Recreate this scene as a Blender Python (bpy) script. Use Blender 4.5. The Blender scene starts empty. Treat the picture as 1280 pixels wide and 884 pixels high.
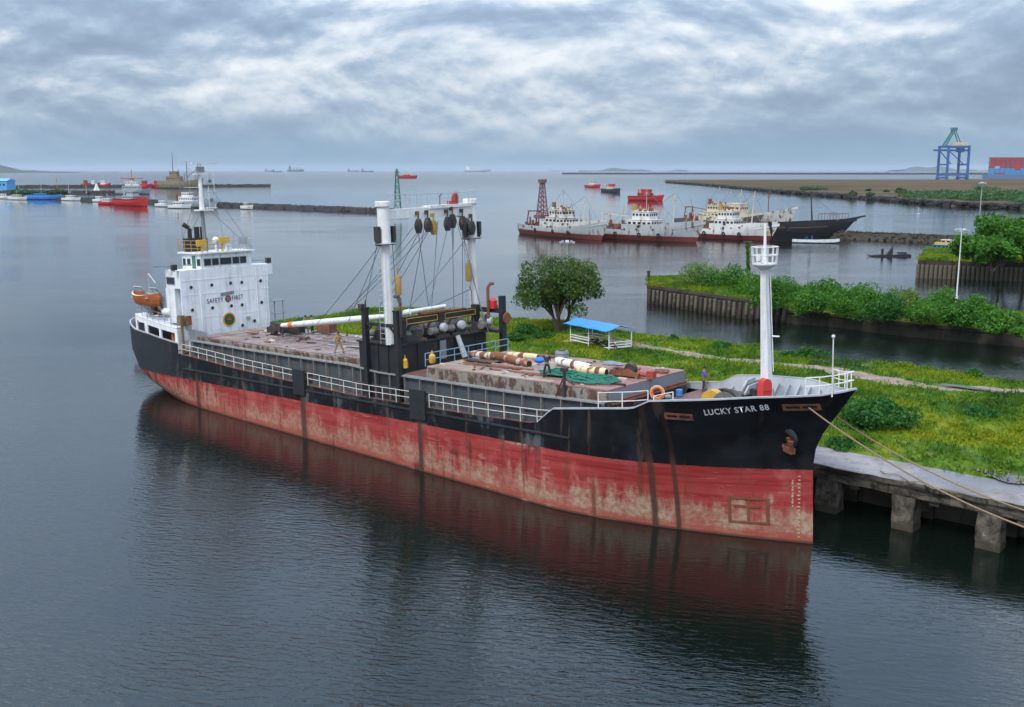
import bpy, bmesh, math, random
import numpy as np
from mathutils import Matrix, Vector
R = math.radians
random.seed(7); rng = np.random.default_rng(7)
sc = bpy.context.scene
col = sc.collection

# ------------------------------------------------------------------ camera
W0, H0, F0, CAMH = 1280.0, 884.0, 1272.0, 22.5
PITCH = math.atan((442 - 213) / F0)
cam = bpy.data.cameras.new("camera"); cam_o = bpy.data.objects.new("camera", cam); col.objects.link(cam_o)
cam.sensor_fit = 'HORIZONTAL'; cam.sensor_width = 36.0; cam.lens = 36.0 * F0 / W0
cam.clip_start = 0.5; cam.clip_end = 200000
cam_o.location = (0, 0, CAMH); cam_o.rotation_euler = (math.pi / 2 - PITCH, 0, 0)
sc.camera = cam_o
sc.view_settings.view_transform = 'Standard'; sc.view_settings.look = 'None'
sc.view_settings.exposure = 0.78; sc.view_settings.gamma = 1.0
sc.view_settings.use_curve_mapping = False

# ------------------------------------------------------------------ node helper
class NT:
    def __init__(s, tree):
        s.t = tree; s.n = tree.nodes; s.l = tree.links
    def add(s, typ, **kw):
        n = s.n.new(typ)
        for k, v in kw.items(): setattr(n, k, v)
        return n
    def put(s, sock, v):
        if v is None: return
        if isinstance(v, bpy.types.NodeSocket): s.l.new(v, sock)
        else:
            if isinstance(v, (tuple, list)) and sock.type == 'RGBA' and len(v) == 3: v = (*v, 1)
            sock.default_value = v
    def m(s, op, a, b=None, c=None, clamp=False):
        n = s.add('ShaderNodeMath', operation=op); n.use_clamp = clamp
        for i, v in enumerate((a, b, c)): s.put(n.inputs[i], v)
        return n.outputs[0]
    def vm(s, op, a, b=None):
        n = s.add('ShaderNodeVectorMath', operation=op)
        s.put(n.inputs[0], a)
        if b is not None: s.put(n.inputs[1], b)
        return n.outputs[0]
    def noise(s, vec, scale=1, detail=4, rough=.55, dist=0):
        n = s.add('ShaderNodeTexNoise'); s.put(n.inputs['Vector'], vec)
        for k, v in (('Scale', scale), ('Detail', detail), ('Roughness', rough), ('Distortion', dist)): s.put(n.inputs[k], v)
        return n.outputs[0]
    def mix(s, f, a, b, typ='MIX'):
        n = s.add('ShaderNodeMix', data_type='RGBA', blend_type=typ); n.clamp_factor = True
        s.put(n.inputs[0], f); s.put(n.inputs[6], a); s.put(n.inputs[7], b)
        return n.outputs[2]
    def ss(s, v, a, b, lo=0., hi=1.):
        n = s.add('ShaderNodeMapRange', interpolation_type='SMOOTHSTEP')
        for i, q in enumerate((v, a, b, lo, hi)): s.put(n.inputs[i], q)
        return n.outputs[0]
    def ramp(s, f, stops):
        n = s.add('ShaderNodeValToRGB'); s.put(n.inputs[0], f); e = n.color_ramp.elements
        while len(e) < len(stops): e.new(.5)
        for el, (p, c) in zip(e, stops): el.position = p; el.color = (*c, 1)
        return n.outputs[0]
    def sep(s, v):
        n = s.add('ShaderNodeSeparateXYZ'); s.put(n.inputs[0], v); return n.outputs
    def comb(s, x, y, z):
        n = s.add('ShaderNodeCombineXYZ')
        for i, v in enumerate((x, y, z)): s.put(n.inputs[i], v)
        return n.outputs[0]
    def scl(s, v, k): return s.vm('MULTIPLY', v, k)
    def obj(s): return s.add('ShaderNodeTexCoord').outputs['Object']
    def pos(s): return s.add('ShaderNodeNewGeometry').outputs['Position']
    def bump(s, h, strength=.3, dist=.05, normal=None):
        n = s.add('ShaderNodeBump'); s.put(n.inputs['Strength'], strength); s.put(n.inputs['Distance'], dist); s.put(n.inputs['Height'], h)
        s.put(n.inputs['Normal'], normal)
        return n.outputs[0]

# ------------------------------------------------------------------ world + sun (overcast daylight)
SUN_EL, SUN_AZ = R(52), R(215)      # azimuth measured clockwise from +Y: high, behind the camera and to the left
SKX, SKY_ = 2.1, 1.2
wd = bpy.data.worlds.new("World"); sc.world = wd; wd.use_nodes = True
w = NT(wd.node_tree); w.n.clear()
out = w.add('ShaderNodeOutputWorld'); bg = w.add('ShaderNodeBackground'); w.l.new(bg.outputs[0], out.inputs[0])
bg.inputs[1].default_value = 0.092
sky = w.add('ShaderNodeTexSky', sky_type='NISHITA'); sky.sun_disc = False
sky.sun_elevation = SUN_EL; sky.sun_rotation = SUN_AZ; sky.air_density = 1.0; sky.dust_density = 2.0; sky.ozone_density = 1.5
gen = w.vm('NORMALIZE', w.add('ShaderNodeTexCoord').outputs['Generated'])
d = w.sep(gen); el = w.m('ABSOLUTE', d[2])
den = w.m('ADD', el, .26)
pl = w.comb(w.m('DIVIDE', d[0], den), w.m('DIVIDE', d[1], den), w.m('MULTIPLY', el, 4.2))
big = w.noise(w.vm('ADD', pl, (SKX, SKY_, 0)), .75, 3, .5, .4)
def dens(up):                                                # cloud thickness at this direction, or a little higher up
    g = w.vm('ADD', gen, (0, 0, up))
    a = w.noise(w.vm('ADD', w.scl(g, (3.9, 3.9, 9)), (7.3, 2.1, 0)), 1.0, 9, .55, .3)
    b = w.noise(w.vm('ADD', w.scl(g, (12, 12, 20)), (1.5, 0, 3)), 1.0, 8, .60, .25)
    return w.m('ADD', w.m('MULTIPLY', a, .70), w.m('MULTIPLY', b, .21))
d0 = dens(0.0); d1 = dens(.011)
lit = w.m('MULTIPLY', w.m('SUBTRACT', d0, d1), 1.25)         # tops that face the light above come out bright, bases dark
cl = w.m('ADD', w.m('ADD', w.m('MULTIPLY', big, .55), w.m('MULTIPLY', d0, .52)), lit)
cloud = w.ramp(cl, [(.38, (1.6, 2.15, 3.0)), (.46, (2.0, 2.65, 3.6)), (.52, (2.65, 3.35, 4.3)), (.57, (3.8, 4.35, 5.05)), (.65, (5.6, 5.85, 6.15))])
over = w.m('ADD', 1.0, w.ss(el, .06, .60, 0, 2.2))             # overcast vault, steeper than CIE: raised overhead, out of view, to light the ground
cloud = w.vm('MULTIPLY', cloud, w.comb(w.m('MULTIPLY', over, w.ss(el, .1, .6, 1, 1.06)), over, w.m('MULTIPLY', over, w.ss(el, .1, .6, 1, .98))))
veil = w.ss(el, .0, .07, .95, 0.0)                         # low cloud melts into one even bank near the horizon
cloud = w.mix(veil, cloud, (1.65, 2.65, 3.75))
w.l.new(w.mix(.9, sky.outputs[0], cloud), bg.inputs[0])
sun = bpy.data.lights.new("sun", 'SUN'); sun.energy = 1.5; sun.angle = R(14); sun.color = (1, .96, .9)
sun_o = bpy.data.objects.new("sun", sun); col.objects.link(sun_o)
sun_o.location = (0, 0, 200)
sv = Vector((math.sin(SUN_AZ) * math.cos(SUN_EL), math.cos(SUN_AZ) * math.cos(SUN_EL), math.sin(SUN_EL)))
sun_o.rotation_euler = (-sv).to_track_quat('-Z', 'Y').to_euler()

# ------------------------------------------------------------------ geometry of the place: pixel of the photo + height -> point
_c, _s = math.cos(PITCH), math.sin(PITCH)
def at(px, py, z=0.0):
    u = px - 640; v = 442 - py
    r = (u, F0 * _c + v * _s, v * _c - F0 * _s); t = (z - CAMH) / r[2]
    return Vector((r[0] * t, r[1] * t, z))
AZ = R(-41.9); TRIM = R(1.9)
O = at(1016, 680)
LEVEL = Matrix.Translation(O) @ Matrix.Rotation(AZ, 4, 'Z')             # ship/quay axes, level: x to the bow, y to the quay
SHIP = LEVEL @ Matrix.Rotation(-TRIM, 4, 'Y')                           # the same, trimmed by the stern
LEVI = LEVEL.inverted()
def lev(px, py, z): return LEVI @ at(px, py, z)

# ------------------------------------------------------------------ mesh builder
class MB:
    def __init__(s): s.v = []; s.f = []; s.k = []
    def add(s, vs, fs, k=0):
        o = len(s.v); s.v += [tuple(p) for p in vs]
        for f in fs: s.f.append([o + i for i in f]); s.k.append(k)
        return s
    def box(s, c, d, rz=0, k=0, ry=0):
        hx, hy, hz = d[0] / 2, d[1] / 2, d[2] / 2
        M = Matrix.Rotation(rz, 3, 'Z') @ Matrix.Rotation(ry, 3, 'Y')
        vs = [M @ Vector((x, y, z)) + Vector(c) for z in (-hz, hz) for x, y in ((-hx, -hy), (hx, -hy), (hx, hy), (-hx, hy))]
        return s.add(vs, [(3, 2, 1, 0), (4, 5, 6, 7), (0, 1, 5, 4), (1, 2, 6, 5), (2, 3, 7, 6), (3, 0, 4, 7)], k)
    def b2(s, a, b, k=0):
        return s.box([(a[i] + b[i]) / 2 for i in range(3)], [abs(a[i] - b[i]) for i in range(3)], k=k)
    def tube(s, a, b, r0, r1=None, n=8, k=0, caps=True):
        r1 = r0 if r1 is None else r1
        a, b = Vector(a), Vector(b); q = (b - a).to_track_quat('Z', 'Y')
        vs = []
        for p, r in ((a, r0), (b, r1)):
            for i in range(n):
                t = 2 * math.pi * i / n; vs.append(p + q @ Vector((r * math.cos(t), r * math.sin(t), 0)))
        fs = [(i, (i + 1) % n, n + (i + 1) % n, n + i) for i in range(n)]
        if caps: fs += [tuple(range(n - 1, -1, -1)), tuple(range(n, 2 * n))]
        return s.add(vs, fs, k)
    def path(s, pts, r, n=6, k=0):
        for a, b in zip(pts[:-1], pts[1:]): s.tube(a, b, r, r, n, k)
        return s
    def beam(s, a, b, wd, h, k=0):
        a, b = Vector(a), Vector(b); q = (b - a).to_track_quat('Z', 'Y'); vs = []
        for p in (a, b):
            for x, y in ((-1, -1), (1, -1), (1, 1), (-1, 1)): vs.append(p + q @ Vector((x * wd / 2, y * h / 2, 0)))
        return s.add(vs, [(3, 2, 1, 0), (4, 5, 6, 7), (0, 1, 5, 4), (1, 2, 6, 5), (2, 3, 7, 6), (3, 0, 4, 7)], k)
    def lathe(s, prof, c=(0, 0, 0), n=16, axis='Z', k=0):
        c = Vector(c); vs = []
        for r, h in prof:
            for i in range(n):
                t = 2 * math.pi * i / n; x, y = r * math.cos(t), r * math.sin(t)
                vs.append(c + (Vector((x, y, h)) if axis == 'Z' else Vector((h, x, y)) if axis == 'X' else Vector((y, h, x))))
        m = len(prof)
        fs = [(j * n + i, j * n + (i + 1) % n, (j + 1) * n + (i + 1) % n, (j + 1) * n + i) for j in range(m - 1) for i in range(n)]
        fs += [tuple(range(n - 1, -1, -1)), tuple(range((m - 1) * n, m * n))]
        return s.add(vs, fs, k)
    def prism(s, poly, z0, z1, k=0):
        n = len(poly); vs = [(x, y, z0) for x, y in poly] + [(x, y, z1) for x, y in poly]
        fs = [tuple(range(n - 1, -1, -1)), tuple(range(n, 2 * n))] + [(i, (i + 1) % n, n + (i + 1) % n, n + i) for i in range(n)]
        return s.add(vs, fs, k)
    def ext(s, poly, f, k=0):
        """poly: 2D outline; f(u, v, side) gives 3D for the two faces"""
        n = len(poly); vs = [f(u, v, 0) for u, v in poly] + [f(u, v, 1) for u, v in poly]
        fs = [tuple(range(n - 1, -1, -1)), tuple(range(n, 2 * n))] + [(i, (i + 1) % n, n + (i + 1) % n, n + i) for i in range(n)]
        return s.add(vs, fs, k)
    def grid(s, P, k=0, flip=False):
        m = len(P); n = len(P[0])
        fs = [(i * n + j, (i + 1) * n + j, (i + 1) * n + j + 1, i * n + j + 1) for i in range(m - 1) for j in range(n - 1)]
        if flip: fs = [f[::-1] for f in fs]
        return s.add([p for row in P for p in row], fs, k)
    def ball(s, c, r, n=10, m=6, k=0, sz=(1, 1, 1)):
        vs = []; c = Vector(c)
        for j in range(m + 1):
            ph = math.pi * j / m
            for i in range(n):
                t = 2 * math.pi * i / n
                vs.append(c + Vector((r * sz[0] * math.sin(ph) * math.cos(t), r * sz[1] * math.sin(ph) * math.sin(t), r * sz[2] * math.cos(ph))))
        return s.add(vs, [(j * n + i, (j + 1) * n + i, (j + 1) * n + (i + 1) % n, j * n + (i + 1) % n) for j in range(m) for i in range(n)], k)
    def mesh(s, name, mats, smooth=True):
        me = bpy.data.meshes.new(name); me.from_pydata(s.v, [], s.f)
        for m_ in (mats if isinstance(mats, (list, tuple)) else [mats]): me.materials.append(m_)
        me.polygons.foreach_set('material_index', s.k)
        if smooth:
            me.polygons.foreach_set('use_smooth', [True] * len(s.f)); me.update(); me.set_sharp_from_angle(angle=R(33))
        me.update(); return me
    def build(s, name, mats, parent=None, M=None, label=None, smooth=True):
        return link(name, s.mesh(name, mats, smooth), parent, M, label)
def link(name, me, parent=None, M=None, label=None):
    o = bpy.data.objects.new(name, me); col.objects.link(o)
    if parent is not None:
        o.parent = parent
        if M is not None: o.matrix_local = M
    elif M is not None: o.matrix_world = M
    if label: o['label'] = label
    return o
def tag(o, label, cat, group=None, kind=None):
    if label: o['label'] = label
    if cat: o['category'] = cat
    if group: o['group'] = group
    if kind: o['kind'] = kind
    return o
def thing(name, label, cat, M=None, group=None):
    o = bpy.data.objects.new(name, None); col.objects.link(o); o.empty_display_size = .3
    if M is not None: o.matrix_world = M
    return tag(o, label, cat, group)
def struct(o): o['kind'] = 'structure'; return o
def T(x, y, z, rz=0, ry=0, rx=0):
    return Matrix.Translation((x, y, z)) @ Matrix.Rotation(rz, 4, 'Z') @ Matrix.Rotation(ry, 4, 'Y') @ Matrix.Rotation(rx, 4, 'X')
def copy_tree(o, parent=None, M=None):
    c = o.copy(); col.objects.link(c)
    if parent is not None: c.parent = parent
    if M is not None: c.matrix_world = M
    for ch in o.children: copy_tree(ch, c)
    return c
def quads(name, V, mat):
    """V: (n,4,3) array -> one mesh of loose quads"""
    n = len(V); me = bpy.data.meshes.new(name)
    me.vertices.add(4 * n); me.vertices.foreach_set('co', V.reshape(-1).astype(np.float32))
    me.loops.add(4 * n); me.loops.foreach_set('vertex_index', np.arange(4 * n, dtype=np.int32))
    me.polygons.add(n); me.polygons.foreach_set('loop_start', np.arange(0, 4 * n, 4, dtype=np.int32))
    me.polygons.foreach_set('loop_total', np.full(n, 4, dtype=np.int32))
    me.materials.append(mat); me.update(calc_edges=True); me.validate(); return me

# ------------------------------------------------------------------ materials
def pm(name, base, rough=.6, metal=0, spec=None):
    m = bpy.data.materials.new(name); m.use_nodes = True; t = NT(m.node_tree)
    p = t.n['Principled BSDF']; p.inputs['Roughness'].default_value = rough; p.inputs['Metallic'].default_value = metal
    if spec is not None: p.inputs['Specular IOR Level'].default_value = spec
    t.put(p.inputs['Base Color'], base)
    return m, t, p
RUST = (.13, .045, .02)
def paint(name, c, rust=.0, dirt=.25, rough=.55, scale=1.0, metal=0, rustcol=RUST, bump=.15, streak=.25):
    """worn paint: mottled tone, grime that runs down, rust where noise is high (rust = 0..1 coverage)"""
    m, t, p = pm(name, None, rough, metal)
    o = t.obj()
    n1 = t.noise(o, 1.3 * scale, 6, .62)
    n2 = t.noise(t.scl(o, (2.6 * scale, 2.6 * scale, streak * scale)), 1, 5, .6)
    dark = tuple(v * .45 for v in c)
    b = t.mix(t.m('MULTIPLY', t.ss(n2, .45, .75), dirt), c, tuple(.6 * v + .4 * q for v, q in zip(dark, (.10, .075, .05))))
    b = t.mix(t.ss(n1, .35, .7, 0, .35), b, tuple(min(1, v * 1.25 + .01) for v in c))
    if rust > 0:
        th = .72 - rust * .42
        r = t.ss(t.m('ADD', t.m('MULTIPLY', n1, .55), t.m('MULTIPLY', n2, .45)), th - .03, th + .06)
        rc = t.mix(t.noise(o, 5 * scale, 4), rustcol, tuple(v * 2.1 for v in rustcol))
        b = t.mix(r, b, rc)
    t.put(p.inputs['Base Color'], b)
    t.put(p.inputs['Roughness'], t.ss(n1, .3, .7, rough - .12, rough + .15))
    if bump: t.put(p.inputs['Normal'], t.bump(t.noise(o, 6 * scale, 5), bump, .03))
    return m
WHITE = paint('white paint', (.66, .66, .645), .10, .45)
WHITER = paint('white paint rust run', (.70, .69, .66), .30, .45)
DHWHITE = paint('deckhouse white', (.70, .72, .73), .10, .55, streak=.10)
GREY = paint('deck grey paint', (.17, .185, .20), .16, .4)
GREYL = paint('light grey paint', (.34, .36, .38), .12, .35)
BLACK = paint('black steel', (.010, .012, .014), .06, .3, .62)
BLACKR = paint('black rusty machinery', (.03, .028, .027), .35, .4)
MACH = paint('winch grey', (.12, .12, .115), .4, .7)
RUSTM = paint('rusty steel', (.10, .05, .03), .6, .6, .8)
REDP = paint('red oxide paint', (.30, .045, .03), .2, .4)
RED = paint('red paint', (.50, .03, .025), .04, .25)
ORANGE = paint('orange paint', (.62, .16, .03), .06, .3)
YELLOW = paint('yellow paint', (.62, .36, .02), .08, .3)
OCHRE = paint('ochre paint', (.35, .22, .05), .2, .4)
CREAM = paint('cream paint', (.55, .48, .34), .2, .4)
BLUE = paint('blue paint', (.05, .22, .55), .05, .3)
BLUERAIL = paint('pale blue rail', (.16, .30, .40), .05, .3)
GREENP = paint('green paint', (.03, .16, .11), .1, .3)
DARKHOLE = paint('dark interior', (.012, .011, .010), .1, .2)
ROPE = paint('manila rope', (.24, .17, .10), 0, .4, .9, 3)
NETG = paint('green net twine', (.015, .14, .095), 0, .4, .9, 3)
WIRE = paint('wire rope', (.10, .11, .12), .1, .3, .6)
RUBBER = paint('rubber', (.016, .016, .017), 0, .2, .8)
SKIN = paint('skin', (.22, .11, .06), 0, .1, .6)
HAIR = paint('black hair', (.012, .010, .009), 0, .1, .7)
CONTRED = paint('container red', (.30, .035, .035), .05, .3)
CONTBLUE = paint('container blue', (.05, .22, .45), .05, .3)
CRANEB = paint('crane blue', (.04, .11, .30), .04, .2)
def glass(name, c=(.02, .025, .03)):
    m, t, p = pm(name, c, .08); return m
GLASS = glass('dark window glass')
def concrete(name, c, stain=.6):
    m, t, p = pm(name, None, .85, 0, .2)
    o = t.obj()
    n = t.noise(o, .35, 7, .65); n2 = t.noise(o, 2.2, 6, .6); n3 = t.noise(t.scl(o, (1.2, 1.2, .18)), 1, 5)
    b = t.mix(t.ss(n, .3, .7), tuple(v * .72 for v in c), tuple(v * 1.2 for v in c))
    b = t.mix(t.m('MULTIPLY', t.ss(n3, .46, .7), stain), b, tuple(v * .22 for v in c))
    b = t.mix(t.ss(n2, .62, .8, 0, .5), b, tuple(v * .5 for v in c))
    t.put(p.inputs['Base Color'], b)
    t.put(p.inputs['Normal'], t.bump(t.noise(o, 5, 7, .7), .5, .06))
    return m
CONC, t, p = pm('quay concrete', None, .8, 0, .35)
o = t.obj(); n = t.noise(o, .22, 6, .62, .4); n2 = t.noise(o, 1.6, 6, .65); n3 = t.noise(o, 9, 4, .6)
c = t.mix(t.ss(n, .38, .62), (.17, .155, .15), (.29, .27, .27)); c = t.mix(t.ss(n2, .52, .70, 0, .65), c, (.12, .105, .10)); c = t.mix(t.ss(n3, .55, .7, 0, .35), c, (.14, .13, .12))
wet = t.ss(t.noise(t.vm('ADD', o, (4, 9, 0)), .16, 5, .6), .50, .56); c = t.mix(t.m('MULTIPLY', wet, .55), c, (.10, .10, .11))
t.put(p.inputs['Base Color'], c); t.put(p.inputs['Roughness'], t.ss(wet, 0, 1, .85, .22)); t.put(p.inputs['Normal'], t.bump(n3, .25, .02))
CONCD = concrete('stained concrete', (.085, .072, .055), .75)
CONCE, t, p = pm('quay edge concrete', None, .85, 0, .2)
o = t.obj(); n = t.noise(t.scl(o, (.5, .5, 1.5)), 1, 7, .68, .3); n2 = t.noise(t.scl(o, (1.6, 1.6, .5)), 1, 6, .7)
c = t.mix(t.ss(n, .38, .60), (.035, .03, .025), (.15, .13, .10)); c = t.mix(t.m('MULTIPLY', t.ss(n2, .50, .64), .85), c, (.014, .013, .011)); c = t.mix(t.ss(n2, .30, .24, 0, .7), c, (.26, .24, .20))
t.put(p.inputs['Base Color'], c); t.put(p.inputs['Normal'], t.bump(n2, .6, .06))
CONCW = concrete('weathered seawall', (.055, .046, .036), .6)
PILE = concrete('pile concrete', (.15, .13, .095), .75)
STONE = concrete('dark rubble', (.040, .038, .037), .5)
MUD = concrete('mud bank', (.16, .12, .085), .4)
SPITM = None
def leafmat(name, c1, c2, c3, trans=.25):
    m = bpy.data.materials.new(name); m.use_nodes = True; t = NT(m.node_tree); p = t.n['Principled BSDF']
    g = t.add('ShaderNodeNewGeometry'); rnd = g.outputs['Random Per Island']
    n = t.noise(g.outputs['Position'], .55, 4, .6)
    f = t.m('ADD', t.m('MULTIPLY', rnd, .55), t.m('MULTIPLY', t.ss(n, .3, .7), .45))
    b = t.ramp(f, [(.1, c1), (.5, c2), (.95, c3)])
    t.put(p.inputs['Base Color'], b); p.inputs['Roughness'].default_value = .6; p.inputs['Specular IOR Level'].default_value = .25
    tr = t.add('ShaderNodeBsdfTranslucent'); t.put(tr.inputs[0], b)
    mx = t.add('ShaderNodeMixShader'); mx.inputs[0].default_value = trans * 1.4
    t.l.new(p.outputs[0], mx.inputs[1]); t.l.new(tr.outputs[0], mx.inputs[2]); t.l.new(mx.outputs[0], t.n['Material Output'].inputs[0])
    return m
LEAF_BUSH = leafmat('bush leaf', (.022, .090, .010), (.052, .175, .014), (.12, .27, .022))
LEAF_PALE = leafmat('pale weed leaf', (.045, .11, .015), (.10, .19, .025), (.19, .25, .05))
LEAF_DARK = leafmat('dark tree leaf', (.026, .072, .016), (.062, .130, .020), (.15, .16, .04))
LEAF_SHRUB = leafmat('shrub leaf', (.015, .075, .012), (.03, .125, .018), (.06, .19, .028))
LEAF_FAR = leafmat('far foliage', (.03, .075, .03), (.05, .12, .035), (.08, .17, .04))
BARK = concrete('bark', (.10, .075, .055), .5)
# ================================================================== WATER
m, t, p = pm('harbour water', None, .04)
o = t.pos(); xyz = t.sep(o)
dist = t.m('SQRT', t.m('ADD', t.m('MULTIPLY', xyz[0], xyz[0]), t.m('MULTIPLY', xyz[1], xyz[1])))
patch = t.noise(t.scl(o, (.007, .018, 0)), 1, 4, .55, .8)          # wind lanes: ruffled and calm water
patch2 = t.noise(t.scl(o, (.045, .09, 0)), 1, 3, .5, .5)
ruf = t.m('MULTIPLY', t.ss(patch, .36, .62, .45, 1), t.ss(patch2, .3, .65, .6, 1))
rv = t.add('ShaderNodeVectorRotate', rotation_type='Z_AXIS'); t.put(rv.inputs['Vector'], o); rv.inputs['Angle'].default_value = .22; ro = rv.outputs[0]
rip = t.noise(t.scl(ro, (.95, 3.1, 0)), 1, 3, .55, .5)
rip2 = t.noise(t.vm('ADD', t.scl(ro, (1.9, 5.2, 0)), (3, 9, 0)), 1, 2, .5, .4)
swl = t.noise(t.scl(o, (.10, .24, 0)), 1, 2, .5, .3)
h = t.m('ADD', t.m('ADD', t.m('MULTIPLY', rip, .56), t.m('MULTIPLY', rip2, .15)), t.m('MULTIPLY', swl, .55))
# calmer in the lee of the moored ship
lx = t.vm('SUBTRACT', o, (18.41 - 28, 59.22 + 25, 0)); calm = t.sep(lx)
lee = t.ss(t.m('ABSOLUTE', t.m('ADD', t.m('MULTIPLY', calm[0], .668), t.m('MULTIPLY', calm[1], .744))), 9, 34, .30, 1)
ruf = t.m('MULTIPLY', ruf, lee)
fade = t.m('DIVIDE', 1.0, t.m('ADD', 1.0, t.m('POWER', t.m('DIVIDE', dist, 170), 1.6)))
sea = t.noise(t.scl(o, (.05, .16, 0)), 1, 3, .6, .5); swx = t.ss(t.m('ADD', dist, t.m('MULTIPLY', t.m('SUBTRACT', patch, .5), 900)), 900, 1900)
nb = t.bump(h, 1.0, t.m('MULTIPLY', t.m('MULTIPLY', ruf, fade), .235))
t.put(p.inputs['Normal'], t.bump(sea, 1.0, t.m('MULTIPLY', swx, 2.6), nb))
sedi = t.noise(t.scl(o, (.01, .02, 0)), 1, 3)
t.put(p.inputs['Base Color'], t.mix(sedi, (.0025, .0055, .0035), (.004, .008, .0055)))
p.inputs['IOR'].default_value = 1.56; p.inputs['Specular Tint'].default_value = (.70, .88, 1.0, 1)
t.put(p.inputs['Roughness'], t.ss(dist, 120, 2500, .02, .16))
WATER = m
mb = MB(); S_ = 45000
mb.add([(-S_, -400, 0), (S_, -400, 0), (S_, S_, 0), (-S_, S_, 0)], [(0, 1, 2, 3)])
struct(mb.build('water', WATER))
mb = MB(); mb.add([(-S_, -390, -3.0), (S_, -390, -3.0), (S_, S_ - 10, -3.0), (-S_, S_ - 10, -3.0)], [(0, 1, 2, 3)])
struct(mb.build('seabed', MUD))

# ================================================================== LAND
def grass_col(t):
    o = t.pos()
    a = t.noise(t.scl(o, (.10, .10, 0)), 1, 5, .6, .8); b = t.noise(t.scl(o, (.55, .55, 0)), 1, 4, .6)
    f = t.m('ADD', t.m('MULTIPLY', a, .72), t.m('MULTIPLY', b, .28))
    return t.ramp(f, [(.35, (.022, .075, .010)), (.43, (.045, .13, .010)), (.50, (.11, .20, .009)), (.56, (.20, .25, .008)), (.66, (.27, .26, .012)), (.74, (.24, .17, .02))])
def grassmat(name, blade):
    m, t, p = pm(name, None, .75, 0, .15)
    c = grass_col(t)
    if blade:
        rnd = t.add('ShaderNodeNewGeometry').outputs['Random Per Island']
        c = t.mix(t.ss(rnd, 0, 1, 0, .7), c, t.mix(.5, c, (.16, .22, .03)))
        tr = t.add('ShaderNodeBsdfTranslucent'); t.put(tr.inputs[0], c)
        mx = t.add('ShaderNodeMixShader'); mx.inputs[0].default_value = .4
        t.l.new(p.outputs[0], mx.inputs[1]); t.l.new(tr.outputs[0], mx.inputs[2]); t.l.new(mx.outputs[0], t.n['Material Output'].inputs[0])
    else:
        o = t.pos()
        c = t.mix(t.ss(t.noise(t.scl(o, (.9, .9, .9)), 1, 6, .7), .5, .75), t.vm('MULTIPLY', c, (.75, .75, .75)), (.06, .05, .028))
        t.put(p.inputs['Normal'], t.bump(t.noise(o, 3, 6, .7), .8, .12))
    t.put(p.inputs['Base Color'], c)
    return m
GROUND = grassmat('grass ground', False); BLADE = grassmat('grass blades', True)

QY0, QY1, QZ = 6.0, 10.1, 3.25                  # quay deck, in ship/quay axes (y away from the water)
far_px = [(421, 396), (433, 390), (478, 387.5), (540, 390), (600, 392), (645, 402), (720, 405), (800, 417), (850, 423), (905, 430), (960, 438), (1060, 453), (1150, 463), (1280, 476)]
far = [lev(x, y, 2.2) for x, y in far_px]
fx = np.array([q.x for q in far][::-1]); fy = np.array([q.y for q in far][::-1])
fx = np.concatenate([fx, fx[-1:]]) if False else fx
order = np.argsort(fx); fx, fy = fx[order], fy[order]
XL, XR = float(fx[0]), 75.0
def fary(x):
    if x < fx[0]: return fy[0]
    if x > fx[-1]: return fy[-1] + (x - fx[-1]) * .02
    return float(np.interp(x, fx, fy))
def hash2(x, y): return .5 * math.sin(x * .31 + 1.3 * math.sin(y * .23)) + .3 * math.sin(y * .47 + x * .13 + 2) + .2 * math.sin(x * .9 - y * .7)
def landz(x, y, fyv=None):
    f = fary(x) if fyv is None else fyv
    e = min(1, max(0, (f - y) / 5.0)); e2 = min(1, max(0, (y - QY1) / 3.0)); e3 = min(1, max(0, (x - XL) / 6))
    return -.9 + (4.12 * min(e ** .6, e3 ** .6)) + .28 * hash2(x, y) * e2 * e
P = []
for x in np.arange(XL, XR, 1.2):
    f = fary(x); row = []
    for q in np.linspace(0, 1, 48):
        y = QY1 - .02 + (f + 1.0 - QY1) * q; row.append(LEVEL @ Vector((x, y, landz(x, y, f))))
    P.append(row)
struct(MB().grid(P, flip=True).build('grass_land', GROUND))

# the dirt track: follows the land a little above it
road_px = [(700, 424), (760, 427), (820, 436), (900, 446), (980, 455), (1040, 462), (1110, 473), (1180, 483), (1280, 491)]
road = [lev(x, y, 3.3) for x, y in road_px]
rx = np.array([q.x for q in road]); ry = np.array([q.y for q in road])
m, t, p = pm('dirt track', None, .8)
o = t.pos(); n = t.noise(t.scl(o, (.35, .35, 0)), 1, 6, .65); n2 = t.noise(o, 1.2, 5, .6)
t.put(p.inputs['Base Color'], t.mix(t.ss(n2, .35, .65), (.17, .125, .085), (.27, .21, .16)))
wet = t.ss(n, .56, .60)
t.put(p.inputs['Roughness'], t.m('SUBTRACT', .8, t.m('MULTIPLY', wet, .72)))
t.put(p.inputs['Normal'], t.bump(n2, .4, .08))
TRACK = m
P = []
xs_ = np.linspace(rx[0], rx[-1] + 20, 130)
for i, x in enumerate(xs_):
    y = float(np.interp(x, rx, ry)) if x < rx[-1] else ry[-1] + (x - rx[-1]) * .03
    wv = (1.25 + .5 * math.sin(x * .8) * math.sin(x * .37 + 1) + .25 * math.sin(x * 2.3)) * min(1, .25 + i / 60)
    P.append([LEVEL @ Vector((x, y + q * wv, landz(x, y + q * wv) + .06 - .05 * abs(q))) for q in (-1, -.6, -.2, .2, .6, 1)])
struct(MB().grid(P, flip=True).build('dirt_track', TRACK))
m, t, p = pm('rain puddle', (.05, .045, .035), .04); PUDDLE = m
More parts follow.
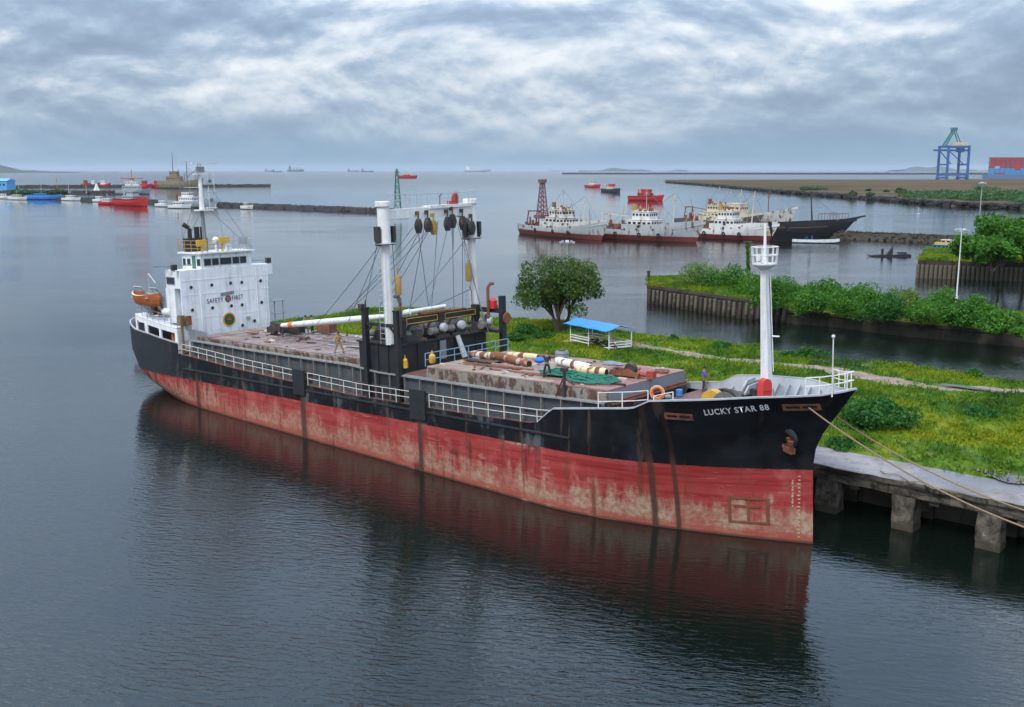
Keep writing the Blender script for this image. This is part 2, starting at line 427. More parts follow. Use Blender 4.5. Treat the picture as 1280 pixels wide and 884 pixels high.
for i, (px_, py_, rx_, ry_) in enumerate([(1268, 598, 2.2, 1.0), (1045, 455, 3.2, .5), (1215, 487, 3.2, .45), (958, 449, 1.2, .4)]):
    c_ = lev(px_, py_, 3.3); vs = []
    for k in range(28):
        a = 2 * math.pi * k / 28; r_ = 1 + .22 * math.sin(3 * a + i) + .12 * math.sin(7 * a)
        vs.append((c_.x + rx_ * r_ * math.cos(a), c_.y + ry_ * r_ * math.sin(a)))
    zz = max(landz(x, y) for x, y in vs) + .03
    struct(MB().add([LEVEL @ Vector((x, y, zz)) for x, y in vs], [tuple(range(28))]).build('puddle', PUDDLE))

# grass tufts as geometry
def tufts(name, pts, hmin, hmax, wid, blades=3):
    n = len(pts) * blades
    P0 = np.repeat(np.array(pts), blades, 0); P0[:, :2] += rng.normal(0, .14, (n, 2))
    a = rng.uniform(0, 2 * np.pi, n); hh = rng.uniform(hmin, hmax, n); ww = wid * rng.uniform(.6, 1.4, n)
    d_ = np.stack([np.cos(a), np.sin(a), np.zeros(n)], 1) * ww[:, None]
    ln = rng.normal(0, .75, (n, 2)) * hh[:, None]
    up = np.concatenate([ln, hh[:, None]], 1)
    V = np.stack([P0 - d_, P0 + d_, P0 + d_ * .35 + up, P0 - d_ * .35 + up], 1); V[:, :2, 2] -= .05
    o = link(name, quads(name, V, BLADE)); o['kind'] = 'stuff'; return o
pts = []
for _ in range(60000):
    x = random.uniform(XL + 3, 48); f = fary(x); y = QY1 + (f - 1.0 - QY1) * random.random() ** .8
    ryv = float(np.interp(x, rx, ry)) if x < rx[-1] else ry[-1]
    if x > rx[0] and abs(y - ryv) < 1.3 and random.random() < .93: continue
    dens = .5 + .5 * hash2(x * 1.7, y * 1.9)
    if random.random() > .35 + .65 * dens: continue
    q = LEVEL @ Vector((x, y, landz(x, y, f))); pts.append(tuple(q))
tufts('long_grass', pts, .08, .38, .075)
pts = []
for _ in range(5200):                                  # rank growth along the water's edge
    x = random.uniform(XL + 8, 48); f = fary(x); y = f - random.uniform(.3, 3.2)
    if hash2(x * 3, 4) + .3 * math.sin(x * 2.1) < -.15: continue
    pts.append(tuple(LEVEL @ Vector((x, y, landz(x, y, f)))))
tufts('bank_grass', pts, .25, .85, .10, 4)

# ================================================================== QUAY
quay = thing('concrete_quay', 'long concrete quay on square piers beside the moored ship', 'quay', LEVEL.copy())
mb = MB()
P = []; prof = [(QY1, QZ - .75), (QY1, QZ + .0), (QY0 + .9, QZ + .02), (QY0 + .05, QZ), (QY0, QZ - .06), (QY0 + .03, QZ - .38), (QY0 + .22, QZ - .42), (QY0 + .25, QZ - 1.05), (QY0 + .9, QZ - 1.05)]
for i, x in enumerate(np.arange(-95, 62, .8)):
    P.append([(x, y + (.05 * math.sin(i * 1.7) + random.uniform(-.05, .05) if y < QY1 - .1 and j > 2 else 0), z + random.uniform(-.03, .03) * (j > 2)) for j, (y, z) in enumerate(prof)])
mb.grid(P, flip=True)
for i in range(len(mb.f)):
    if (i % (len(prof) - 1)) >= 4: mb.k[i] = 1
mb.build('deck_slab', [CONC, CONCE], quay)
mb = MB(); mb.b2((-95, QY1 - .25, -2), (62, QY1 + .3, QZ - .8)); mb.build('back_wall', CONCD, quay)
mb = MB()
for x in np.arange(-93, 60, 5.15): mb.b2((x - .3, QY0 + .4, QZ - 1.35), (x + .3, QY1 - .3, QZ - .8))
mb.build('cross_beam', CONCD, quay)
def pier_mb(sd):
    rr = random.Random(sd); mb = MB(); P = []
    for z, w_ in ((-2, .70), (.4, .72), (.6, .70), (1.4, .70), (QZ - 1.0, .72)):
        P.append([(sx * w_ + rr.uniform(-.05, .05), sy * .62 + .62 + rr.uniform(-.04, .04), z) for sx, sy in ((-1, -1), (1, -1), (1, 1), (-1, 1), (-1, -1))])
        P[-1][-1] = P[-1][0]
    return mb.grid(P, flip=True)
PIERM, t, p = pm('tidal pier concrete', None, .8, 0, .3)
o = t.pos(); zz_ = t.sep(o)[2]; na = t.noise(o, 1.1, 7, .68, .4); nb_ = t.noise(t.scl(o, (2, 2, .4)), 1, 6, .65)
c = t.mix(t.ss(na, .36, .62), (.03, .027, .022), (.15, .128, .095)); c = t.mix(t.m('MULTIPLY', t.ss(nb_, .5, .66), .8), c, (.018, .016, .014)); c = t.mix(t.ss(na, .64, .67, 0, .8), c, (.36, .34, .31))
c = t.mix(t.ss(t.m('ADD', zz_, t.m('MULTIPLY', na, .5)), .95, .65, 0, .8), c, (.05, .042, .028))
t.put(p.inputs['Base Color'], c); t.put(p.inputs['Normal'], t.bump(na, .7, .08))
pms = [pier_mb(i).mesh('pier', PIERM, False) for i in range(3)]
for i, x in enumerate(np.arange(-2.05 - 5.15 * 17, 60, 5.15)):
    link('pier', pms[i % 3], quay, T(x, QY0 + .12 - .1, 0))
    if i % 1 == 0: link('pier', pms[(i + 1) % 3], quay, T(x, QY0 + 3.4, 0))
mb = MB(); mb.b2((-95, QY0 + .02, QZ + .004), (-94.9, QY0 + .1, QZ + .02))
# rusty bollards on the quay edge, outside the ropes
for x, lab in ((16.5, None),):
    pass

# ================================================================== foliage helpers
def blob_leaves(lobes, n, size, up=.25):
    """lobes: (cx, cy, cz, rx, ry, rz); leaves sit mostly in the outer shell of every lobe, facing any way"""
    vol = np.array([a[3] * a[4] * a[5] for a in lobes]) ** .7; cnt = np.maximum(8, (n * vol / vol.sum())).astype(int)
    out = []
    for a, k in zip(lobes, cnt):
        d_ = rng.normal(size=(k, 3)); d_ /= np.linalg.norm(d_, axis=1)[:, None]
        r = rng.uniform(.2, 1, k) ** .42 * (1 + .10 * np.sin(d_[:, 0] * 6 + a[0]) * np.cos(d_[:, 1] * 5 + a[1]) + rng.normal(0, .05, k))
        c = np.array(a[:3]) + d_ * r[:, None] * np.array(a[3:6])
        nrm = rng.normal(size=(k, 3)) + d_ * .7 + np.array([0, 0, up]); nrm /= np.linalg.norm(nrm, axis=1)[:, None]
        u = np.cross(nrm, rng.normal(size=(k, 3))); u /= np.linalg.norm(u, axis=1)[:, None]; v = np.cross(nrm, u)
        s1 = size * rng.uniform(.6, 1.35, k)[:, None]; s2 = s1 * .62
        out.append(np.stack([c - u * s1, c - v * s2, c + u * s1, c + v * s2], 1))
    return np.concatenate(out)
def shrub(name, label, cat, pos, r, h, group, mat=LEAF_BUSH, n=700, size=.26, nl=7, sub=0, stemmed=True):
    root = thing(name, label, cat, Matrix.Translation(pos), group)
    lobes = []
    for i in range(nl):
        a = random.uniform(0, 6.28); q = random.random() ** .6
        lobes.append((r * .72 * q * math.cos(a), r * .72 * q * math.sin(a), h * random.uniform(.28, .74) * (1.05 - .45 * q), r * random.uniform(.30, .5), r * random.uniform(.30, .5), h * random.uniform(.2, .34)))
    lobes.append((0, 0, h * .3, r * .85, r * .85, h * .3))
    V = blob_leaves(lobes, n, size); V[:, :, 2] = np.maximum(V[:, :, 2], -.3 + sub)
    link('foliage', quads('foliage', V, mat), root)
    if stemmed:
        mb = MB()
        for i in range(4):
            a = random.uniform(0, 6.28); mb.tube((0, 0, -.3), (r * .4 * math.cos(a), r * .4 * math.sin(a), h * .55), .07, .03, 5)
        mb.build('stem', BARK, root)
    return root
def tree(name, label, cat, pos, h, r, group=None, mat=LEAF_DARK, n=6000, size=.2, trunk_h=.3, trunks=3, seed=1, flat=1.0):
    rr = random.Random(seed); root = thing(name, label, cat, Matrix.Translation(pos), group)
    mb = MB(); lobes = []; tips = []
    for i in range(trunks):
        a = 2 * math.pi * i / trunks + rr.uniform(-.4, .4); q = r * rr.uniform(.12, .25)
        b0 = Vector((.25 * math.cos(a), .25 * math.sin(a), -.4)); b1 = Vector((q * math.cos(a), q * math.sin(a), h * trunk_h))
        tr = h * .022; mb.tube(b0, b1, tr * 1.25, tr, 8)
        for j in range(5):
            a2 = a + rr.uniform(-1.2, 1.2); q2 = r * rr.uniform(.3, .8); b2 = Vector((q2 * math.cos(a2), q2 * math.sin(a2), h * rr.uniform(.42, .88)))
            md = b1.lerp(b2, .5) + Vector((0, 0, h * .05)); mb.tube(b1, md, tr * .7, tr * .45, 6); mb.tube(md, b2, tr * .45, tr * .15, 5)
            tips.append(b2)
            for k in range(2):
                b3 = md + Vector((rr.uniform(-1, 1), rr.uniform(-1, 1), rr.uniform(-.2, .9))) * r * .38
                mb.tube(md, b3, tr * .3, tr * .1, 4); tips.append(b3)
    mb.build('trunk', BARK, root)
    for b in tips:
        s_ = r * rr.uniform(.17, .30); lobes.append((b.x, b.y, b.z, s_, s_, s_ * .8 * flat))
    for i in range(int(14)):
        a = rr.uniform(0, 6.28); ph = rr.uniform(.05, 1.25); s_ = r * rr.uniform(.16, .27)
        lobes.append((r * .88 * math.cos(a) * math.cos(ph * .8), r * .88 * math.sin(a) * math.cos(ph * .8), h * (.27 + .63 * math.sin(ph)), s_, s_, s_ * .8 * flat))
    link('crown', quads('crown', blob_leaves(lobes, n, size), mat), root)
    return root

def gz(px, py, z=3.3):
    q = lev(px, py, z); return LEVEL @ Vector((q.x, q.y, landz(q.x, q.y)))
tree('quay_tree', 'broad dark green tree standing beside the blue roofed shelter', 'tree', gz(699, 413), 9.3, 5.3, None, LEAF_DARK, 17000, .15, .17, 4, 5)
for i, (x, y, r_, h_, lab) in enumerate([
    (1098, 527, 3.5, 2.3, 'large dark green mound of creeper on the grass ahead of the bow'),
    (842, 424, .8, .7, 'tiny green shrub on the bank straight behind the forward hatch'),
    (902, 434, 1.1, 1.0, 'small leafy shrub on the bank left of the foremast'),
    (1018, 446, 1.9, 1.5, 'bright green shrub on the bank right of the foremast'),
    (985, 444, 1.0, .9, 'low shrub on the bank close right of the foremast'),
    (1215, 468, 1.0, .8, 'low shrub on the bank furthest right, past the dirt track'),
    (660, 415, 1.9, 1.5, 'dark shrub left of the quay tree trunk'),
    (678, 420, 1.6, 1.1, 'rounded shrub in front of the quay tree trunk'),
    (646, 424, 1.6, 1.2, 'low shrub on the grass left of the quay tree, nearest the gantry'),
    (742, 420, 1.5, 1.3, 'dark shrub growing behind the shelter'),
    (1225, 520, 1.6, .7, 'flat green clump in the yellow grass at far right'),
    (1050, 558, 1.3, .8, 'small clump of green at the edge of the quay by the bow')]):
    shrub('shrub', lab, 'shrub', gz(x, y), r_, h_, 'shrubs on the quay grass', LEAF_SHRUB, int(900 if r_ < 3 else 4200), .13 if r_ < 3 else .15, 7 if r_ < 3 else 14)

V = []
for _ in range(230):
    x = random.uniform(-30, 44); f = fary(x); y = QY1 + .8 + (f - 2 - QY1) * random.random(); ryv = float(np.interp(x, rx, ry))
    if abs(y - ryv) < 2.0: continue
    q = LEVEL @ Vector((x, y, landz(x, y, f))); k = random.uniform(.3, 1.1); V.append((q.x, q.y, q.z + k * .1, k, k, k * random.uniform(.3, .6)))
tag(link('weeds', quads('weeds', blob_leaves(V, 26000, .11), BLADE)), None, None, None, 'stuff')
# ================================================================== ISLAND PENINSULA WITH SEAWALL
IZ = 3.0
front = [at(808.5, 378.5), at(862, 387.5), at(920, 397), at(985, 404), at(1053, 410), at(1100, 417), at(1190, 426), at(1280, 434), at(1400, 447)]
back = [at(812, 354, 2), at(850, 352, 2), at(930, 355, 2), at(1000, 361, 2), at(1100, 369, 2), at(1180, 376, 2), at(1280, 389, 2), at(1400, 410, 2)]
def resample(pl, n):
    L = [0]
    for a, b in zip(pl[:-1], pl[1:]): L.append(L[-1] + (b - a).length)
    o = []
    for q in np.linspace(0, L[-1], n):
        i = min(len(pl) - 2, max(0, int(np.searchsorted(L, q, 'right')) - 1)); o.append(pl[i].lerp(pl[i + 1], (q - L[i]) / (L[i + 1] - L[i])))
    return o
def wall_top(i, n): return IZ - 1.15 * min(1, max(0, (i / n - .30) / .12))     # the wall sags to a low broken one beyond the sheet piles
NI = 90; fr = resample(front, NI); bk = resample(back, NI); P = []
for i in range(NI):
    tp = wall_top(i, NI) - .05
    row = []
    for q in np.linspace(0, 1, 16):
        b = fr[i].lerp(bk[i], q); z = tp + .5 * math.sin(q * 3.14) + .12 * hash2(b.x, b.y) if q < .93 else -.6
        row.append(Vector((b.x, b.y, z)))
    P.append(row)
struct(MB().grid(P, flip=True).build('peninsula', GROUND))
sw = thing('seawall', 'weathered concrete seawall with piles round the green peninsula', 'seawall')
mb = MB(); P = []
for i in range(NI):
    b = fr[i]; nx = (fr[min(NI - 1, i + 1)] - fr[max(0, i - 1)]); nv = Vector((nx.y, -nx.x, 0)).normalized(); tp = wall_top(i, NI)
    j = random.uniform(-.12, .12) * (1 if i > 30 else .3)
    P.append([b - nv * .7 + Vector((0, 0, tp + .05 + j)), b + nv * .05 + Vector((0, 0, tp + .08 + j)), b + nv * .12 + Vector((0, 0, tp - .35)), b + nv * (.0 + j) + Vector((0, 0, tp - .5)), b + nv * j + Vector((0, 0, .6)), b + nv * .5 * (i > 30) + Vector((0, 0, -1.5))])
mb.grid(P); mb.build('wall_face', CONCW, sw)
end0, end1 = fr[0], bk[0]
mb = MB(); mb.add([end0 + Vector((0, 0, IZ + .06)), end1 + Vector((0, 0, IZ)), end1 + Vector((0, 0, -1.5)), end0 + Vector((0, 0, -1.5))], [(0, 1, 2, 3)]); mb.build('end_wall', CONCW, sw)
pile = MB().tube((0, 0, -2), (0, 0, IZ - .55), .30, .27, 7).mesh('sheet_pile', PILE)
piles_ = [MB().tube((0, 0, -2), (0, 0, .5 + .1 * q), .31, .31, 7, 1).tube((0, 0, .5 + .1 * q), (0, 0, IZ - .5), .30 - .02 * q, .26, 7).mesh('sheet_pile', [(PILE, CONCD, PILE, CONCE)[q], CONCW]) for q in range(4)]
acc = 0; pl_ = resample(front[:4], 400); k = 0; last = None
for a, b in zip(pl_[:-1], pl_[1:]):
    acc += (b - a).length
    if acc > 1.02 and k < 36:
        acc = 0; k += 1; nv = Vector(((b - a).y, -(b - a).x, 0)).normalized()
        link('sheet_pile', piles_[k % 4], sw, Matrix.Translation(a + nv * random.uniform(.14, .26) - Vector((0, 0, random.uniform(0, .22)))) @ Matrix.Rotation(random.uniform(-.02, .02), 4, 'Y'))
mb = MB(); q = fr[0].lerp(bk[0], .45)
mb.tube((0, 0, 0), (0, 0, .9), .28, .24, 8); mb.tube((0, 0, .85), (0, 0, 1.05), .36, .36, 8)
tag(mb.build('mooring_bollard', CONCD, None, Matrix.Translation(q + Vector((0, 0, IZ)))), 'dark bollard on the tip of the peninsula wall', 'bollard')
BU = [(872, 361, 4.7, 4.3), (908, 363, 4.7, 4.2), (945, 372, 3.3, 3.4), (962, 383, 3.3, 4.0), (985, 376, 3.6, 3.6), (1010, 388, 3.4, 3.6), (1032, 380, 3.8, 3.4), (1058, 392, 3.4, 3.4), (1082, 384, 3.6, 3.4),
      (1105, 398, 3.2, 3.3), (1130, 390, 3.6, 3.2), (1152, 401, 3.2, 3.0), (1178, 393, 3.6, 3.2), (1200, 405, 3.0, 2.6), (1222, 398, 3.2, 2.7), (1243, 411, 2.8, 1.9), (1262, 405, 2.4, 1.6), (1290, 418, 2.6, 1.5)]
BL = ['round dense bush nearest the tip of the peninsula', 'round dense bush second from the tip, beside the creeper pole', 'leafy bush directly in front of the creeper pole', 'bush overhanging the broken seawall behind the foremast', 'tall feathery bush just right of the foremast top platform',
      'bush leaning over the wall, first right of the foremast', 'back row bush above the fifth bend of the wall', 'bush in the hedge above the pale wall patch', 'back row bush in the middle of the peninsula hedge', 'front bush above the low concrete patch of wall',
      'back row bush right of the hedge middle', 'front bush drooping to the dark low wall', 'wide back bush under the tall white lamp post', 'low bush at the foot of the white lamp post', 'wide bush just right of the white lamp post',
      'low front bush near the right end of the hedge', 'small back bush at the right end of the hedge', 'smallest bush at the right edge of the photo on the peninsula']
for (x, y, r_, h_), lab in zip(BU, BL):
    shrub('bush', lab, 'bush', at(x, y, 2.6) + Vector((0, 0, -.4)), r_, h_ * 1.45, 'bushes along the peninsula', (LEAF_BUSH, LEAF_BUSH, LEAF_SHRUB, LEAF_BUSH, LEAF_PALE)[len(lab) % 5], 4200, random.uniform(.13, .2), 14)
def on_isl():
    i = random.randrange(NI - 1); q = random.uniform(.02, .9); b = fr[i].lerp(fr[i + 1], random.random()).lerp(bk[i], q)
    return (b.x, b.y, wall_top(i, NI) + .5 * math.sin(q * 3.14) - .1)
tufts('peninsula_grass', [on_isl() for _ in range(9000)], .15, .5, .12, 3)
r_ = thing('creeper_pole', 'leaning pole wrapped in green creeper on the peninsula', 'pole', Matrix.Translation(at(936, 356, 2.8)))
mb = MB(); mb.tube((0, 0, -.5), (-.5, 0, 7.3), .22, .16, 8); mb.build('pole', BARK, r_)
mb = MB(); mb.box((-.5, 0, 7.45), (1.5, .5, .28)); mb.build('cap', CONCD, r_)
link('creeper', quads('creeper', blob_leaves([(-.07 * i, 0, .95 * i, .40, .40, .65) for i in range(8)], 900, .15), LEAF_BUSH), r_)

# ================================================================== RIGHT HAND QUAY WITH TREES
f3 = [at(1146, 347), at(1213, 349.5), at(1280, 351.5), at(1420, 357)]; b3 = [f3[0] + Vector((14, 30, 0)), f3[1] + Vector((14, 30, 0)), f3[2] + Vector((16, 32, 0)), f3[3] + Vector((16, 32, 0))]
Z3 = 3.7
f3r, b3r = resample(f3, 50), resample(b3, 50)
struct(MB().grid([[a.lerp(b, q) + Vector((0, 0, Z3 - .05 + .3 * math.sin(q * 3.1))) for q in np.linspace(0, 1, 8)] for a, b in zip(f3r, b3r)], flip=True).build('right_bank', GROUND))
s3 = thing('seawall', 'dark pile wall under the big trees at the right edge', 'seawall')
mb = MB(); mb.grid([[a + Vector((.5, .8, Z3)), a + Vector((0, 0, Z3 + .05)), a + Vector((0, 0, Z3 - .9)), a + Vector((.2, .3, Z3 - 1)), a + Vector((.2, .3, -1.5))] for a in f3r])
a, b = f3r[0], b3r[0]; mb.add([b + Vector((0, 0, Z3)), b + Vector((0, 0, -1.5)), a + Vector((0, 0, -1.5)), a + Vector((0, 0, Z3 + .04))], [(0, 1, 2, 3)])
mb.build('wall_face', CONCW, s3)
pile = MB().tube((0, 0, -2), (0, 0, Z3 - .9), .45, .42, 7).mesh('sheet_pile', PILE)
for i, a in enumerate(resample(f3[:3], 24)): link('sheet_pile', pile, s3, Matrix.Translation(a + Vector((.1, -.1, 0))))
def on_b3():
    i = random.randrange(49); b = f3r[i].lerp(f3r[i + 1], random.random()).lerp(b3r[i], random.random()); return (b.x, b.y, Z3)
tufts('right_bank_grass', [on_b3() for _ in range(5000)], .25, .7, .15, 3)
for (x, y, h_, r_, sd, lab) in [(1222, 332, 6.5, 5.5, 11, 'low spreading tree at the left end of the right bank'), (1252, 330, 10.5, 7.0, 12, 'tallest bright green tree on the right bank'), (1284, 331, 9.5, 7.5, 13, 'bright green tree cut by the right edge of the photo'), (1240, 337, 6.0, 5.0, 14, 'low tree hanging over the right bank wall')]:
    tree('bank_tree', lab, 'tree', at(x, y, Z3), h_, r_, 'trees on the right bank', LEAF_BUSH, 4200, .34, .2, 3, sd)

# ================================================================== BREAKWATERS, SPIT, FAR LAND
def rubble(name, label, a, b, wd, h, mat=STONE, n=420, seed=3, cap=None):
    rr = random.Random(seed); root = thing(name, label, 'breakwater'); L = (b - a).length; dx = (b - a).normalized(); ny = Vector((-dx.y, dx.x, 0)); P = []
    m_ = max(24, int(L / 6))
    for i in range(m_):
        c = a + dx * (L * i / (m_ - 1)); hh = h * (1 + rr.uniform(-.12, .1))
        P.append([c + ny * (wd * k) + Vector((0, 0, z * hh)) + Vector((rr.uniform(-.3, .3), rr.uniform(-.3, .3), 0)) for k, z in ((-.62, -.5), (-.42, .35), (-.3, .92), (.3, .95), (.42, .35), (.62, -.5))])
    mb = MB().grid(P, flip=False); mb.add(P[0], [(5, 4, 3, 2, 1, 0)]); mb.add(P[-1], [(0, 1, 2, 3, 4, 5)]); mb.build('core', mat, root, None, None, False)
    mb = MB()
    for i in range(n):
        c = a + dx * rr.uniform(0, L); k = rr.uniform(-.6, .6); z = h * (1 - max(0, abs(k) - .28) / .34 * 1.1); s_ = rr.uniform(.28, .6) * min(1.4, h / 2.4)
        mb.ball(c + ny * wd * k + Vector((0, 0, z)), s_, 5, 3, 0, (rr.uniform(.7, 1.4), rr.uniform(.7, 1.4), rr.uniform(.5, .9)))
    mb.build('rock', mat, root, None, None, False)['kind'] = 'stuff'
    return root
rubble('breakwater', 'low rubble breakwater running right from the black wooden hull', at(1040, 297), at(1240, 306), 9, 2.2, CONCW, 420, 4)
rubble('breakwater', 'long dark breakwater behind the stern ending at the green beacon', at(-60, 244), at(505, 266.7), 8, 2.3, STONE, 900, 5)
rubble('breakwater', 'further dark breakwater behind the radar mast', at(-90, 236), at(338, 234), 14, 4.0, STONE, 500, 6)
rubble('breakwater', 'thin distant breakwater line across the bay', at(703, 218.1), at(1240, 218.4), 60, 10, STONE, 300, 7)

m, t, p = pm('spit soil', None, .95, 0, 0.0); o = t.pos()
n = t.noise(t.scl(o, (.004, .012, 0)), 1, 6, .6, .5); n2 = t.noise(t.scl(o, (.03, .08, 0)), 1, 5, .65)
c = t.ramp(t.m('ADD', t.m('MULTIPLY', n, .6), t.m('MULTIPLY', n2, .4)), [(.38, (.055, .055, .028)), (.48, (.095, .075, .048)), (.56, (.12, .09, .065)), (.66, (.065, .085, .03))])
t.put(p.inputs['Base Color'], c); SPITM = m
shore = [at(x, y) for x, y in [(834, 228.9), (870, 231.6), (915, 235.6), (960, 240), (1010, 243.6), (1060, 247.5), (1095, 250), (1129, 252.7), (1170, 256.5), (1206, 258.7), (1245, 260.3), (1330, 262)]]
far_s = [Vector((320, 2180, 0)), Vector((520, 2200, 0)), Vector((1500, 2350, 0))]
sr = resample(shore, 70); fr_s = resample(far_s, 70); P = []
for i in range(70):
    row = []
    for q in np.linspace(0, 1, 22) ** 2.2:
        b = sr[i].lerp(fr_s[i], q); z = 3.0 * min(1, q * ((sr[i] - fr_s[i]).length) / 8 + .0) + .25 * hash2(b.x * .1, b.y * .1); row.append(Vector((b.x, b.y, z - (1.2 if q == 0 else 0))))
    P.append(row)
struct(MB().grid(P, flip=True).build('spit', SPITM))
root = thing('shore_rocks', 'dark rubble edge along the brown spit behind the trawlers', 'rocks'); mb = MB(); rr = random.Random(5)
for i in range(1500):
    q = rr.random() * 68.9; b = sr[int(q)].lerp(sr[int(q) + 1], q % 1); s_ = rr.uniform(.8, 2.0) * (1 + b.y / 2500)
    mb.ball((b.x + rr.uniform(-1, 5), b.y + rr.uniform(-1, 6), rr.uniform(0, 2.4)), s_, 5, 3, 0, (1.5, 1, .6))
mb.build('rock', STONE, root, None, None, False)['kind'] = 'stuff'
pts = []
V = []
for i in range(330):                                   # the green belt along the right part of the spit: one mass
    f = rr.random(); px_ = 1130 + 240 * f; b = at(px_, 259 - 10 * (1 - f) - rr.uniform(3, 9 + 5 * f) + 2 * rr.random(), 3)
    s_ = rr.uniform(2.5, 6) * (.6 + .6 * f); V.append((b.x, b.y, 3 + s_ * .25, s_ * 2.2, s_ * 1.6, s_ * rr.uniform(.35, .8)))
tag(link('spit_scrub', quads('spit_scrub', blob_leaves(V, 26000, 1.0), LEAF_FAR)), None, None, None, 'stuff')
SB = [(1008, 238, 9, 5), (1024, 238, 11, 5.5), (1124, 241, 6, 5), (1066, 243, 4, 3), (1088, 244.5, 4, 3), (1146, 244, 4, 3), (1233, 240, 14, 9), (1085, 239, 3.5, 3), (1108, 240, 3.5, 3)]
SBL = ['left half of the dark bush pair on the spit above the black hull', 'right half of the dark bush pair on the spit above the black hull', 'dark upright bush on the spit left of the crane', 'small bush on the shore of the spit, leftmost of the green strip', 'small bush in the pale green strip of the spit',
       'little bush on the spit below the crane', 'big dark bush on the spit below the container ship', 'tiny bush in the brown field, left of the crane', 'tiny bush in the brown field nearest the upright bush']
for (x, y, r_, h_), lab in zip(SB, SBL): shrub('spit_bush', lab, 'bush', at(x, y, 3), r_, h_, 'bushes on the far spit', LEAF_FAR, 420, .8, 6, 0, False)
def hill(name, pts, z, D):
    P = []
    for i, (x, h_) in enumerate(pts): P.append([Vector((x, D + k * z * 3, max(-1, h_ * q))) for k, q in ((-1, -.1), (-.6, .55), (0, 1), (.6, .6), (1, -.1))])
    return struct(MB().grid(P, flip=True).build(name, HILLM))
HILLM, t, p = pm('far wooded hill', (.035, .055, .045), .9)
hill('far_headland', [(-5200, 110), (-4900, 100), (-4620, 74), (-4560, 60), (-4480, 25), (-4300, 22), (-4150, 14), (-4000, 10), (-3970, -1)], 120, 9300)
hill('far_shore', [(x, 30 + 26 * math.sin(x * .004) + 14 * math.sin(x * .011)) for x in range(1250, 3200, 60)], 200, 19000)
hill('far_shore', [(x, 55 + 40 * math.sin(x * .0031 + 1) + 18 * math.sin(x * .012)) for x in range(7600, 11500, 90)], 200, 20500)
# ================================================================== THE CARGO SHIP (ship axes: x forward from the stem at the water, y to port, z up)
ship = thing('cargo_ship', 'black and red general cargo ship with white deckhouse moored at the quay', 'cargo ship', SHIP.copy())
def smooth(a): a = min(1, max(0, a)); return a * a * (3 - 2 * a)
_zt = [(-78, 9.45), (-74.8, 9.2), (-72.3, 8.8), (-68.7, 8.6), (-66.6, 8.36), (-64.2, 8.15), (-63.2, 8.08), (-63.0, 7.0), (-60, 6.9), (-52.7, 6.49), (-43.3, 6.17), (-35.9, 5.95), (-22.7, 6.05), (-16.2, 6.2), (-15.6, 6.35), (-14.6, 7.45), (-12.6, 7.72), (-8.9, 8.2), (-8.5, 8.3), (-7.7, 8.84), (-6.25, 9.02), (-3.95, 9.26), (-1.85, 9.48), (.1, 9.55), (1.15, 9.6), (1.85, 9.74), (2.5, 9.95)]
_zx, _zz = zip(*_zt)
def ztop(x): return float(np.interp(x, _zx, _zz))
def xstem(z): return float(np.interp(z, [-2, 0, 4.8, 6.05, 7.1, 8.45, 9.95], [-.15, 0, -.1, .07, .55, 1.5, 2.5]))
def xstern(z): return float(np.interp(z, [-2, 1, 1.7, 2.5, 3.5, 4.5, 6.5, 9.5], [-66, -67.5, -69.5, -72, -75, -76.8, -77.9, -78]))
def half(x, z):
    tb = max(0, min(1, z / 9.5)); tb = tb ** 1.3
    L = 16.5 - 5.0 * tb; n = 1.5 + .7 * tb; s = (xstem(z) - x) / L
    yb = 1 if s >= 1 else (0 if s <= 0 else 1 - (1 - s) ** n)
    L2 = float(np.interp(z, [1, 2.4, 4, 6.5], [17, 15, 13, 12])); s = (x - xstern(z)) / L2
    ya = 1 if s >= 1 else (0 if s <= 0 else (1 - (1 - s) ** 3) ** .5)
    return 5.5 * yb * ya
xr = sorted(set([-78 + 80.5 * (1 - math.cos(math.pi * i / 100)) / 2 for i in range(101)] + [q for q in _zx] + [-15.3, -15.0, -14.8, -8.3, -8.1, -7.9]))
US = [(x + 78) / 80.5 for x in xr]
def skin_grid(sgn, nv=24):
    G = []
    for x, u in zip(xr, US):
        zt = ztop(x); row = []
        for v in range(nv + 1):
            z = -2 + (zt + 2) * (v / nv); a, b = xstern(z), xstem(z); X = a + (b - a) * u; row.append((X, sgn * half(X, z), z))
        G.append(row)
    return G
# hull paint: red bottom, black topsides, fouling near the water, rust runs
HULLM, t, p = pm('ship hull paint', None, .5, 0, .22)
o = t.obj(); q = t.sep(o); x_, z_ = q[0], q[2]
zw = t.m('ADD', z_, t.m('MULTIPLY', x_, .0332))
n1 = t.noise(o, .45, 7, .62); n2 = t.noise(t.scl(o, (1.3, 1.3, .16)), 1, 6, .65); n3 = t.noise(t.scl(o, (.28, .28, .9)), 1, 6, .6); n4 = t.noise(o, 3.2, 5, .65)
nlong = t.noise(t.scl(o, (.11, .11, .05)), 1, 3, .5)
nhor = t.noise(t.scl(o, (.12, .12, 2.6)), 1, 5, .6)
red = t.mix(t.ss(nhor, .35, .65), (.24, .018, .018), (.32, .048, .042))
red = t.mix(t.m('MULTIPLY', t.ss(n1, .50, .68), .45), red, (.47, .12, .11))
red = t.mix(t.m('MULTIPLY', t.ss(n2, .56, .70), .6), red, (.12, .02, .018))
foul = t.mix(t.ss(n4, .35, .65), (.25, .165, .10), (.42, .33, .235))
fl = t.m('ADD', zw, t.m('ADD', t.m('MULTIPLY', t.m('SUBTRACT', n2, .5), 4.2), t.m('MULTIPLY', t.m('SUBTRACT', n3, .5), 3.4)))
fine_ = t.noise(t.scl(o, (2.2, 2.2, .9)), 1, 7, .72)
fl = t.m('ADD', fl, t.m('MULTIPLY', t.m('SUBTRACT', fine_, .5), 3.2))
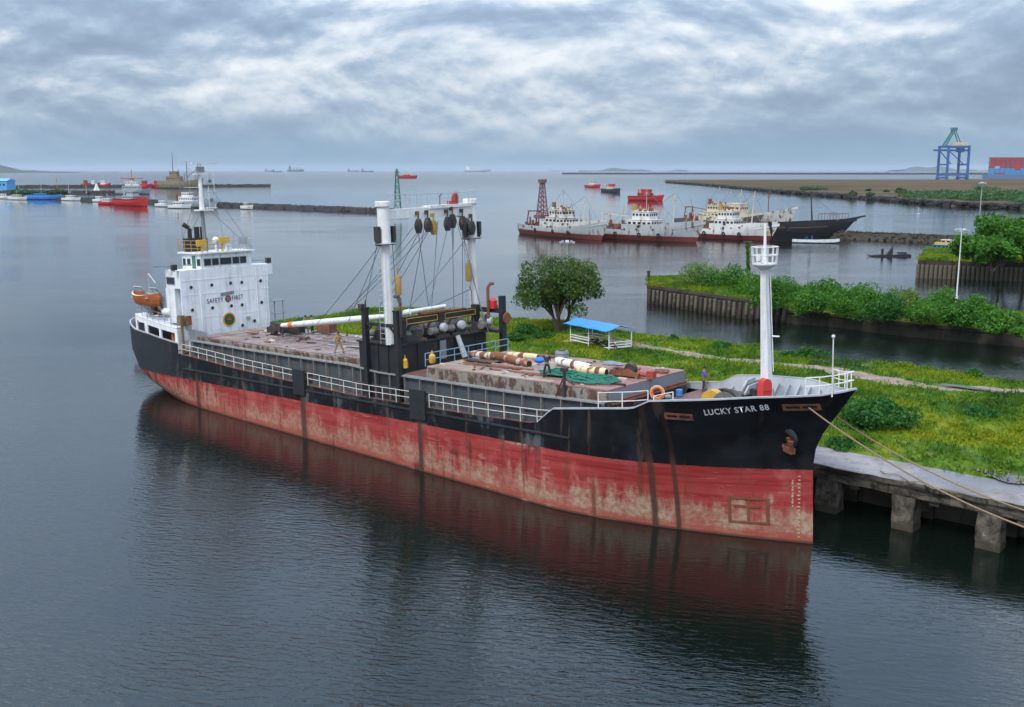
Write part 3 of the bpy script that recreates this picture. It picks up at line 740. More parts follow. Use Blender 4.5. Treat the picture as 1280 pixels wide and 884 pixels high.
fmask = t.m('MULTIPLY', t.m('MULTIPLY', t.ss(fl, 2.55, .9), t.ss(n1, .34, .56, .35, 1)), t.ss(x_, -34, -12, .62, 1))
red = t.mix(t.m('MULTIPLY', fmask, .88), red, foul)
red = t.mix(t.m('MULTIPLY', t.ss(t.m('ADD', zw, t.m('MULTIPLY', n2, .5)), .95, .55), .75), red, (.30, .06, .04))
red = t.mix(t.ss(zw, .22, .05, 0, .8), red, (.05, .03, .02))
pale = t.m('MULTIPLY', t.ss(n3, .58, .68), t.ss(nlong, .48, .62))
red = t.mix(t.m('MULTIPLY', pale, .85), red, (.45, .30, .245))
blot = t.m('MULTIPLY', t.ss(t.m('ADD', t.m('MULTIPLY', n1, .6), t.m('MULTIPLY', n2, .4)), .53, .61), t.ss(t.noise(t.scl(o, (.09, .09, .3)), 1, 2, .5), .46, .60))
red = t.mix(t.m('MULTIPLY', blot, .8), red, (.085, .016, .018))
scuff = t.noise(t.scl(o, (.35, .35, 5.0)), 1, 6, .7)
red = t.mix(t.m('MULTIPLY', t.ss(scuff, .60, .68), .5), red, (.40, .24, .19))
runs = t.noise(t.scl(o, (1.1, 1.1, .06)), 1, 5, .65)
red = t.mix(t.m('MULTIPLY', t.ss(runs, .565, .67), .75), red, (.13, .045, .022))
red = t.mix(t.m('MULTIPLY', t.ss(n4, .64, .72), .7), red, (.05, .02, .015))
blk = t.mix(t.ss(n1, .4, .65), (.0035, .004, .0055), (.010, .012, .015))
wear = t.m('MULTIPLY', t.ss(t.m('ADD', t.m('MULTIPLY', n2, .5), t.m('MULTIPLY', n1, .5)), .52, .62), t.ss(nlong, .40, .62, .18, .95))
wear = t.m('MULTIPLY', wear, t.ss(x_, -7, -14, .12, 1))
low = t.ss(z_, 7.0, 5.6)
blk = t.mix(t.m('MULTIPLY', wear, t.m('MULTIPLY', low, .75)), blk, (.105, .112, .118))
blk = t.mix(t.m('MULTIPLY', t.m('MULTIPLY', t.ss(runs, .585, .66), t.ss(x_, -6, -12, .35, 1)), .7), blk, (.085, .055, .035))
blk = t.mix(t.m('MULTIPLY', t.ss(x_, -60, -68), .55), blk, (.038, .045, .055))
line = t.m('ADD', z_, t.m('MULTIPLY', t.m('SUBTRACT', n4, .5), .10))
c = t.mix(t.ss(line, 4.62, 4.68), red, blk)
for bx, bw in ((-60.2, .42), (-43.5, .55), (-29.0, .34), (-8.9, .30), (-7.5, .22)):          # drains: long dirt runs down the side
    msk = t.m('MULTIPLY', t.ss(t.m('ABSOLUTE', t.m('SUBTRACT', t.m('ADD', x_, t.m('MULTIPLY', t.m('SUBTRACT', n1, .5), .25)), bx)), bw, bw * .35), t.ss(z_, 5.6, 4.4, .25, .93))
    c = t.mix(msk, c, t.mix(n4, (.035, .018, .012), (.10, .05, .03)))
seam = t.m('MINIMUM', t.m('ABSOLUTE', t.m('SUBTRACT', t.m('FRACT', t.m('DIVIDE', z_, 1.55)), .5)), t.m('MULTIPLY', t.m('ABSOLUTE', t.m('SUBTRACT', t.m('FRACT', t.m('DIVIDE', x_, 6.1)), .5)), 4))
t.put(p.inputs['Base Color'], c)
t.put(p.inputs['Roughness'], t.ss(n1, .3, .7, .5, .72))
dent = t.noise(t.scl(o, (.55, .55, .8)), 1, 2, .4)
hgt = t.m('ADD', t.m('ADD', t.m('MULTIPLY', t.ss(seam, 0, .018), .25), t.m('MULTIPLY', dent, .8)), t.m('MULTIPLY', n4, .12))
t.put(p.inputs['Normal'], t.bump(hgt, .35, .10))

mb = MB()
for sgn in (-1, 1): mb.grid(skin_grid(sgn), 0, flip=(sgn > 0))
hull = mb.build('hull', HULLM, ship)
# inside of the bulwarks, cap rail and decks
def zdeck(x): return 7.4 if x < -63.1 else (ztop(x) - .06 if x < -15.9 else (6.25 if x < -11.2 else 7.55))
for rngx in ([x for x in xr if x <= -63.2], [x for x in xr if x >= -15.6]):
    for sgn in (-1, 1):
        I, Cp = [], []; mbi, mbc = MB(), MB()
        for x in rngx:
            zt = ztop(x); u = (x + 78) / 80.5; X = xstern(zt) + (xstem(zt) - xstern(zt)) * u; y = half(X, zt); zd = zdeck(x)
            cx = X - (.16 if x > 1.2 else 0) + (.2 if x < -77 else 0); yi = max(0, y - .14); yo = max(0, y - .10); fl_ = half(min(X, xstem(zd) - .2), zd) - .12
            I.append([(cx, sgn * yi, zt + .012), (min(cx, xstem(zd) - .25), sgn * max(0, min(yi, fl_)), zd - .05)])
            Cp.append([(X + .03, sgn * (y + .03), zt - .05), (X + .03, sgn * (y + .03), zt + .045), (cx, sgn * (yo - .06), zt + .045), (cx, sgn * (yo - .06), zt - .05)])
        mbi.grid(I, flip=(sgn < 0)); mbc.grid(Cp, flip=(sgn > 0)); mbi.build('bulwark_plating', GREYL, ship); mbc.build('cap_rail', GREYL, ship)
mb = MB(); D = []
DECKM = paint('deck red brown', (.15, .075, .06), .3, .7)
segs = [[x for x in xr if x <= -63.1] + [-63.1], [-63.1] + [x for x in xr if -63.1 < x < -15.9], [-15.9] + [x for x in xr if -15.9 < x < -11.2] + [-11.2], [-11.2] + [x for x in xr if x > -11.2]]
for si, sg in enumerate(segs):
    D = []
    for x in sg:
        zd = (7.4, None, 6.25, 7.55)[si]; zd = ztop(max(x, -62.9)) - .06 if zd is None else zd
        xx = min(x, xstem(zd) - .1); y = max(.02, half(xx, zd) - .06); D.append([(xx, -y, zd), (xx, y, zd)])
    mb.grid(D, flip=True)
mb.add([(-11.2, -5.1, 6.2), (-11.2, 5.1, 6.2), (-11.2, 5.1, 7.55), (-11.2, -5.1, 7.55)], [(3, 2, 1, 0)])
mb.build('main_deck', DECKM, ship)
# bulwark stays inside the bow
mb = MB()
for sgn in (-1, 1):
    for x in np.arange(-9.2, .3, .95):
        zt = ztop(x); y = half(x, zt) - .2; yb_ = half(x, 7.6) - .2; mb.beam((x, sgn * max(.2, y - .34), zt - .34), (x, sgn * (max(.2, yb_ - .75)), 7.6), .06, .30)
mb.build('bulwark_stay', GREYL, ship)
# rubbing strake and fender plates on the side
mb = MB()
for sgn in (-1, 1):
    mb.grid([[(x, sgn * (half(x, z) + k), z + dz) for dz, k in ((-.10, -.02), (-.06, .07), (.06, .07), (.10, -.02))] for x in np.arange(-62.5, -13.5, 1.0) for z in [5.62 + .0 * x]], flip=(sgn > 0))
mb.build('rubbing_strake', BLACK, ship)
for x0, x1, zb, zt in ((-44.6, -43.0, 5.2, 7.35), (-29.9, -28.2, 5.0, 7.25)):
    MB().b2((x0, -5.66, zb), (x1, -5.50, zt)).build('fender_plate', BLACK, ship)

# rails along the main deck
RAILW = paint('grimy rail white', (.56, .56, .49), .12, .5)
rail_me = {}
def stanchion(h): 
    k = round(h, 2)
    if k not in rail_me: rail_me[k] = MB().tube((0, 0, 0), (0, 0, h), .036, .036, 6).mesh('stanchion', WHITE)
    return rail_me[k]
def railing(parent, name, pts, h, mat=WHITE, step=1.45, rails=(1, .55), r=.028, lab=None, st=True):
    mb = MB()
    for q_ in rails: mb.path([Vector(p_) + Vector((0, 0, h * q_)) for p_ in pts], r, 5)
    o_ = mb.build(name, mat, parent, None, lab)
    if st:
        base = stanchion(h); me = base if mat is WHITE else MB().tube((0, 0, 0), (0, 0, h), .036, .036, 6).mesh('stanchion', mat)
        L = sum((Vector(b) - Vector(a)).length for a, b in zip(pts[:-1], pts[1:])); n = max(2, int(L / step) + 1)
        for p_ in resample([Vector(a) for a in pts], n): link('stanchion', me, o_, Matrix.Translation(p_))
    return o_
for a, b in ((-62.8, -44.8), (-42.8, -30.1), (-28.0, -15.9)):
    railing(ship, 'deck_railing', [(x, -5.38, ztop(x) - .05) for x in np.linspace(a, b, 9)], 1.05, RAILW, 1.42)
railing(ship, 'deck_railing', [(x, 5.38, ztop(x) - .05) for x in np.linspace(-62.8, -15.9, 15)], 1.08, WHITE, 1.6)
railing(ship, 'bow_railing', [(x, -half(x, ztop(x)) + .1, ztop(x)) for x in (-12.2, -11, -9.6, -8.5)], 1.15, WHITE, 1.3, (1, .5))
railing(ship, 'bow_railing', [(x, -half(x, ztop(x)) + .12, ztop(x) + .02) for x in (-8.1, -6.8)], .55, WHITE, 1.3, (1,))
br = [(x, -half(x, ztop(x)) + .1, ztop(x) + .04) for x in (.2, .9, 1.5, 2.0)] + [(2.3, 0, ztop(2.3) + .04)] + [(x, half(x, ztop(x)) - .1, ztop(x) + .04) for x in (2.0, 1.5, .9, .2)]
railing(ship, 'bow_railing', br, 1.02, WHITE, .75, (1, .5), .035)
mb = MB(); mb.tube((1.45, -1.0, 9.5), (1.45, -1.0, 13.0), .045, .035, 6); mb.ball((1.45, -1.0, 13.05), .11, 8, 5); mb.build('jackstaff', WHITE, ship)

# ---------------------------------------------------------------- cargo hatches
COAM = paint('hatch coaming grey', (.055, .062, .070), .3, .5, .6, .8)
LEDGE = paint('coaming ledge', (.22, .225, .22), .35, .6)
HEDGE = paint('hatch edge rusty beige', (.20, .178, .15), .55, .8, .8, 1.1, 0, (.05, .026, .016), .3, .8)
HGREY = paint('hatch front grey', (.17, .19, .215), .08, .3)
def zled(x): return 8.0 + .26 * smooth((-34 - x) / 4) + .10 * smooth((-50 - x) / 12) + .15 * smooth((x + 20) / 8)
def zht(x): return 8.86 + .05 * smooth((x + 30) / 10) - .12 * smooth((-34 - x) / 6)
def coaming(x0, x1):
    mb = MB()
    for sgn in (-1, 1):
        xs = np.linspace(x0, x1, 20)
        mb.grid([[(x, sgn * 4.72, ztop(max(x, -62.5)) - .2), (x, sgn * 4.72, zled(x))] for x in xs], flip=(sgn > 0))
        mb.grid([[(x, sgn * 5.02, zled(x) - .06), (x, sgn * 5.02, zled(x) + .05), (x, sgn * 4.5, zled(x) + .05)] for x in xs], 1, flip=(sgn > 0))
        mb.grid([[(x, sgn * (4.74 + d_), 6.95 + .25 * smooth((-50 - x) / 12) + e) for d_, e in ((0, -.05), (.12, -.05), (.12, .05), (0, .05))] for x in xs], 0, flip=(sgn > 0))
    for x, f in ((x0, -1), (x1, 1)):
        mb.add([(x, -4.72, 6), (x, 4.72, 6), (x, 4.72, zled(x)), (x, -4.72, zled(x))], [(0, 1, 2, 3) if f > 0 else (3, 2, 1, 0)])
    c_ = mb.build('hatch_coaming', [COAM, LEDGE], ship)
    st = MB().box((0, 0, 0), (.07, .26, 1.0)).mesh('coaming_stay', LEDGE)
    for sgn in (-1, 1):
        for x in np.arange(x0 + .6, x1, 1.72):
            zb = ztop(max(x, -62.5)) - .05; h_ = zled(x) - zb - .05
            link('coaming_stay', st, c_, Matrix.Translation((x, sgn * 4.86, zb + h_ / 2)) @ Matrix.Diagonal((1, 1, h_, 1)))
    return c_
coaming(-62.0, -36.9); coaming(-36.9, -12.0)
def hatchpaint(name, c1, c2, c3, seed, wet):
    m, t, p = pm(name, None, .6)
    o = t.vm('ADD', t.obj(), (seed, seed * .7, 0)); n = t.noise(o, .35, 6, .65, .4); n2 = t.noise(t.scl(o, (.16, 1.4, 1)), 1, 6, .68); n3 = t.noise(o, 1.8, 6, .7)
    c = t.ramp(t.m('ADD', t.m('MULTIPLY', n, .5), t.m('MULTIPLY', n2, .5)), [(.36, c1), (.5, c2), (.64, c3)])
    c = t.mix(t.m('MULTIPLY', t.ss(n3, .56, .68), .75), c, (.055, .03, .022))
    t.put(p.inputs['Base Color'], c)
    t.put(p.inputs['Roughness'], t.ss(t.noise(o, .28, 4, .6), .47, .58, .72, wet))
    t.put(p.inputs['Normal'], t.bump(t.m('ADD', n3, n2), .4, .04)); return m
HT1 = hatchpaint('aft hatch red grey', (.14, .088, .078), (.22, .155, .14), (.32, .265, .25), 0, .22)
HT2 = hatchpaint('fore hatch rust timber', (.16, .10, .07), (.28, .20, .15), (.39, .34, .285), 13, .5)
HT3 = hatchpaint('fore hatch pink red', (.19, .08, .07), (.28, .14, .125), (.36, .26, .235), 31, .5)
def hatch(x0, x1, tops, name):
    mb = MB()
    for sgn in (-1, 1):
        P = []
        for x in np.linspace(x0, x1, 60):
            j = random.uniform(-.05, .05); P.append([(x, sgn * (4.56 + j), zled(x)), (x, sgn * (4.60 + j * .6), zled(x) + .35), (x, sgn * 4.52, zht(x) - .02)])
        mb.grid(P, 0, flip=(sgn > 0))
    mb.add([(x1, -4.56, zled(x1) - .4), (x1, 4.56, zled(x1) - .4), (x1, 4.56, zht(x1) - .02), (x1, -4.56, zht(x1) - .02)], [(0, 1, 2, 3)], 1)
    mb.add([(x0, -4.56, zled(x0)), (x0, 4.56, zled(x0)), (x0, 4.56, zht(x0) - .02), (x0, -4.56, zht(x0) - .02)], [(3, 2, 1, 0)], 1)
    hc = mb.build(name, [HEDGE, HGREY], ship)
    n = int((x1 - x0) / 2.2)
    for i in range(n):
        a = x0 + (x1 - x0) * i / n; b = x0 + (x1 - x0) * (i + 1) / n - .045; zt = zht((a + b) / 2); tilt = random.uniform(-.012, .012)
        mb = MB(); mb.box(((a + b) / 2, 0, zt - .01 + random.uniform(0, .035)), (b - a, 9.08, .09), 0, 0, tilt)
        for y in (-2.3, 0, 2.3): mb.box(((a + b) / 2, y + random.uniform(-.05, .05), zt + .055), (b - a - .2, .05, .035), 0, 0, tilt)
        mb.build('hatch_panel', tops[min(len(tops) - 1, int(len(tops) * i / n))], hc)
    return hc
hatch(-61.3, -36.6, [HT1], 'hatch_cover')
hatch(-29.0, -12.0, [HT2, HT2, HT3], 'hatch_cover')
mb = MB()                                               # mast house ends where the trunk between the hatches lies lower
mb.b2((-31.7, -4.5, 8.02), (-29.05, 4.5, 8.12)); mb.build('trunk_top', DECKM, ship)

# ---------------------------------------------------------------- winch house and gantry
mb = MB(); mb.b2((-36.5, -4.85, 6.0), (-31.75, 4.9, 10.25)); mb.b2((-36.62, -4.97, 10.25), (-31.63, 5.02, 10.37))
for y in (-2.9, -.6, 1.7, 3.7): mb.b2((-31.76, y - .06, 8.1), (-31.66, y + .06, 10.2))
for x in (-35.4, -34.2, -33.0): mb.b2((x - .05, -4.93, 6.3), (x + .05, -4.85, 10.2))
wh = mb.build('winch_house', BLACK, ship)
mb = MB(); mb.box((-31.7, -.2, 9.4), (.06, .7, 1.5)); mb.build('door', GREY, wh)
mb = MB(); mb.tube((-31.6, 1.4, 10.35), (-31.0, 1.6, 8.6), .2, .25, 8); mb.build('chute', GREYL, wh)
railing(ship, 'blue_railing', [(-29.25, -4.45, zht(-29)), (-29.25, 4.9, zht(-29))], .98, BLUERAIL, 1.55, (1, .5), .035)
railing(ship, 'hatch_railing', [(-36.6, -4.0, 8.9), (-36.6, -1.2, 8.9)], 1.1, GREY, .9, (1, .5), .03)
for sy, yb in ((-1, -4.75), (1, 4.75)):
    mb = MB(); mb.tube((-32.8, yb, 10.3), (-32.95, yb * 1.0, 18.1), .37, .34, 16); mb.tube((-32.95, yb, 18.1), (-33.0, yb, 20.9), .48, .47, 16)
    mb.lathe([(.47, 0), (.60, .05), (.60, .38), (.55, .45)], (-33.0, yb, 20.85), 16)
    kp = mb.build('kingpost', WHITE, ship)
    MB().lathe([(.9, 0), (.92, .06), (.2, .1)], (-32.95, yb, 18.05), 16).build('platform', GREYL, kp)
    mb = MB()
    for z in np.arange(10.8, 18, .42): mb.tube((-33.2, yb - .62, z), (-32.6, yb - .62, z), .02, .02, 4)
    for x in (-33.2, -32.6): mb.tube((x, yb - .62, 10.4), (x, yb - .62, 18.05), .025, .025, 4)
    mb.build('ladder', GREYL, kp)
    yq = yb + .85 if sy < 0 else yb - .8
    mb = MB(); mb.lathe([(.1, -.05), (.24, 0), (.26, .1), (.26, 1.35), (.2, 1.5)], (-32.6, yq, 14.1 + (.45 if sy > 0 else 0)), 10); mb.tube((-32.6, yq, 15.5), (-32.6, yq, 16.2), .05, .05, 5); mb.build('weight', OCHRE, kp)
    mb = MB(); mb.tube((-32.6, yq, 14.1), (-32.6, yq + .25, 13.7), .05, .05, 5); mb.tube((-32.6, yq + .25, 13.7), (-32.55, yq + .35, 11), .05, .05, 5); mb.build('vent_pipe', GREY, kp)
    for k in (-1, 1):
        mb = MB(); mb.box((-32.9 + .1 * k, yb + k * .68, 18.85), (.55, .22, 1.1)); mb.box((-32.9, yb + k * .72, 18.2), (.35, .3, .5)); mb.build('sheave', BLACKR, kp)
mb = MB()
poly = [(-4.75, 19.95), (-4.75, 20.66), (4.75, 20.78), (4.75, 18.9), (4.5, 19.25), (4.05, 19.7), (3.2, 19.95)]
mb.ext(poly, lambda u, v, s: (-33.4 + .8 * s, u, v)); mb.ext([(-.3, 20.6), (-.3, 20.85), (4.4, 20.95), (4.4, 20.7)], lambda u, v, s: (-33.55 + 1.1 * s, u, v))
cb = mb.build('cross_beam', WHITE, ship)
railing(cb, 'beam_railing', [(-33.4, -4.1, 20.78), (-33.4, 4.2, 20.85)], .98, GREYL, 1.15, (1, .55), .022, None, False)
mb = MB()
for y in np.arange(-3.9, 4.3, 1.15): mb.tube((-33.4, y, 20.75), (-33.4, y, 21.8), .025, .025, 5); mb.tube((-32.6, y, 20.75), (-32.6, y, 21.8), .025, .025, 5)
mb.path([(-32.6, -4.1, 21.76), (-32.6, 4.2, 21.83)], .022, 5); mb.path([(-33.4, 4.2, 21.83), (-33.4, 5.3, 22.0), (-32.6, 5.3, 22.0), (-32.6, 4.2, 21.83)], .025, 5); mb.build('rail_post', GREYL, cb)
mb = MB(); mb.box((-32.9, 2.95, 21.2), (.4, .42, .7)); mb.lathe([(.2, 0), (.22, .2), (.1, .4)], (-32.9, 2.95, 21.5), 10); mb.box((-32.9, 2.5, 21.0), (.6, .5, .35)); mb.build('floodlight_housing', REDP, cb)
mb = MB(); mb.path([(-32.7, 1.0, 20.85), (-32.7, 1.0, 21.6), (-32.7, 1.25, 21.75)], .06, 6); mb.build('vent_pipe', GREY, cb)
BLOCKS = [(-1.75, 19.3, BLACKR), (-.75, 19.35, BLACKR), (-.12, 19.1, OCHRE), (1.42, 19.35, BLACKR), (2.0, 19.55, BLACKR), (3.15, 19.35, BLACKR), (4.2, 18.9, BLACKR)]
for y, z, mm in BLOCKS:
    mb = MB(); pr = [(-.08, .56), (.08, .56), (.27, .15), (.29, -.1), (.10, -.56), (-.10, -.56), (-.29, -.1), (-.27, .15)]
    mb.ext(pr, lambda u, v, s: (-32.52 + .36 * s, y + u, z + v)); mb.tube((-32.34, y, z + .55), (-32.34, y, z + 1.05), .07, .05, 6); mb.lathe([(.26, 0), (.26, .08)], (-32.2, y, z - .05), 10, 'X')
    mb.box((-32.45, y, z + 1.0), (.3, .16, .3)); mb.build('pulley_block', mm, ship)
WIRES = [((-32.4, -1.75, 19.0), (-32.0, -1.3, 12.9)), ((-32.4, 1.42, 18.9), (-32.0, -1.3, 12.9)), ((-32.4, 2.0, 19.2), (-31.9, 1.4, 12.6)), ((-32.4, 3.15, 18.9), (-31.9, 2.4, 12.5)),
         ((-32.5, 4.2, 18.5), (-32.6, -3.2, 12.7)), ((-32.95, -5.45, 18.3), (-35.2, -5.2, 13.1)), ((-33, -1.75, 19.2), (-48.9, 3.9, 11.0)), ((-33, -.75, 19.2), (-49.7, 4.5, 11.0)),
         ((-33, -.12, 18.9), (-50.3, 4.5, 10.4)), ((-33, -.1, 18.8), (-46.5, 4.4, 9.3)), ((-33, -.9, 19.1), (-46.5, 4.1, 9.3)), ((-32.3, 1.85, 19.2), (-32.2, 1.8, 17.2)), ((-32.3, 2.1, 19.2), (-32.2, 1.8, 17.2)),
         ((-33.3, -4.3, 18.6), (-44, -3.2, 11.0)), ((-33.3, -4.5, 18.6), (-40, -3.0, 11.5)), ((-32.6, .6, 19.6), (-31.9, -1.1, 12.8)), ((-32.6, 3.2, 19.2), (-31.2, 4.2, 11.0)), ((-32.6, 2.7, 19.6), (-29.2, 3.0, 9.4)), ((-32.6, -.9, 19.2), (-34.4, -1.6, 11.2)),
         ((-32.7, 4.0, 13.8), (-36, -2.0, 11.4)), ((-32.95, -4.0, 18.3), (-33.1, -3.7, 13.8))]
for a, b in WIRES:
    a, b = Vector(a), Vector(b); L = (b - a).length; pts_ = [a.lerp(b, k / 6) - Vector((0, 0, L * .012 * 4 * (k / 6) * (1 - k / 6))) for k in range(7)]
    MB().path(pts_, .03, 4).build('rigging_wire', WIRE, ship)
# derrick boom laid aft over the hatch, its topping gear, and the rest crutch
mb = MB(); a, b = Vector((-33.7, -3.85, 12.35)), Vector((-53.6, -.2, 9.85)); mb.tube(a.lerp(b, 0), a.lerp(b, .25), .20, .27, 12); mb.tube(a.lerp(b, .25), a.lerp(b, .75), .27, .27, 12); mb.tube(a.lerp(b, .75), b, .27, .20, 12)
bo = mb.build('derrick_boom', WHITE, ship)
mb = MB(); mb.tube(a.lerp(b, .86), a.lerp(b, .90), .285, .285, 12); mb.build('band', ORANGE, bo)
mb = MB(); mb.box((-53.9, -.1, 9.7), (1.2, .8, .75)); mb.lathe([(.45, -.25), (.5, -.2), (.5, .2), (.45, .25)], (-54.6, -.3, 9.45), 12, 'Y'); mb.lathe([(.4, -.2), (.42, .2)], (-53.3, -.2, 9.5), 12, 'Y'); mb.box((-55.2, 0, 9.35), (.9, .7, .55), .3)
mb.build('boom_head', BLACKR, bo)
mb = MB(); mb.tube((-33.4, -3.7, 12.4), (-32.1, -3.2, 12.75), .24, .24, 10); mb.tube((-32.1, -3.2, 12.75), (-31.9, .4, 12.85), .16, .14, 8); mb.build('boom_heel', WHITE, bo)
mb = MB(); mb.b2((-32.35, -3.95, 11.72), (-31.95, 4.1, 12.36)); mb.b2((-32.5, -4.25, 10.37), (-31.85, -3.9, 12.2)); mb.b2((-32.5, 3.95, 10.37), (-31.85, 4.35, 12.6)); mb.b2((-32.0, -.35, 11.68), (-31.88, .3, 12.42))
wb = mb.build('boom_rest_beam', BLACK, ship)
mb = MB()
for y0, y1 in ((-3.75, -.45), (.4, 3.9)):
    for za, zb in ((11.8, 11.845), (12.22, 12.265)): mb.b2((-31.945, y0, za), (-31.925, y1, zb))
    for y in (y0, y1): mb.b2((-31.945, y - .025, 11.8), (-31.925, y + .025, 12.265))
mb.build('painted_line', YELLOW, wb)
mb = MB(); mb.box((-32.1, -.6, 12.46), (.5, 3.2, .14)); mb.box((-32.1, 1.8, 12.42), (.4, 2.0, .1)); mb.build('timber', RUSTM, wb)
def frame_post(x, y, z0, z1, name='side_frame'):
    return MB().box((x, y, (z0 + z1) / 2), (.42, .42, z1 - z0)).box((x, y, z1 + .04), (.52, .52, .10))
m_ = frame_post(-35.35, -5.05, 6.0, 13.0); 
for v in frame_post(-31.6, -5.05, 6.0, 13.0).v: pass
m_.box((-31.6, -5.05, 9.5), (.42, .42, 7.0)); m_.box((-31.6, -5.05, 13.0), (.5, .5, .12)); m_.b2((-35.2, -5.15, 11.7), (-31.8, -4.95, 11.95)); m_.beam((-35.2, -5.05, 11.1), (-34.5, -5.05, 11.8), .12, .12); m_.beam((-31.8, -5.05, 11.1), (-32.5, -5.05, 11.8), .12, .12)
sf = m_.build('side_frame', BLACK, ship)
mb = MB(); mb.tube((-35.3, -5.05, 13.0), (-35.25, -5.0, 13.7), .12, .05, 6); mb.box((-35.6, -5.2, 13.1), (.4, .3, .5)); mb.path([(-31.3, -4.95, 11), (-31.3, -4.95, 13.6), (-31.5, -4.95, 14.05), (-31.9, -4.95, 14.1)], .11, 8); mb.build('vent_pipe', BLACKR, sf)
m_ = MB(); m_.box((-29.9, 5.0, 10.4), (.45, .42, 5.9)); m_.b2((-33.4, 4.92, 11.9), (-30.0, 5.12, 12.3)); m_.box((-33.3, 5.02, 11.1), (.3, .3, 2)); m_.b2((-33.5, 4.2, 10.37), (-29.8, 5.15, 10.6))
sf = m_.build('side_frame', BLACK, ship)
mb = MB(); mb.path([(-31.2, 4.7, 10.4), (-31.2, 4.7, 14.0), (-31.1, 4.9, 14.3), (-31.0, 5.2, 14.3)], .13, 8); mb.build('vent_pipe', RUSTM, sf)
mb = MB(); mb.lathe([(.05, -.4), (.28, -.3), (.32, .2), (.1, .45)], (-30.9, 5.0, 12.7), 10); mb.box((-30.9, 5.0, 12.4), (.6, .5, .3)); mb.build('lamp_housing', RED, sf)
mb = MB(); mb.lathe([(.45, -.07), (.5, 0), (.45, .07)], (-29.6, 5.2, 11.5), 12, 'X'); mb.build('sheave', RUSTM, sf)
def winch(x, y, z, rz, s=1.0, dome=True):
    M_ = T(x, y, z, rz) @ Matrix.Scale(s, 4)
    mb = MB(); mb.box((0, 0, .12), (1.7, 1.9, .22)); mb.box((.1, -.62, .6), (1.0, .12, .9)); mb.box((.1, .62, .6), (1.0, .12, .9)); mb.box((-.65, 0, .55), (.45, 1.1, .7))
    w_ = mb.build('winch', BLACKR, ship, M_)
    mb = MB(); mb.lathe([(.70, -.52), (.70, -.46), (.42, -.44), (.42, .44), (.70, .46), (.70, .52)], (.1, 0, .88), 16, 'Y'); mb.build('drum', MACH, w_)
    mb = MB(); mb.lathe([(.25, .66), (.40, .70), (.40, .85), (.26, .95), (.26, 1.15), (.36, 1.25)], (.1, 0, .88), 12, 'Y'); mb.build('warping_head', MACH, w_)
    if dome: mb = MB(); mb.lathe([(.40, -.70), (.42, -.95), (.34, -1.1), (.15, -1.17)], (.1, 0, .88), 14, 'Y'); mb.build('gear_cover', GREYL, w_)
    mb = MB(); mb.lathe([(.30, -.5), (.34, -.45), (.34, .35), (.2, .45)], (-.9, -.5, .65), 10, 'X'); mb.build('motor', MACH, w_)
    return w_
for x, y, rz, s in ((-32.55, -2.5, 1.2, .95), (-34.2, -1.6, 1.57, 1.0), (-32.5, -.2, 1.7, 1.0), (-34.5, .9, 1.2, .95), (-32.4, 2.0, 1.35, 1.0), (-34.6, 3.0, 1.7, .9), (-31.9, 4.75 - .3, 2.0, 1.0), (-35.4, -3.3, .2, .8)):
    winch(x, y, 10.37, rz, s * .9, s == 1.0)
mb = MB()
for i in range(16):
    mb.tube((-36 + 4.1 * random.random(), -3.5 + 8 * random.random(), 10.37), (-36 + 4.1 * random.random(), -3.5 + 8 * random.random(), 10.5 + random.random() * .9), .06, .05, 5)
for i in range(9): mb.box((-36 + 4 * random.random(), -3.6 + 8 * random.random(), 10.6), (random.uniform(.3, .7), random.uniform(.3, .6), random.uniform(.4, .9)), random.random() * 3)
mb.build('winch_piping', BLACKR, ship)
mb = MB(); mb.tube((-31.5, -4.5, 8.55), (-31.5, -4.5, 9.0), .24, .24, 10); mb.ball((-31.5, -4.5, 9.1), .22, 10, 6); mb.tube((-31.5, -4.5, 9.2), (-31.5, -4.5, 9.55), .08, .05, 6); mb.build('cowl_lamp', YELLOW, ship)

# ---------------------------------------------------------------- deckhouse
XF = -62.9
OCHRED = paint('drab ochre', (.20, .14, .06), .35, .5)
mb = MB()
mb.b2((-66.2, -4.2, 7.3), (XF - .0, 5.0, 13.3)); mb.b2((-72.5, -3.85, 7.3), (-66.2, 4.6, 10.0))
mb.b2((-65.8, -4.9, 9.9), (-64.1, -4.2, 13.3)); mb.b2((XF - .12, -4.9, 8.2), (XF, -4.2, 13.3))
mb.b2((-65.6, -4.9, 13.3), (XF, 5.1, 15.05))
mb.b2((XF - 2.6, 5.1, 14.0), (XF - .05, 5.75, 15.05))
mb.b2((XF - .012, -4.9, 12.58), (XF + .02, 5.1, 12.64)); mb.b2((XF - .012, -4.9, 10.28), (XF + .018, 5.0, 10.33)); mb.b2((XF - .012, -4.9, 14.0), (XF + .02, 5.1, 14.05))
dh = mb.build('deckhouse', DHWHITE, ship)
FRAME = paint('porthole frame', (.30, .30, .29), .2, .4)
port = MB().lathe([(.185, -.05), (.185, .05), (.15, .06)], (0, 0, 0), 14, 'X').mesh('porthole', FRAME)
pane = MB().lathe([(.152, .03), (.148, .065), (.05, .068)], (0, 0, 0), 14, 'X').mesh('pane', GLASS)
for y, z in [(-3.82, 13.38), (-1.54, 13.42), (.6, 13.44), (1.9, 13.41), (4.15, 13.39), (-3.86, 11.16), (-1.63, 11.15), (.52, 11.15), (1.77, 11.13), (4.12, 11.16), (3.12, 9.35), (1.67, 9.05)]:
    o_ = link('porthole', port, dh, T(XF, y, z)); link('pane', pane, o_)
for x in (XF - .45, XF - .85):
    o_ = link('porthole', port, dh, T(x, -4.2, 10.9, -math.pi / 2)); link('pane', pane, o_)
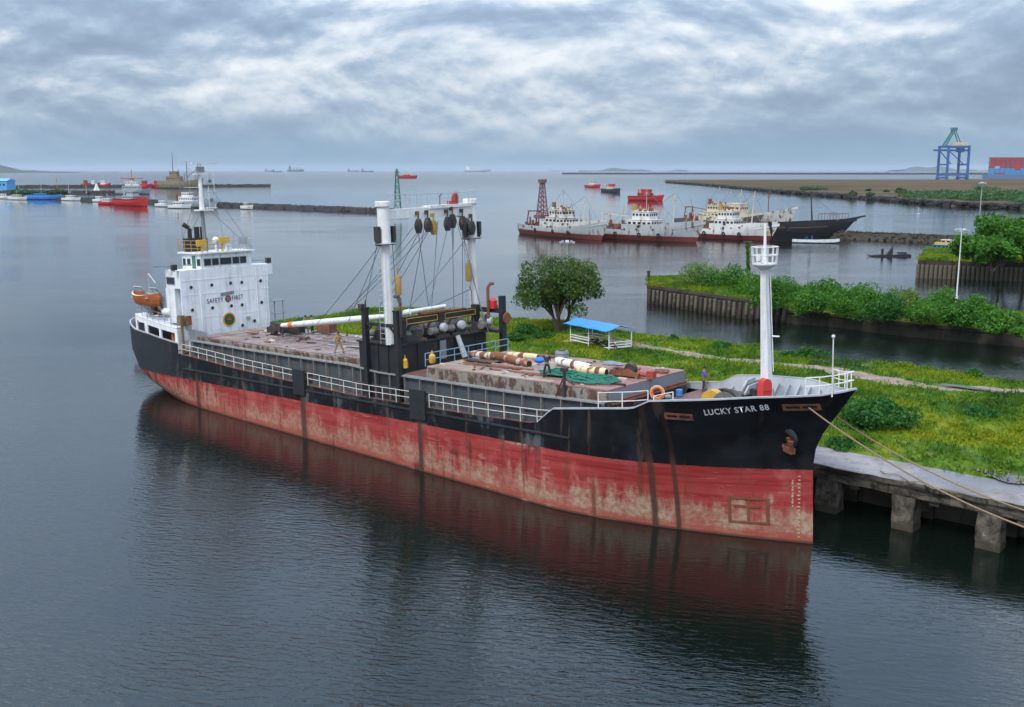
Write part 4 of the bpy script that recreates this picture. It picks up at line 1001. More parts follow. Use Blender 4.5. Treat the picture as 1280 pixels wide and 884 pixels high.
mb = MB(); mb.box((XF - 1.75, -4.92, 14.05), (1.5, .06, .75)); w_ = mb.build('window', FRAME, dh); MB().box((XF - 1.75, -4.94, 14.05), (1.36, .06, .62)).build('pane', GLASS, w_)
MB().path([(XF + .08, -2.9, 8.9), (XF + .08, -2.9, 13.0)], .05).path([(XF + .08, 3.6, 8.9), (XF + .08, 3.6, 15.0)], .045).build('drain_pipe', DHWHITE, dh)
MB().b2((XF + .01, -4.7, 9.3), (XF + .12, -4.1, 10.1)).build('vent_box', FRAME, dh); MB().b2((XF + .01, 2.2, 9.6), (XF + .10, 2.6, 9.9)).build('vent_box', FRAME, dh)
mb = MB()
for k in range(13): mb.tube((XF + .12, 4.55, 9.0 + k * .45), (XF + .12, 4.9, 9.0 + k * .45), .02, .02, 4)
mb.path([(XF + .12, 4.55, 8.9), (XF + .12, 4.55, 15)], .025, 4); mb.path([(XF + .12, 4.9, 8.9), (XF + .12, 4.9, 15)], .025, 4); mb.build('ladder', DHWHITE, dh)
# wheelhouse
mb = MB(); mb.b2((-66.5, -2.45, 14.9), (-63.0, 3.3, 16.52)); mb.b2((-66.8, -2.75, 16.52), (-62.65, 3.6, 16.66))
whs = mb.build('wheelhouse', DHWHITE, ship)
for y0, y1 in ((-2.13, -1.41), (-1.24, -.53), (-.34, .91), (1.09, 1.81), (1.97, 2.66)):
    w_ = MB().b2((-63.03, y0 - .05, 15.32), (-62.965, y1 + .05, 16.05)).build('window', FRAME, whs); MB().b2((-63.0, y0, 15.37), (-62.95, y1, 16.0)).build('pane', GLASS, w_)
for x0, x1 in ((-63.7, -63.15), (-65.5, -64.95), (-66.3, -65.85)):
    w_ = MB().b2((x0 - .05, -2.485, 15.32), (x1 + .05, -2.42, 16.05)).build('window', FRAME, whs); MB().b2((x0, -2.5, 15.37), (x1, -2.44, 16.0)).build('pane', GLASS, w_)
MB().b2((-64.6, -2.5, 14.95), (-64.0, -2.42, 16.3)).build('door', GREENP, whs)
for y in (5.45, -5.3): MB().box((XF - .3, y, 15.4), (.35, .5, .55)).tube((XF - .3, y, 15), (XF - .3, y, 15.3), .06, .06, 6).build('wing_lamp', BLACKR, dh)
mb = MB(); mb.path([(XF - .2, 3.4, 15.5), (XF - .2, 5.7, 15.45)], .03, 5); mb.path([(XF - 2.4, -6.3, 15.5), (XF - 1, -4.3, 15.5), (XF - .4, -3.0, 15.55)], .04, 5)
for x, y in ((-65.3, -6.0), (-65.2, -5.2), (-64.3, -5.4)): mb.box((x, y, 15.45), (.7, .25, .1), random.random())
mb.build('wing_fitting', GREY, dh)
railing(whs, 'roof_railing', [(-66.7, -2.65, 16.66), (-62.8, -2.65, 16.66), (-62.8, -.6, 16.66)], 1.15, OCHRE, 1.0, (1, .66, .33), .03, None, True)
railing(whs, 'roof_railing', [(-62.8, -.6, 16.66), (-62.8, 3.5, 16.66), (-66.7, 3.5, 16.66)], 1.1, GREYL, 1.0, (1, .5), .02, None, True)
mb = MB()
for (x, y, h_) in ((-62.9, 1.2, 1.8), (-63.0, 2.1, 2.2), (-64, 3.3, 2.0), (-65.8, 3.2, 2.6), (-63.5, .2, 1.5)): MB().tube((x, y, 16.6), (x, y, 16.6 + h_), .03, .015, 5).ball((x, y, 16.7 + h_ * .6), .07, 6, 4).build('antenna', GREYL, whs)
MB().box((-63.2, 2.6, 17.6), (.05, 1.1, .7)).tube((-63.2, 2.6, 16.6), (-63.2, 2.6, 17.4), .04, .04, 5).build('antenna_panel', GREYL, whs)
MB().box((-63.6, -1.9, 17.55), (.5, .95, .62)).tube((-63.6, -1.9, 16.66), (-63.6, -1.9, 17.3), .12, .12, 6).build('equipment_box', YELLOW, whs); MB().box((-63.3, .35, 17.75), (.45, 1.15, .62)).tube((-63.4, .3, 16.66), (-63.4, .3, 17.5), .1, .1, 6).build('equipment_box', YELLOW, whs)
mb = MB(); mb.ball((-63.5, -.35, 17.75), .36, 12, 8); mb.tube((-63.5, -.35, 16.66), (-63.5, -.35, 17.5), .14, .12, 8); mb.box((-63.1, .75, 17.0), (.4, .6, .55)); mb.build('antenna_dome', WHITE, whs)
mb = MB(); mb.b2((-66.5, -2.2, 16.66), (-65.4, -.1, 18.0)); mb.tube((-66.0, -1.7, 18.0), (-66.0, -1.7, 19.0), .22, .2, 10); mb.tube((-66.0, -1.7, 19.0), (-66.3, -2.2, 19.4), .2, .25, 10); mb.tube((-66.0, -.9, 18.0), (-66.0, -.9, 19.1), .26, .26, 10); mb.tube((-66.0, -.3, 18), (-66.0, -.3, 19.1), .2, .2, 10)
mb.build('funnel', BLACK, ship)
mb = MB(); mb.tube((-65.2, -.55, 16.66), (-65.3, -.55, 20.8), .22, .19, 10, 1); mb.tube((-65.3, -.55, 20.8), (-65.35, -.5, 24.4), .26, .15, 10); mb.box((-65.2, -.4, 20.75), (1.1, 1.6, .14)); mb.box((-65.3, -.5, 24.3), (.5, 1.4, .1)); mb.box((-65.3, -.45, 24.75), (.45, .7, .55), 0, 1); mb.tube((-65.3, -.4, 24.9), (-65.3, -.4, 25.3), .09, .09, 6)
for y in (.35, 1.0): mb.tube((-65.3, y, 20.8), (-65.3, y, 24.8), .035, .03, 5)
mb.box((-65.2, .4, 20.95), (.5, 1.2, .12)); mb.box((-65.3, .7, 22.6), (.1, 1.0, .06)); mb.box((-65.3, -1.4, 23.0), (.06, 1.9, .06)); mb.box((-65.3, .55, 23.6), (.25, .25, .3), 0, 1); mb.box((-65.3, .6, 21.7), (.25, .25, .4), 0, 1)
rmst = mb.build('radar_mast', [WHITE, GREY], ship)
mb = MB(); mb.box((-65.3, .1, 25.38), (.22, 3.1, .16), .12); mb.build('radar_scanner', WHITE, rmst)
mb = MB()
for a, b in (((-65.3, -.5, 20.8), (-66.6, -2.4, 16.8)), ((-65.3, -.5, 23.5), (-66.7, -2.6, 16.8)), ((-65.3, .2, 20.8), (-62.9, 3.2, 16.8)), ((-65.3, .2, 23.5), (-62.9, 3.4, 16.8)), ((-65.3, .5, 24.3), (-63.2, .6, 16.7))): mb.tube(a, b, .022, .022, 4)
mb.build('stay_wire', WIRE, rmst)
# poop gallery: white side house with open bays following the hull
def hp(x, z, off=0): y = half(x, min(z, 9.4)); return (x, -(y - .06 - off), z)
mb = MB(); xs = np.linspace(-71.9, -63.3, 18)
ztl = lambda x: 9.5 + .85 * max(0, (-63.3 - x) / 8.6) ** 1.3
for off in (0, .14): mb.grid([[hp(x, ztl(x) - .5, off), hp(x, ztl(x), off)] for x in xs], flip=(off == 0))
mb.grid([[hp(x, ztl(x), -.03), hp(x, ztl(x) + .05, -.03), (x, -3.9, ztl(x) + .05)] for x in xs], flip=True)
mb.grid([[hp(x, ztl(x) - .5, 0), hp(x, ztl(x) - .5, .14)] for x in xs])
for xa, xb in ((-71.9, -71.4), (-69.35, -69.0), (-66.7, -66.3), (-63.75, -63.25)):
    for off in (0, .14): mb.grid([[hp(x, ztop(x) - .1, off), hp(x, ztl(x) - .49, off)] for x in (xa, xb)], flip=(off == 0))
    for x in (xa, xb): mb.grid([[hp(x, ztop(x) - .1, 0), hp(x, ztl(x) - .49, 0)], [hp(x, ztop(x) - .1, .14), hp(x, ztl(x) - .49, .14)]], flip=(x == xb))
mb.add([hp(-63.3, 7.0), hp(-63.3, ztl(-63.3)), (-63.3, -4.2, 9.5), (-63.3, -4.2, 7.0)], [(0, 1, 2, 3)])
pg = mb.build('poop_gallery', DHWHITE, ship)
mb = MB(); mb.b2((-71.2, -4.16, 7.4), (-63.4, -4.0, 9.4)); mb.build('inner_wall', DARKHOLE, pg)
MB().tube((-65.2, -4.7, 7.4), (-65.2, -4.7, 9.0), .25, .25, 10).build('gas_bottle', ORANGE, pg)
railing(pg, 'gallery_railing', [hp(x, ztl(x) + .05, .15) for x in np.linspace(-71.5, -63.4, 9)], 1.0, GREYL, 1.1, (1, .5), .022)
mb = MB()
mb.grid([[(-77.5 + .2 * i, s * 2.9 * (1 if i else .6), 9.05) for s in (-1, 0, 1)] for i in (0, 8, 18)]); mb.build('poop_deck', GREYL, ship)
mb = MB(); mb.b2((-63.3, -5.3, 9.75), (-62.75, -4.8, 10.75)); mb.build('locker', OCHRED, ship); mb = MB(); mb.b2((-62.6, -4.85, 9.8), (-62.2, -4.4, 10.7)); mb.build('locker', RUSTM, ship); MB().tube((-62.9, -5.1, 7.0), (-62.9, -5.1, 9.75), .12, .12, 8).build('vent_pipe', OCHRED, ship)
mb = MB(); mb.ext([(-62.7, 7), (-62.7, 9.3), (-61.6, 9.35), (-59.8, 9.25), (-59.2, 8.7), (-59.0, 7)], lambda u, v, s: (u, -4.45 + .2 * s, v)); mb.build('breakwater_plate', GREY, ship)
mb = MB(); mb.path([(XF + .1, 5.6, 9.0), (XF + .1, 5.6, 11.2)], .05); mb.box((XF + .3, 5.9, 11.2), (.9, 1.4, .06)); mb.box((XF + .3, 5.9, 9.9), (.9, 1.2, .06)); mb.path([(XF + .6, 6.3, 9.0), (XF + .6, 6.3, 11.2)], .04); mb.build('gangway_davit', GREY, ship)
# davits
mb = MB()
for x in (-70.2, -67.2):
    mb.path([(x, -4.3, 10.2), (x + .1, -4.6, 12.4), (x + .15, -5.2, 13.2), (x, -5.9, 13.3)], .12, 6); mb.beam((x, -4.0, 10.2), (x, -5.2, 11.6), .14, .2); mb.tube((x, -5.5, 13.2), (x, -5.5, 12.7), .03, .03, 4)
mb.path([(-70.2, -4.7, 12.6), (-67.2, -4.5, 12.2)], .06); mb.path([(-71.5, -3.5, 10.2), (-71.5, -3.5, 14.4), (-69.4, -3.9, 13.5)], .07, 6); mb.build('boat_davit', GREYL, ship)
mb = MB(); mb.b2((-71.4, -3.9, 10.2), (-70.3, -2.8, 12.0)); mb.lathe([(.4, 0), (.4, 1.8), (.2, 2.0)], (-69.8, -3.3, 10.2), 10); mb.build('vent_trunk', RUSTM, ship)
# ---------------------------------------------------------------- writing and marks
def text_mesh(body, size, ext=.01):
    cu = bpy.data.curves.new('t', 'FONT'); cu.body = body; cu.size = size; cu.extrude = ext; cu.align_x = 'LEFT'; cu.offset = .010 if ext == 0 else 0; cu.resolution_u = 3; cu.space_character = 1.12
    o_ = bpy.data.objects.new('t', cu); col.objects.link(o_); dg = bpy.context.evaluated_depsgraph_get(); me = bpy.data.meshes.new_from_object(o_.evaluated_get(dg)); bpy.data.objects.remove(o_); bpy.data.curves.remove(cu); return me
me = text_mesh('LUCKY STAR 88', .62, .0); me.name = 'ship_name'
bm = bmesh.new(); bm.from_mesh(me); bmesh.ops.remove_doubles(bm, verts=bm.verts[:], dist=.0005); bmesh.ops.triangulate(bm, faces=bm.faces[:]); 
wdt = max(v.co.x for v in bm.verts); hgt_ = .40
for v in bm.verts:
    x = -5.05 + v.co.x * 3.45 / wdt; z = 8.12 + (x + 5.35) * .145 + v.co.y * .86
    v.co = (x, -(half(x, z) + .035), z)
bm.to_mesh(me); bm.free(); me.materials.clear(); me.materials.append(WHITE); link('ship_name', me, ship)
LETTER = paint('black lettering', (.02, .02, .022), 0, .1)
def front_text(body, size, y0, z0, wid, slope=0, arch=0):
    me = text_mesh(body, size, .006); me.name = 'lettering'; w_ = max(v.co.x for v in me.vertices)
    for v in me.vertices:
        a = v.co.x / w_; v.co = (XF + .03 + v.co.z, y0 + a * wid, z0 + v.co.y + slope * a)
    me.materials.append(LETTER); return link('lettering', me, dh)
front_text('SAFETY', .66, -2.2, 11.62, 1.85, .02); front_text('FIRST', .66, .62, 11.68, 1.35, .06)
mb = MB(); mb.lathe([(.34, 0), (.34, .02)], (XF + .02, .2, 11.9), 16, 'X', 0); mb.lathe([(.22, 0), (.22, .02)], (XF + .035, .2, 11.9), 16, 'X', 1); mb.box((XF + .06, .2, 11.9), (.02, .12, .5), 0, 2); mb.box((XF + .06, .2, 11.9), (.018, .5, .12), 0, 2)
mb.build('wheel_mark', [LETTER, FRAME, REDP], dh)
mb = MB()
for i in range(8): mb.box((XF + .03, -.52 + i * .195, 12.36 + i * .018), (.02, .15, .34)); 
mb.build('dark_lettering_bar', GREY, dh)
mb = MB(); mb.lathe([(.72, 0), (.72, .03)], (XF + .02, .17, 9.82), 28, 'X', 0); mb.lathe([(.58, 0), (.58, .03)], (XF + .04, .17, 9.82), 28, 'X', 1); mb.box((XF + .08, .17, 9.82), (.02, .42, .16), 0, 2); mb.box((XF + .08, .17, 9.9), (.018, .16, .3), 0, 2)
EMG = paint('emblem dark green', (.025, .07, .03), 0, .3); mb.build('funnel_emblem', [YELLOW, EMG, RED], dh)
def on_hull(mb, x0, x1, z0, z1, th=.05, k=0, n=5):
    xs = np.linspace(x0, x1, n); a = [[(x, -(half(x, z) + e), z) for x in xs] for z in (z0, z1) for e in (th,)]
    b = [[(x, -(half(x, z0) - .02), z0) for x in xs], [(x, -(half(x, z0) + th), z0) for x in xs], [(x, -(half(x, z1) + th), z1) for x in xs], [(x, -(half(x, z1) - .02), z1) for x in xs]]
    mb.grid(b, k); 
    for x, f in ((x0, 0), (x1, 1)): mb.add([(x, -(half(x, z0) - .02), z0), (x, -(half(x, z0) + th), z0), (x, -(half(x, z1) + th), z1), (x, -(half(x, z1) - .02), z1)], [(0, 1, 2, 3) if f else (3, 2, 1, 0)], k)
BOXR = paint('rust frame', (.16, .055, .025), .5, .5)
mb = MB(); X0, X1, Z0, Z1 = -4.55, -2.3, 1.05, 2.75
on_hull(mb, X0, X1, Z0, Z0 + .14); on_hull(mb, X0, X1, Z1 - .14, Z1); on_hull(mb, X0, X0 + .16, Z0, Z1); on_hull(mb, X1 - .16, X1, Z0, Z1); on_hull(mb, X0 + .3, X1 - .5, 2.1, 2.24); on_hull(mb, -3.5, -3.36, Z0 + .2, Z1 - .25)
mb.build('bow_thruster_mark', BOXR, ship)
DRAFT = paint('weathered draft marks', (.40, .30, .17), .35, .6)
mb = MB()
for i in range(17): z = .35 + i * .24; j = .03 * (i % 3); on_hull(mb, -.80 - j, -.70, z, z + .085, .015, 0, 2)
for i in range(9): z = 2.3 + i * .2; on_hull(mb, -1.12 - .02 * (i % 2), -1.05, z, z + .10 + .05 * (i % 2), .015, 0, 2)
mb.build('draft_mark', DRAFT, ship)['kind'] = 'stuff'
for xa, xb, za in ((-7.4, -5.75, 7.78), (-.95, .75, 8.62)):
    mb = MB(); on_hull(mb, xa, xb, za - .02, za + .10, .09); on_hull(mb, xa, xb, za + .28, za + .40, .09); on_hull(mb, xa, xa + .14, za + .1, za + .28, .09); on_hull(mb, xb - .14, xb, za + .1, za + .28, .09); on_hull(mb, (xa + xb) / 2 - .05, (xa + xb) / 2 + .05, za + .1, za + .28, .09)
    fl_ = mb.build('fairlead', RUSTM, ship); mb = MB(); on_hull(mb, xa + .1, xb - .1, za + .08, za + .30, .03); mb.build('opening', DARKHOLE, fl_)
mb = MB(); yh = -half(-1.1, 6.7); mb.lathe([(.62, 0), (.62, .25), (.45, .32), (.40, .1)], (0, 0, 0), 16); mb.build('hawse_pipe', BLACK, ship, T(-1.05, yh + .05, 6.75) @ Matrix.Rotation(R(105), 4, 'X') @ Matrix.Rotation(R(-20), 4, 'Y'))
# ---------------------------------------------------------------- foremast and foredeck
mb = MB(); P = []
for z, wx, wy in ((7.5, .28, .29), (9.0, .27, .28), (13, .225, .235), (17.0, .175, .185)):
    P.append([(-3.2 - (z - 8) * .035 + wx * sx, wy * sy, z) for sx, sy in ((-1, -1), (1, -1), (1, 1), (-1, 1), (-1, -1))])
mb.grid(P, flip=True)
FM = paint('mast white', (.64, .64, .63), .06, .4); fm = mb.build('foremast', FM, ship)
mb = MB(); c_ = (-3.5, 0, 17.0); mb.lathe([(.22, -.35), (.74, -.02), (.74, .06)], c_, 14); mb.lathe([(.26, .05), (.11, .4), (.09, 1.2), (.07, 2.35), (.04, 2.45)], c_, 10)
for i in range(14):
    a = 2 * math.pi * i / 14; mb.tube((c_[0] + .72 * math.cos(a), .72 * math.sin(a), 17.05), (c_[0] + .80 * math.cos(a), .80 * math.sin(a), 18.05), .024, .024, 5)
for zz, rr_ in ((18.05, .80), (17.55, .765)): mb.path([(c_[0] + rr_ * math.cos(2 * math.pi * i / 14), rr_ * math.sin(2 * math.pi * i / 14), zz) for i in range(15)], .032, 5)
mb.box((-3.5, -.7, 17.4), (.25, .25, .3)); mb.build('crows_nest', FM, fm)
mb = MB(); mb.tube((-3.5, .35, 18.7), (-3.5, .35, 19.0), .14, .07, 8); mb.box((-3.5, .3, 18.9), (.08, .5, .06)); mb.build('mast_bell', OCHRE, fm)
DOORM = Matrix.Translation((-3.05, -.62, 0)) @ Matrix.Rotation(R(70), 4, 'Z')
mb = MB(); mb.ext([(-.36, 7.5), (.36, 7.5), (.36, 9.75), (.26, 9.98), (.0, 10.08), (-.26, 9.98), (-.36, 9.75)], lambda u, v, s: DOORM @ Vector((u, -.25 + .5 * s, v))); fd = mb.build('locker', RED, fm)
mb = MB()
for z in (8.6, 9.35):
    for s_ in (-1, 1): mb.beam(DOORM @ Vector((-.38, .265 * s_, z)), DOORM @ Vector((.38, .265 * s_, z)), .05, .04)
mb.build('hinge', REDP, fd)
mb = MB(); mb.tube((-2.92, .2, 10.4), (-3.22, .15, 17.0), .03, .03, 5); mb.tube((-3, .1, 12.6), (-2.55, .2, 12.6), .05, .05, 5); mb.build('mast_pipe', WHITE, fm)
winch(-5.1, -1.7, 7.55, .1, 1.1); winch(-4.9, 1.8, 7.55, .1, 1.15)
mb = MB(); mb.lathe([(.68, -.3), (.68, .3)], (-5.9, -1.9, 8.6), 16, 'Y'); mb.box((-5.9, -1.9, 7.9), (1.2, .5, .8)); mb.build('windlass_cover', paint('worn yellow', (.50, .30, .03), .25, .4), ship)
mb = MB(); mb.lathe([(.95, -.05), (.95, .25), (.6, .3)], (-5.5, -1.35, 8.35), 16, 'Y'); mb.box((-5.2, .2, 8.2), (1.4, .8, 1.2)); mb.box((-4.5, .6, 8.9), (.7, .5, .4)); mb.build('windlass', BLACKR, ship)
mb = MB(); mb.ext([(-1.2, 7.55), (-1.2, 8.9), (-.7, 9.3), (.5, 9.35), (1.0, 8.9), (1.2, 7.55)], lambda u, v, s: (-4.7 + .1 * s, u + 1.0, v)); mb.ext([(-.9, 7.55), (-.9, 9.0), (-.5, 9.35), (.5, 9.4), (.9, 7.55)], lambda u, v, s: (-5.6 + .1 * s, u + 2.2, v)); mb.build('winch_shield', GREYL, ship)
mb = MB()
for x, y in ((-2.6, 1.2), (-2.6, -1.0), (-7.5, 2.9), (-7.5, -3.4)):
    for k in (-.3, .3): mb.lathe([(.17, 0), (.17, .6), (.22, .62), (.22, .7)], (x + k, y, 7.55), 10)
    mb.box((x, y, 7.6), (1.1, .5, .1))
mb.build('mooring_bitts', BLACKR, ship)
mb = MB()
mb.tube((-9.4, -1.6, 7.5), (-9.4, -1.6, 8.3), .14, .12, 8).lathe([(.12, 0), (.24, .02), (.24, .12), (.1, .2)], (-9.4, -1.6, 8.3), 10); mb.build('vent_cowl', GREY, ship)
mb = MB(); mb.b2((-11.95, -4.4, 7.98), (-11.7, 4.4, 8.08)); 
for y in np.arange(-4.0, 4.4, 1.9): mb.b2((-11.96, y, 6.3), (-11.7, y + .08, 8.0))
mb.path([(-11.85, -4.4, 8.2), (-11.85, 4.4, 8.2)], .06); mb.build('break_beam', RUSTM, ship)
mb = MB(); mb.beam((-15.5, -4.8, 8.0), (-15.5, -4.75, 9.9), .16, .16); mb.beam((-16.3, -4.8, 8.0), (-15.5, -4.75, 9.6), .07, .07); mb.beam((-14.9, -4.3, 8.9), (-15.5, -4.75, 9.4), .07, .07); mb.box((-15.5, -4.75, 10.0), (.5, .2, .25)); mb.build('wire_roller_stand', BLACKR, ship)
SM = SHIP
def sm(x, y, z, rz=0, ry=0, rx=0): return SM @ T(x, y, z, rz, ry, rx)
# ================================================================== THINGS LYING ON THE SHIP
def on_ship(name, label, cat, M, group=None): return thing(name, label, cat, M, group)
def pipe_mat(name, c, rust): return paint(name, c, rust, .5, .6, .9)
PW = pipe_mat('boom white rusty', (.55, .52, .47), .48); PR = pipe_mat('boom rusted through', (.45, .38, .33), .72); PY = pipe_mat('boom cream', (.60, .50, .30), .3)
def spar(label, a, b, r, mat, bands=()):
    a, b = Vector(a), Vector(b); d_ = b - a; L = d_.length
    root = thing('spar', label, 'pipe', SHIP @ Matrix.Translation(a) @ d_.to_track_quat('X', 'Z').to_matrix().to_4x4(), 'rusty spars lying on the fore hatch')
    MB().lathe([(r * .8, 0), (r, .3), (r * 1.02, L * .5), (r, L - .3), (r * .85, L)], (0, 0, 0), 14, 'X').build('tube', mat, root)
    for q, m_ in bands: MB().lathe([(r * 1.06, -.18), (r * 1.1, -.1), (r * 1.1, .1), (r * 1.06, .18)], (L * q, 0, 0), 14, 'X').build('band', m_, root)
    MB().lathe([(r * .7, -.02), (r * .72, .06)], (L - .03, 0, 0), 12, 'X').build('end_opening', DARKHOLE, root)
    return root
spar('short white pipe with rust spots lying nearest the blue rail', (-29.0, .25, 9.22), (-26.6, .55, 9.22), .27, PW, ((.9, RUSTM),))
spar('pipe streaked all over with red rust, its dark open end by the worker', (-26.9, .75, 9.25), (-21.9, -.95, 9.25), .30, PR, ((.3, RUSTM),))
spar('pale rusty pipe lying behind the streaked one', (-26.3, 1.6, 9.22), (-23.5, 1.9, 9.22), .24, PY, ((.5, RUSTM),))
spar('long white spar with an orange patch just right of the worker', (-21.0, 1.15, 9.30), (-16.9, -.1, 9.30), .30, WHITER, ((.55, RUSTM),))
spar('cream and white spar ending in a yellow rusted tip by the derrick head', (-17.5, -.95, 9.28), (-15.0, -.75, 9.28), .30, PY, ((.75, RUSTM),))
root = thing('derrick_head', 'dark rusty derrick head lying at the front of the fore hatch', 'derrick head', sm(-13.9, .0, 9.3, .08))
MB().ext([(-1.2, -.2), (-1.0, .18), (-.2, .12), (.3, .3), (.8, .1), (1.2, .05), (1.2, -.2)], lambda u, v, s: (u, -.38 + .14 * s, v)).ext([(-1.2, -.2), (-1.0, .25), (-.3, .2), (.2, .3), (.8, .08), (1.2, .0), (1.2, -.2)], lambda u, v, s: (u, .28 + .14 * s, v)).box((-.8, 0, 0), (.3, .6, .3)).box((0, 0, -.08), (2.2, .5, .16)).tube((-1.2, .3, .1), (-.2, -.5, .35), .07, .07, 6).build('frame', RUSTM, root)
MB().lathe([(.42, -.2), (.46, -.1), (.46, .1), (.42, .2)], (.4, 0, .25), 14, 'Y').build('sheave', BLACKR, root); MB().tube((1.0, 0, 0), (1.9, -.1, -.05), .22, .16, 8).box((2.0, 0, 0), (.5, .5, .5)).build('shackle', REDP, root)
CL_GREY_ = paint('grey blue tarpaulin', (.20, .22, .27), 0, .4, .8)
def heap(name, label, cat, M, n, r, h, mat, rw=.035, seed=2):
    rr = random.Random(seed); mb = MB()
    for i in range(n):
        a0 = rr.uniform(0, 6.28); rad = r * rr.uniform(.35, 1); z = h * rr.random() * (1 - rad / r * .7) + .04; ox, oy = rr.uniform(-.3, .3) * r, rr.uniform(-.3, .3) * r
        pts = [(ox + rad * math.cos(a0 + k * .5) * (1 + .2 * math.sin(k * 1.7 + i)), oy + .6 * rad * math.sin(a0 + k * .5), z + .1 * math.sin(k * 2.1 + i) * h) for k in range(10)]
        mb.path(pts, rw, 4)
    return tag(mb.build(name, mat, None, M), label, cat, None)
heap('cargo_net', 'green net heaped on the hatch right beside the bending worker', 'net', sm(-17.9, -2.2, 9.05), 46, 1.25, .42, NETG, .045, 1)
heap('cargo_net', 'green net spread out flat towards the hatch corner', 'net', sm(-15.0, -2.55, 9.05, -.25), 50, 1.8, .26, NETG, .045, 2)
heap('cargo_net', 'green net bundled against the bow rail bulwark', 'net', sm(-.9, 2.2, 8.0), 30, .7, .6, NETG, .04, 3)
heap('rope_coil', 'coil of brown rope on the foredeck beside the red mast door', 'rope', sm(-3.4, 1.9, 7.6), 26, .8, .5, ROPE, .05, 4)
heap('rope_coil', 'brown rope pile on the foredeck between the mast and the bow bulwark', 'rope', sm(-2.2, 1.9, 8.3), 20, .6, .4, ROPE, .05, 6)
root = thing('hook_block', 'small dark cargo hook block lying in the middle of the aft hatch', 'hook', sm(-48.6, -1.3, 9.0, .4)); MB().box((0, 0, .1), (.8, .4, .26)).lathe([(.16, -.12), (.2, 0), (.16, .12)], (.45, 0, .16), 10, 'Y').build('block', BLACKR, root)
for lab, pts in (('cable running from the hook block forward along the aft hatch', [(-48.3, -1.3, 9.08), (-45, -.6, 9.03), (-41, .4, 9.02), (-37.5, .9, 9.03)]), ('cable snaking from the boom head across the aft hatch to the hook block', [(-53.2, -.5, 9.06), (-51.5, -1.6, 9.03), (-50, -1.4, 9.03), (-48.9, -1.4, 9.06)]), ('cable lying along the far side of the aft hatch', [(-52.4, 1.2, 9.04), (-48, 1.9, 9.03), (-43, 2.4, 9.02), (-37.5, 2.6, 9.03)])):
    tag(MB().path(pts, .045, 5).build('steel_cable', WIRE, None, SHIP.copy()), lab, 'cable')
for lab, (x, y, z), (a, b, c_), mt_ in (('rust red tool box on the far edge of the aft hatch', (-51.3, 3.4, 9.5), (1.5, 1.2, 1.15), CONTRED), ('long black open crate beside the two men on the aft hatch', (-54.0, 1.7, 9.35), (1.7, .9, .95), BLACKR)):
    root = thing('deck_box', lab, 'box', sm(x, y, z, .25)); MB().box((0, 0, 0), (a, b, c_)).build('body', RUSTM if mt_ is CONTRED else mt_, root); MB().box((0, 0, c_ / 2 + .03), (a + .06, b + .06, .06)).build('lid', mt_, root)
root = thing('grey_bundle', 'grey wire bundle near the far edge of the fore hatch', 'bundle', sm(-22.0, 3.0, 9.2)); MB().lathe([(.5, .0), (.56, .1), (.5, .25), (.56, .3), (.48, .5)], (0, 0, 0), 12).build('coil', GREY, root); MB().lathe([(.3, .45), (.28, .56)], (0, 0, 0), 10).build('core', BLACKR, root)
root = thing('tarpaulin_heap', 'crumpled grey blue tarpaulin near the far edge of the fore hatch', 'tarpaulin', sm(-17.6, 3.3, 9.0)); MB().ball((0, 0, .08), .5, 9, 5, 0, (1.1, .8, .42)).ball((.5, .2, .05), .35, 7, 4, 0, (1.3, 1, .5)).ball((-.3, -.2, .05), .3, 6, 4, 0, (1.2, .7, .8)).build('cloth', CL_GREY_, root)
for i, (x, y, L, w_, rz, lab) in enumerate([(-24.5, -2.2, 5.5, .28, .05, 'longest weathered plank near the rail side of the fore hatch'), (-23.0, -1.6, 4.2, .25, -.04, 'second plank lying beside the longest one'), (-26.6, -1.0, 3.0, .9, .1, 'dark steel plate lying behind the blue rail'), (-21.2, -3.0, 4.8, .24, .02, 'reddish plank nearest the hatch edge'), (-12.9, 2.6, 1.3, .5, .3, 'small rusty plate at the front far corner of the hatch'), (-24.8, 3.4, 3.4, .4, .1, 'brown board at the far side of the fore hatch')]):
    tag(MB().box((0, 0, .05), (L, w_, .09)).build('loose_plank', [RUSTM, HT2, BLACKR, HT3, RUSTM, RUSTM][i], None, sm(x, y, 9.02, rz)), lab, 'plank')
root = thing('blue_drum', 'small blue drum standing below the hatch front near the purple shirt', 'drum', sm(-11.0, 2.2, 7.6)); MB().lathe([(.22, 0), (.24, .1), (.22, .2), (.24, .25), (.22, .45)], (0, 0, 0), 12).build('body', BLUE, root)
m_ = MB()
def torus(mb, c, R_, r_, axis='X', n=18, m=7, k=0):
    P = []
    for i in range(n + 1):
        a = 2 * math.pi * i / n; row = []
        for j in range(m + 1):
            b = 2 * math.pi * j / m; rad = R_ + r_ * math.cos(b); u, v, w_ = rad * math.cos(a), rad * math.sin(a), r_ * math.sin(b)
            row.append(Vector(c) + (Vector((w_, u, v)) if axis == 'X' else Vector((u, w_, v)) if axis == 'Y' else Vector((u, v, w_))))
        P.append(row)
    return mb.grid(P, k)
root = thing('lifebuoy', 'orange lifebuoy hanging inside the bulwark behind the railing', 'lifebuoy', sm(-8.9, -3.6, 9.0, .4)); torus(MB(), (0, 0, 0), .36, .1, 'Y').build('ring', ORANGE, root)
MB().path([(.47 * math.cos(k * .628), -.02, .47 * math.sin(k * .628)) for k in range(11)], .02, 4).build('grab_line', WHITE, root)
lt = MB(); rr = random.Random(12)
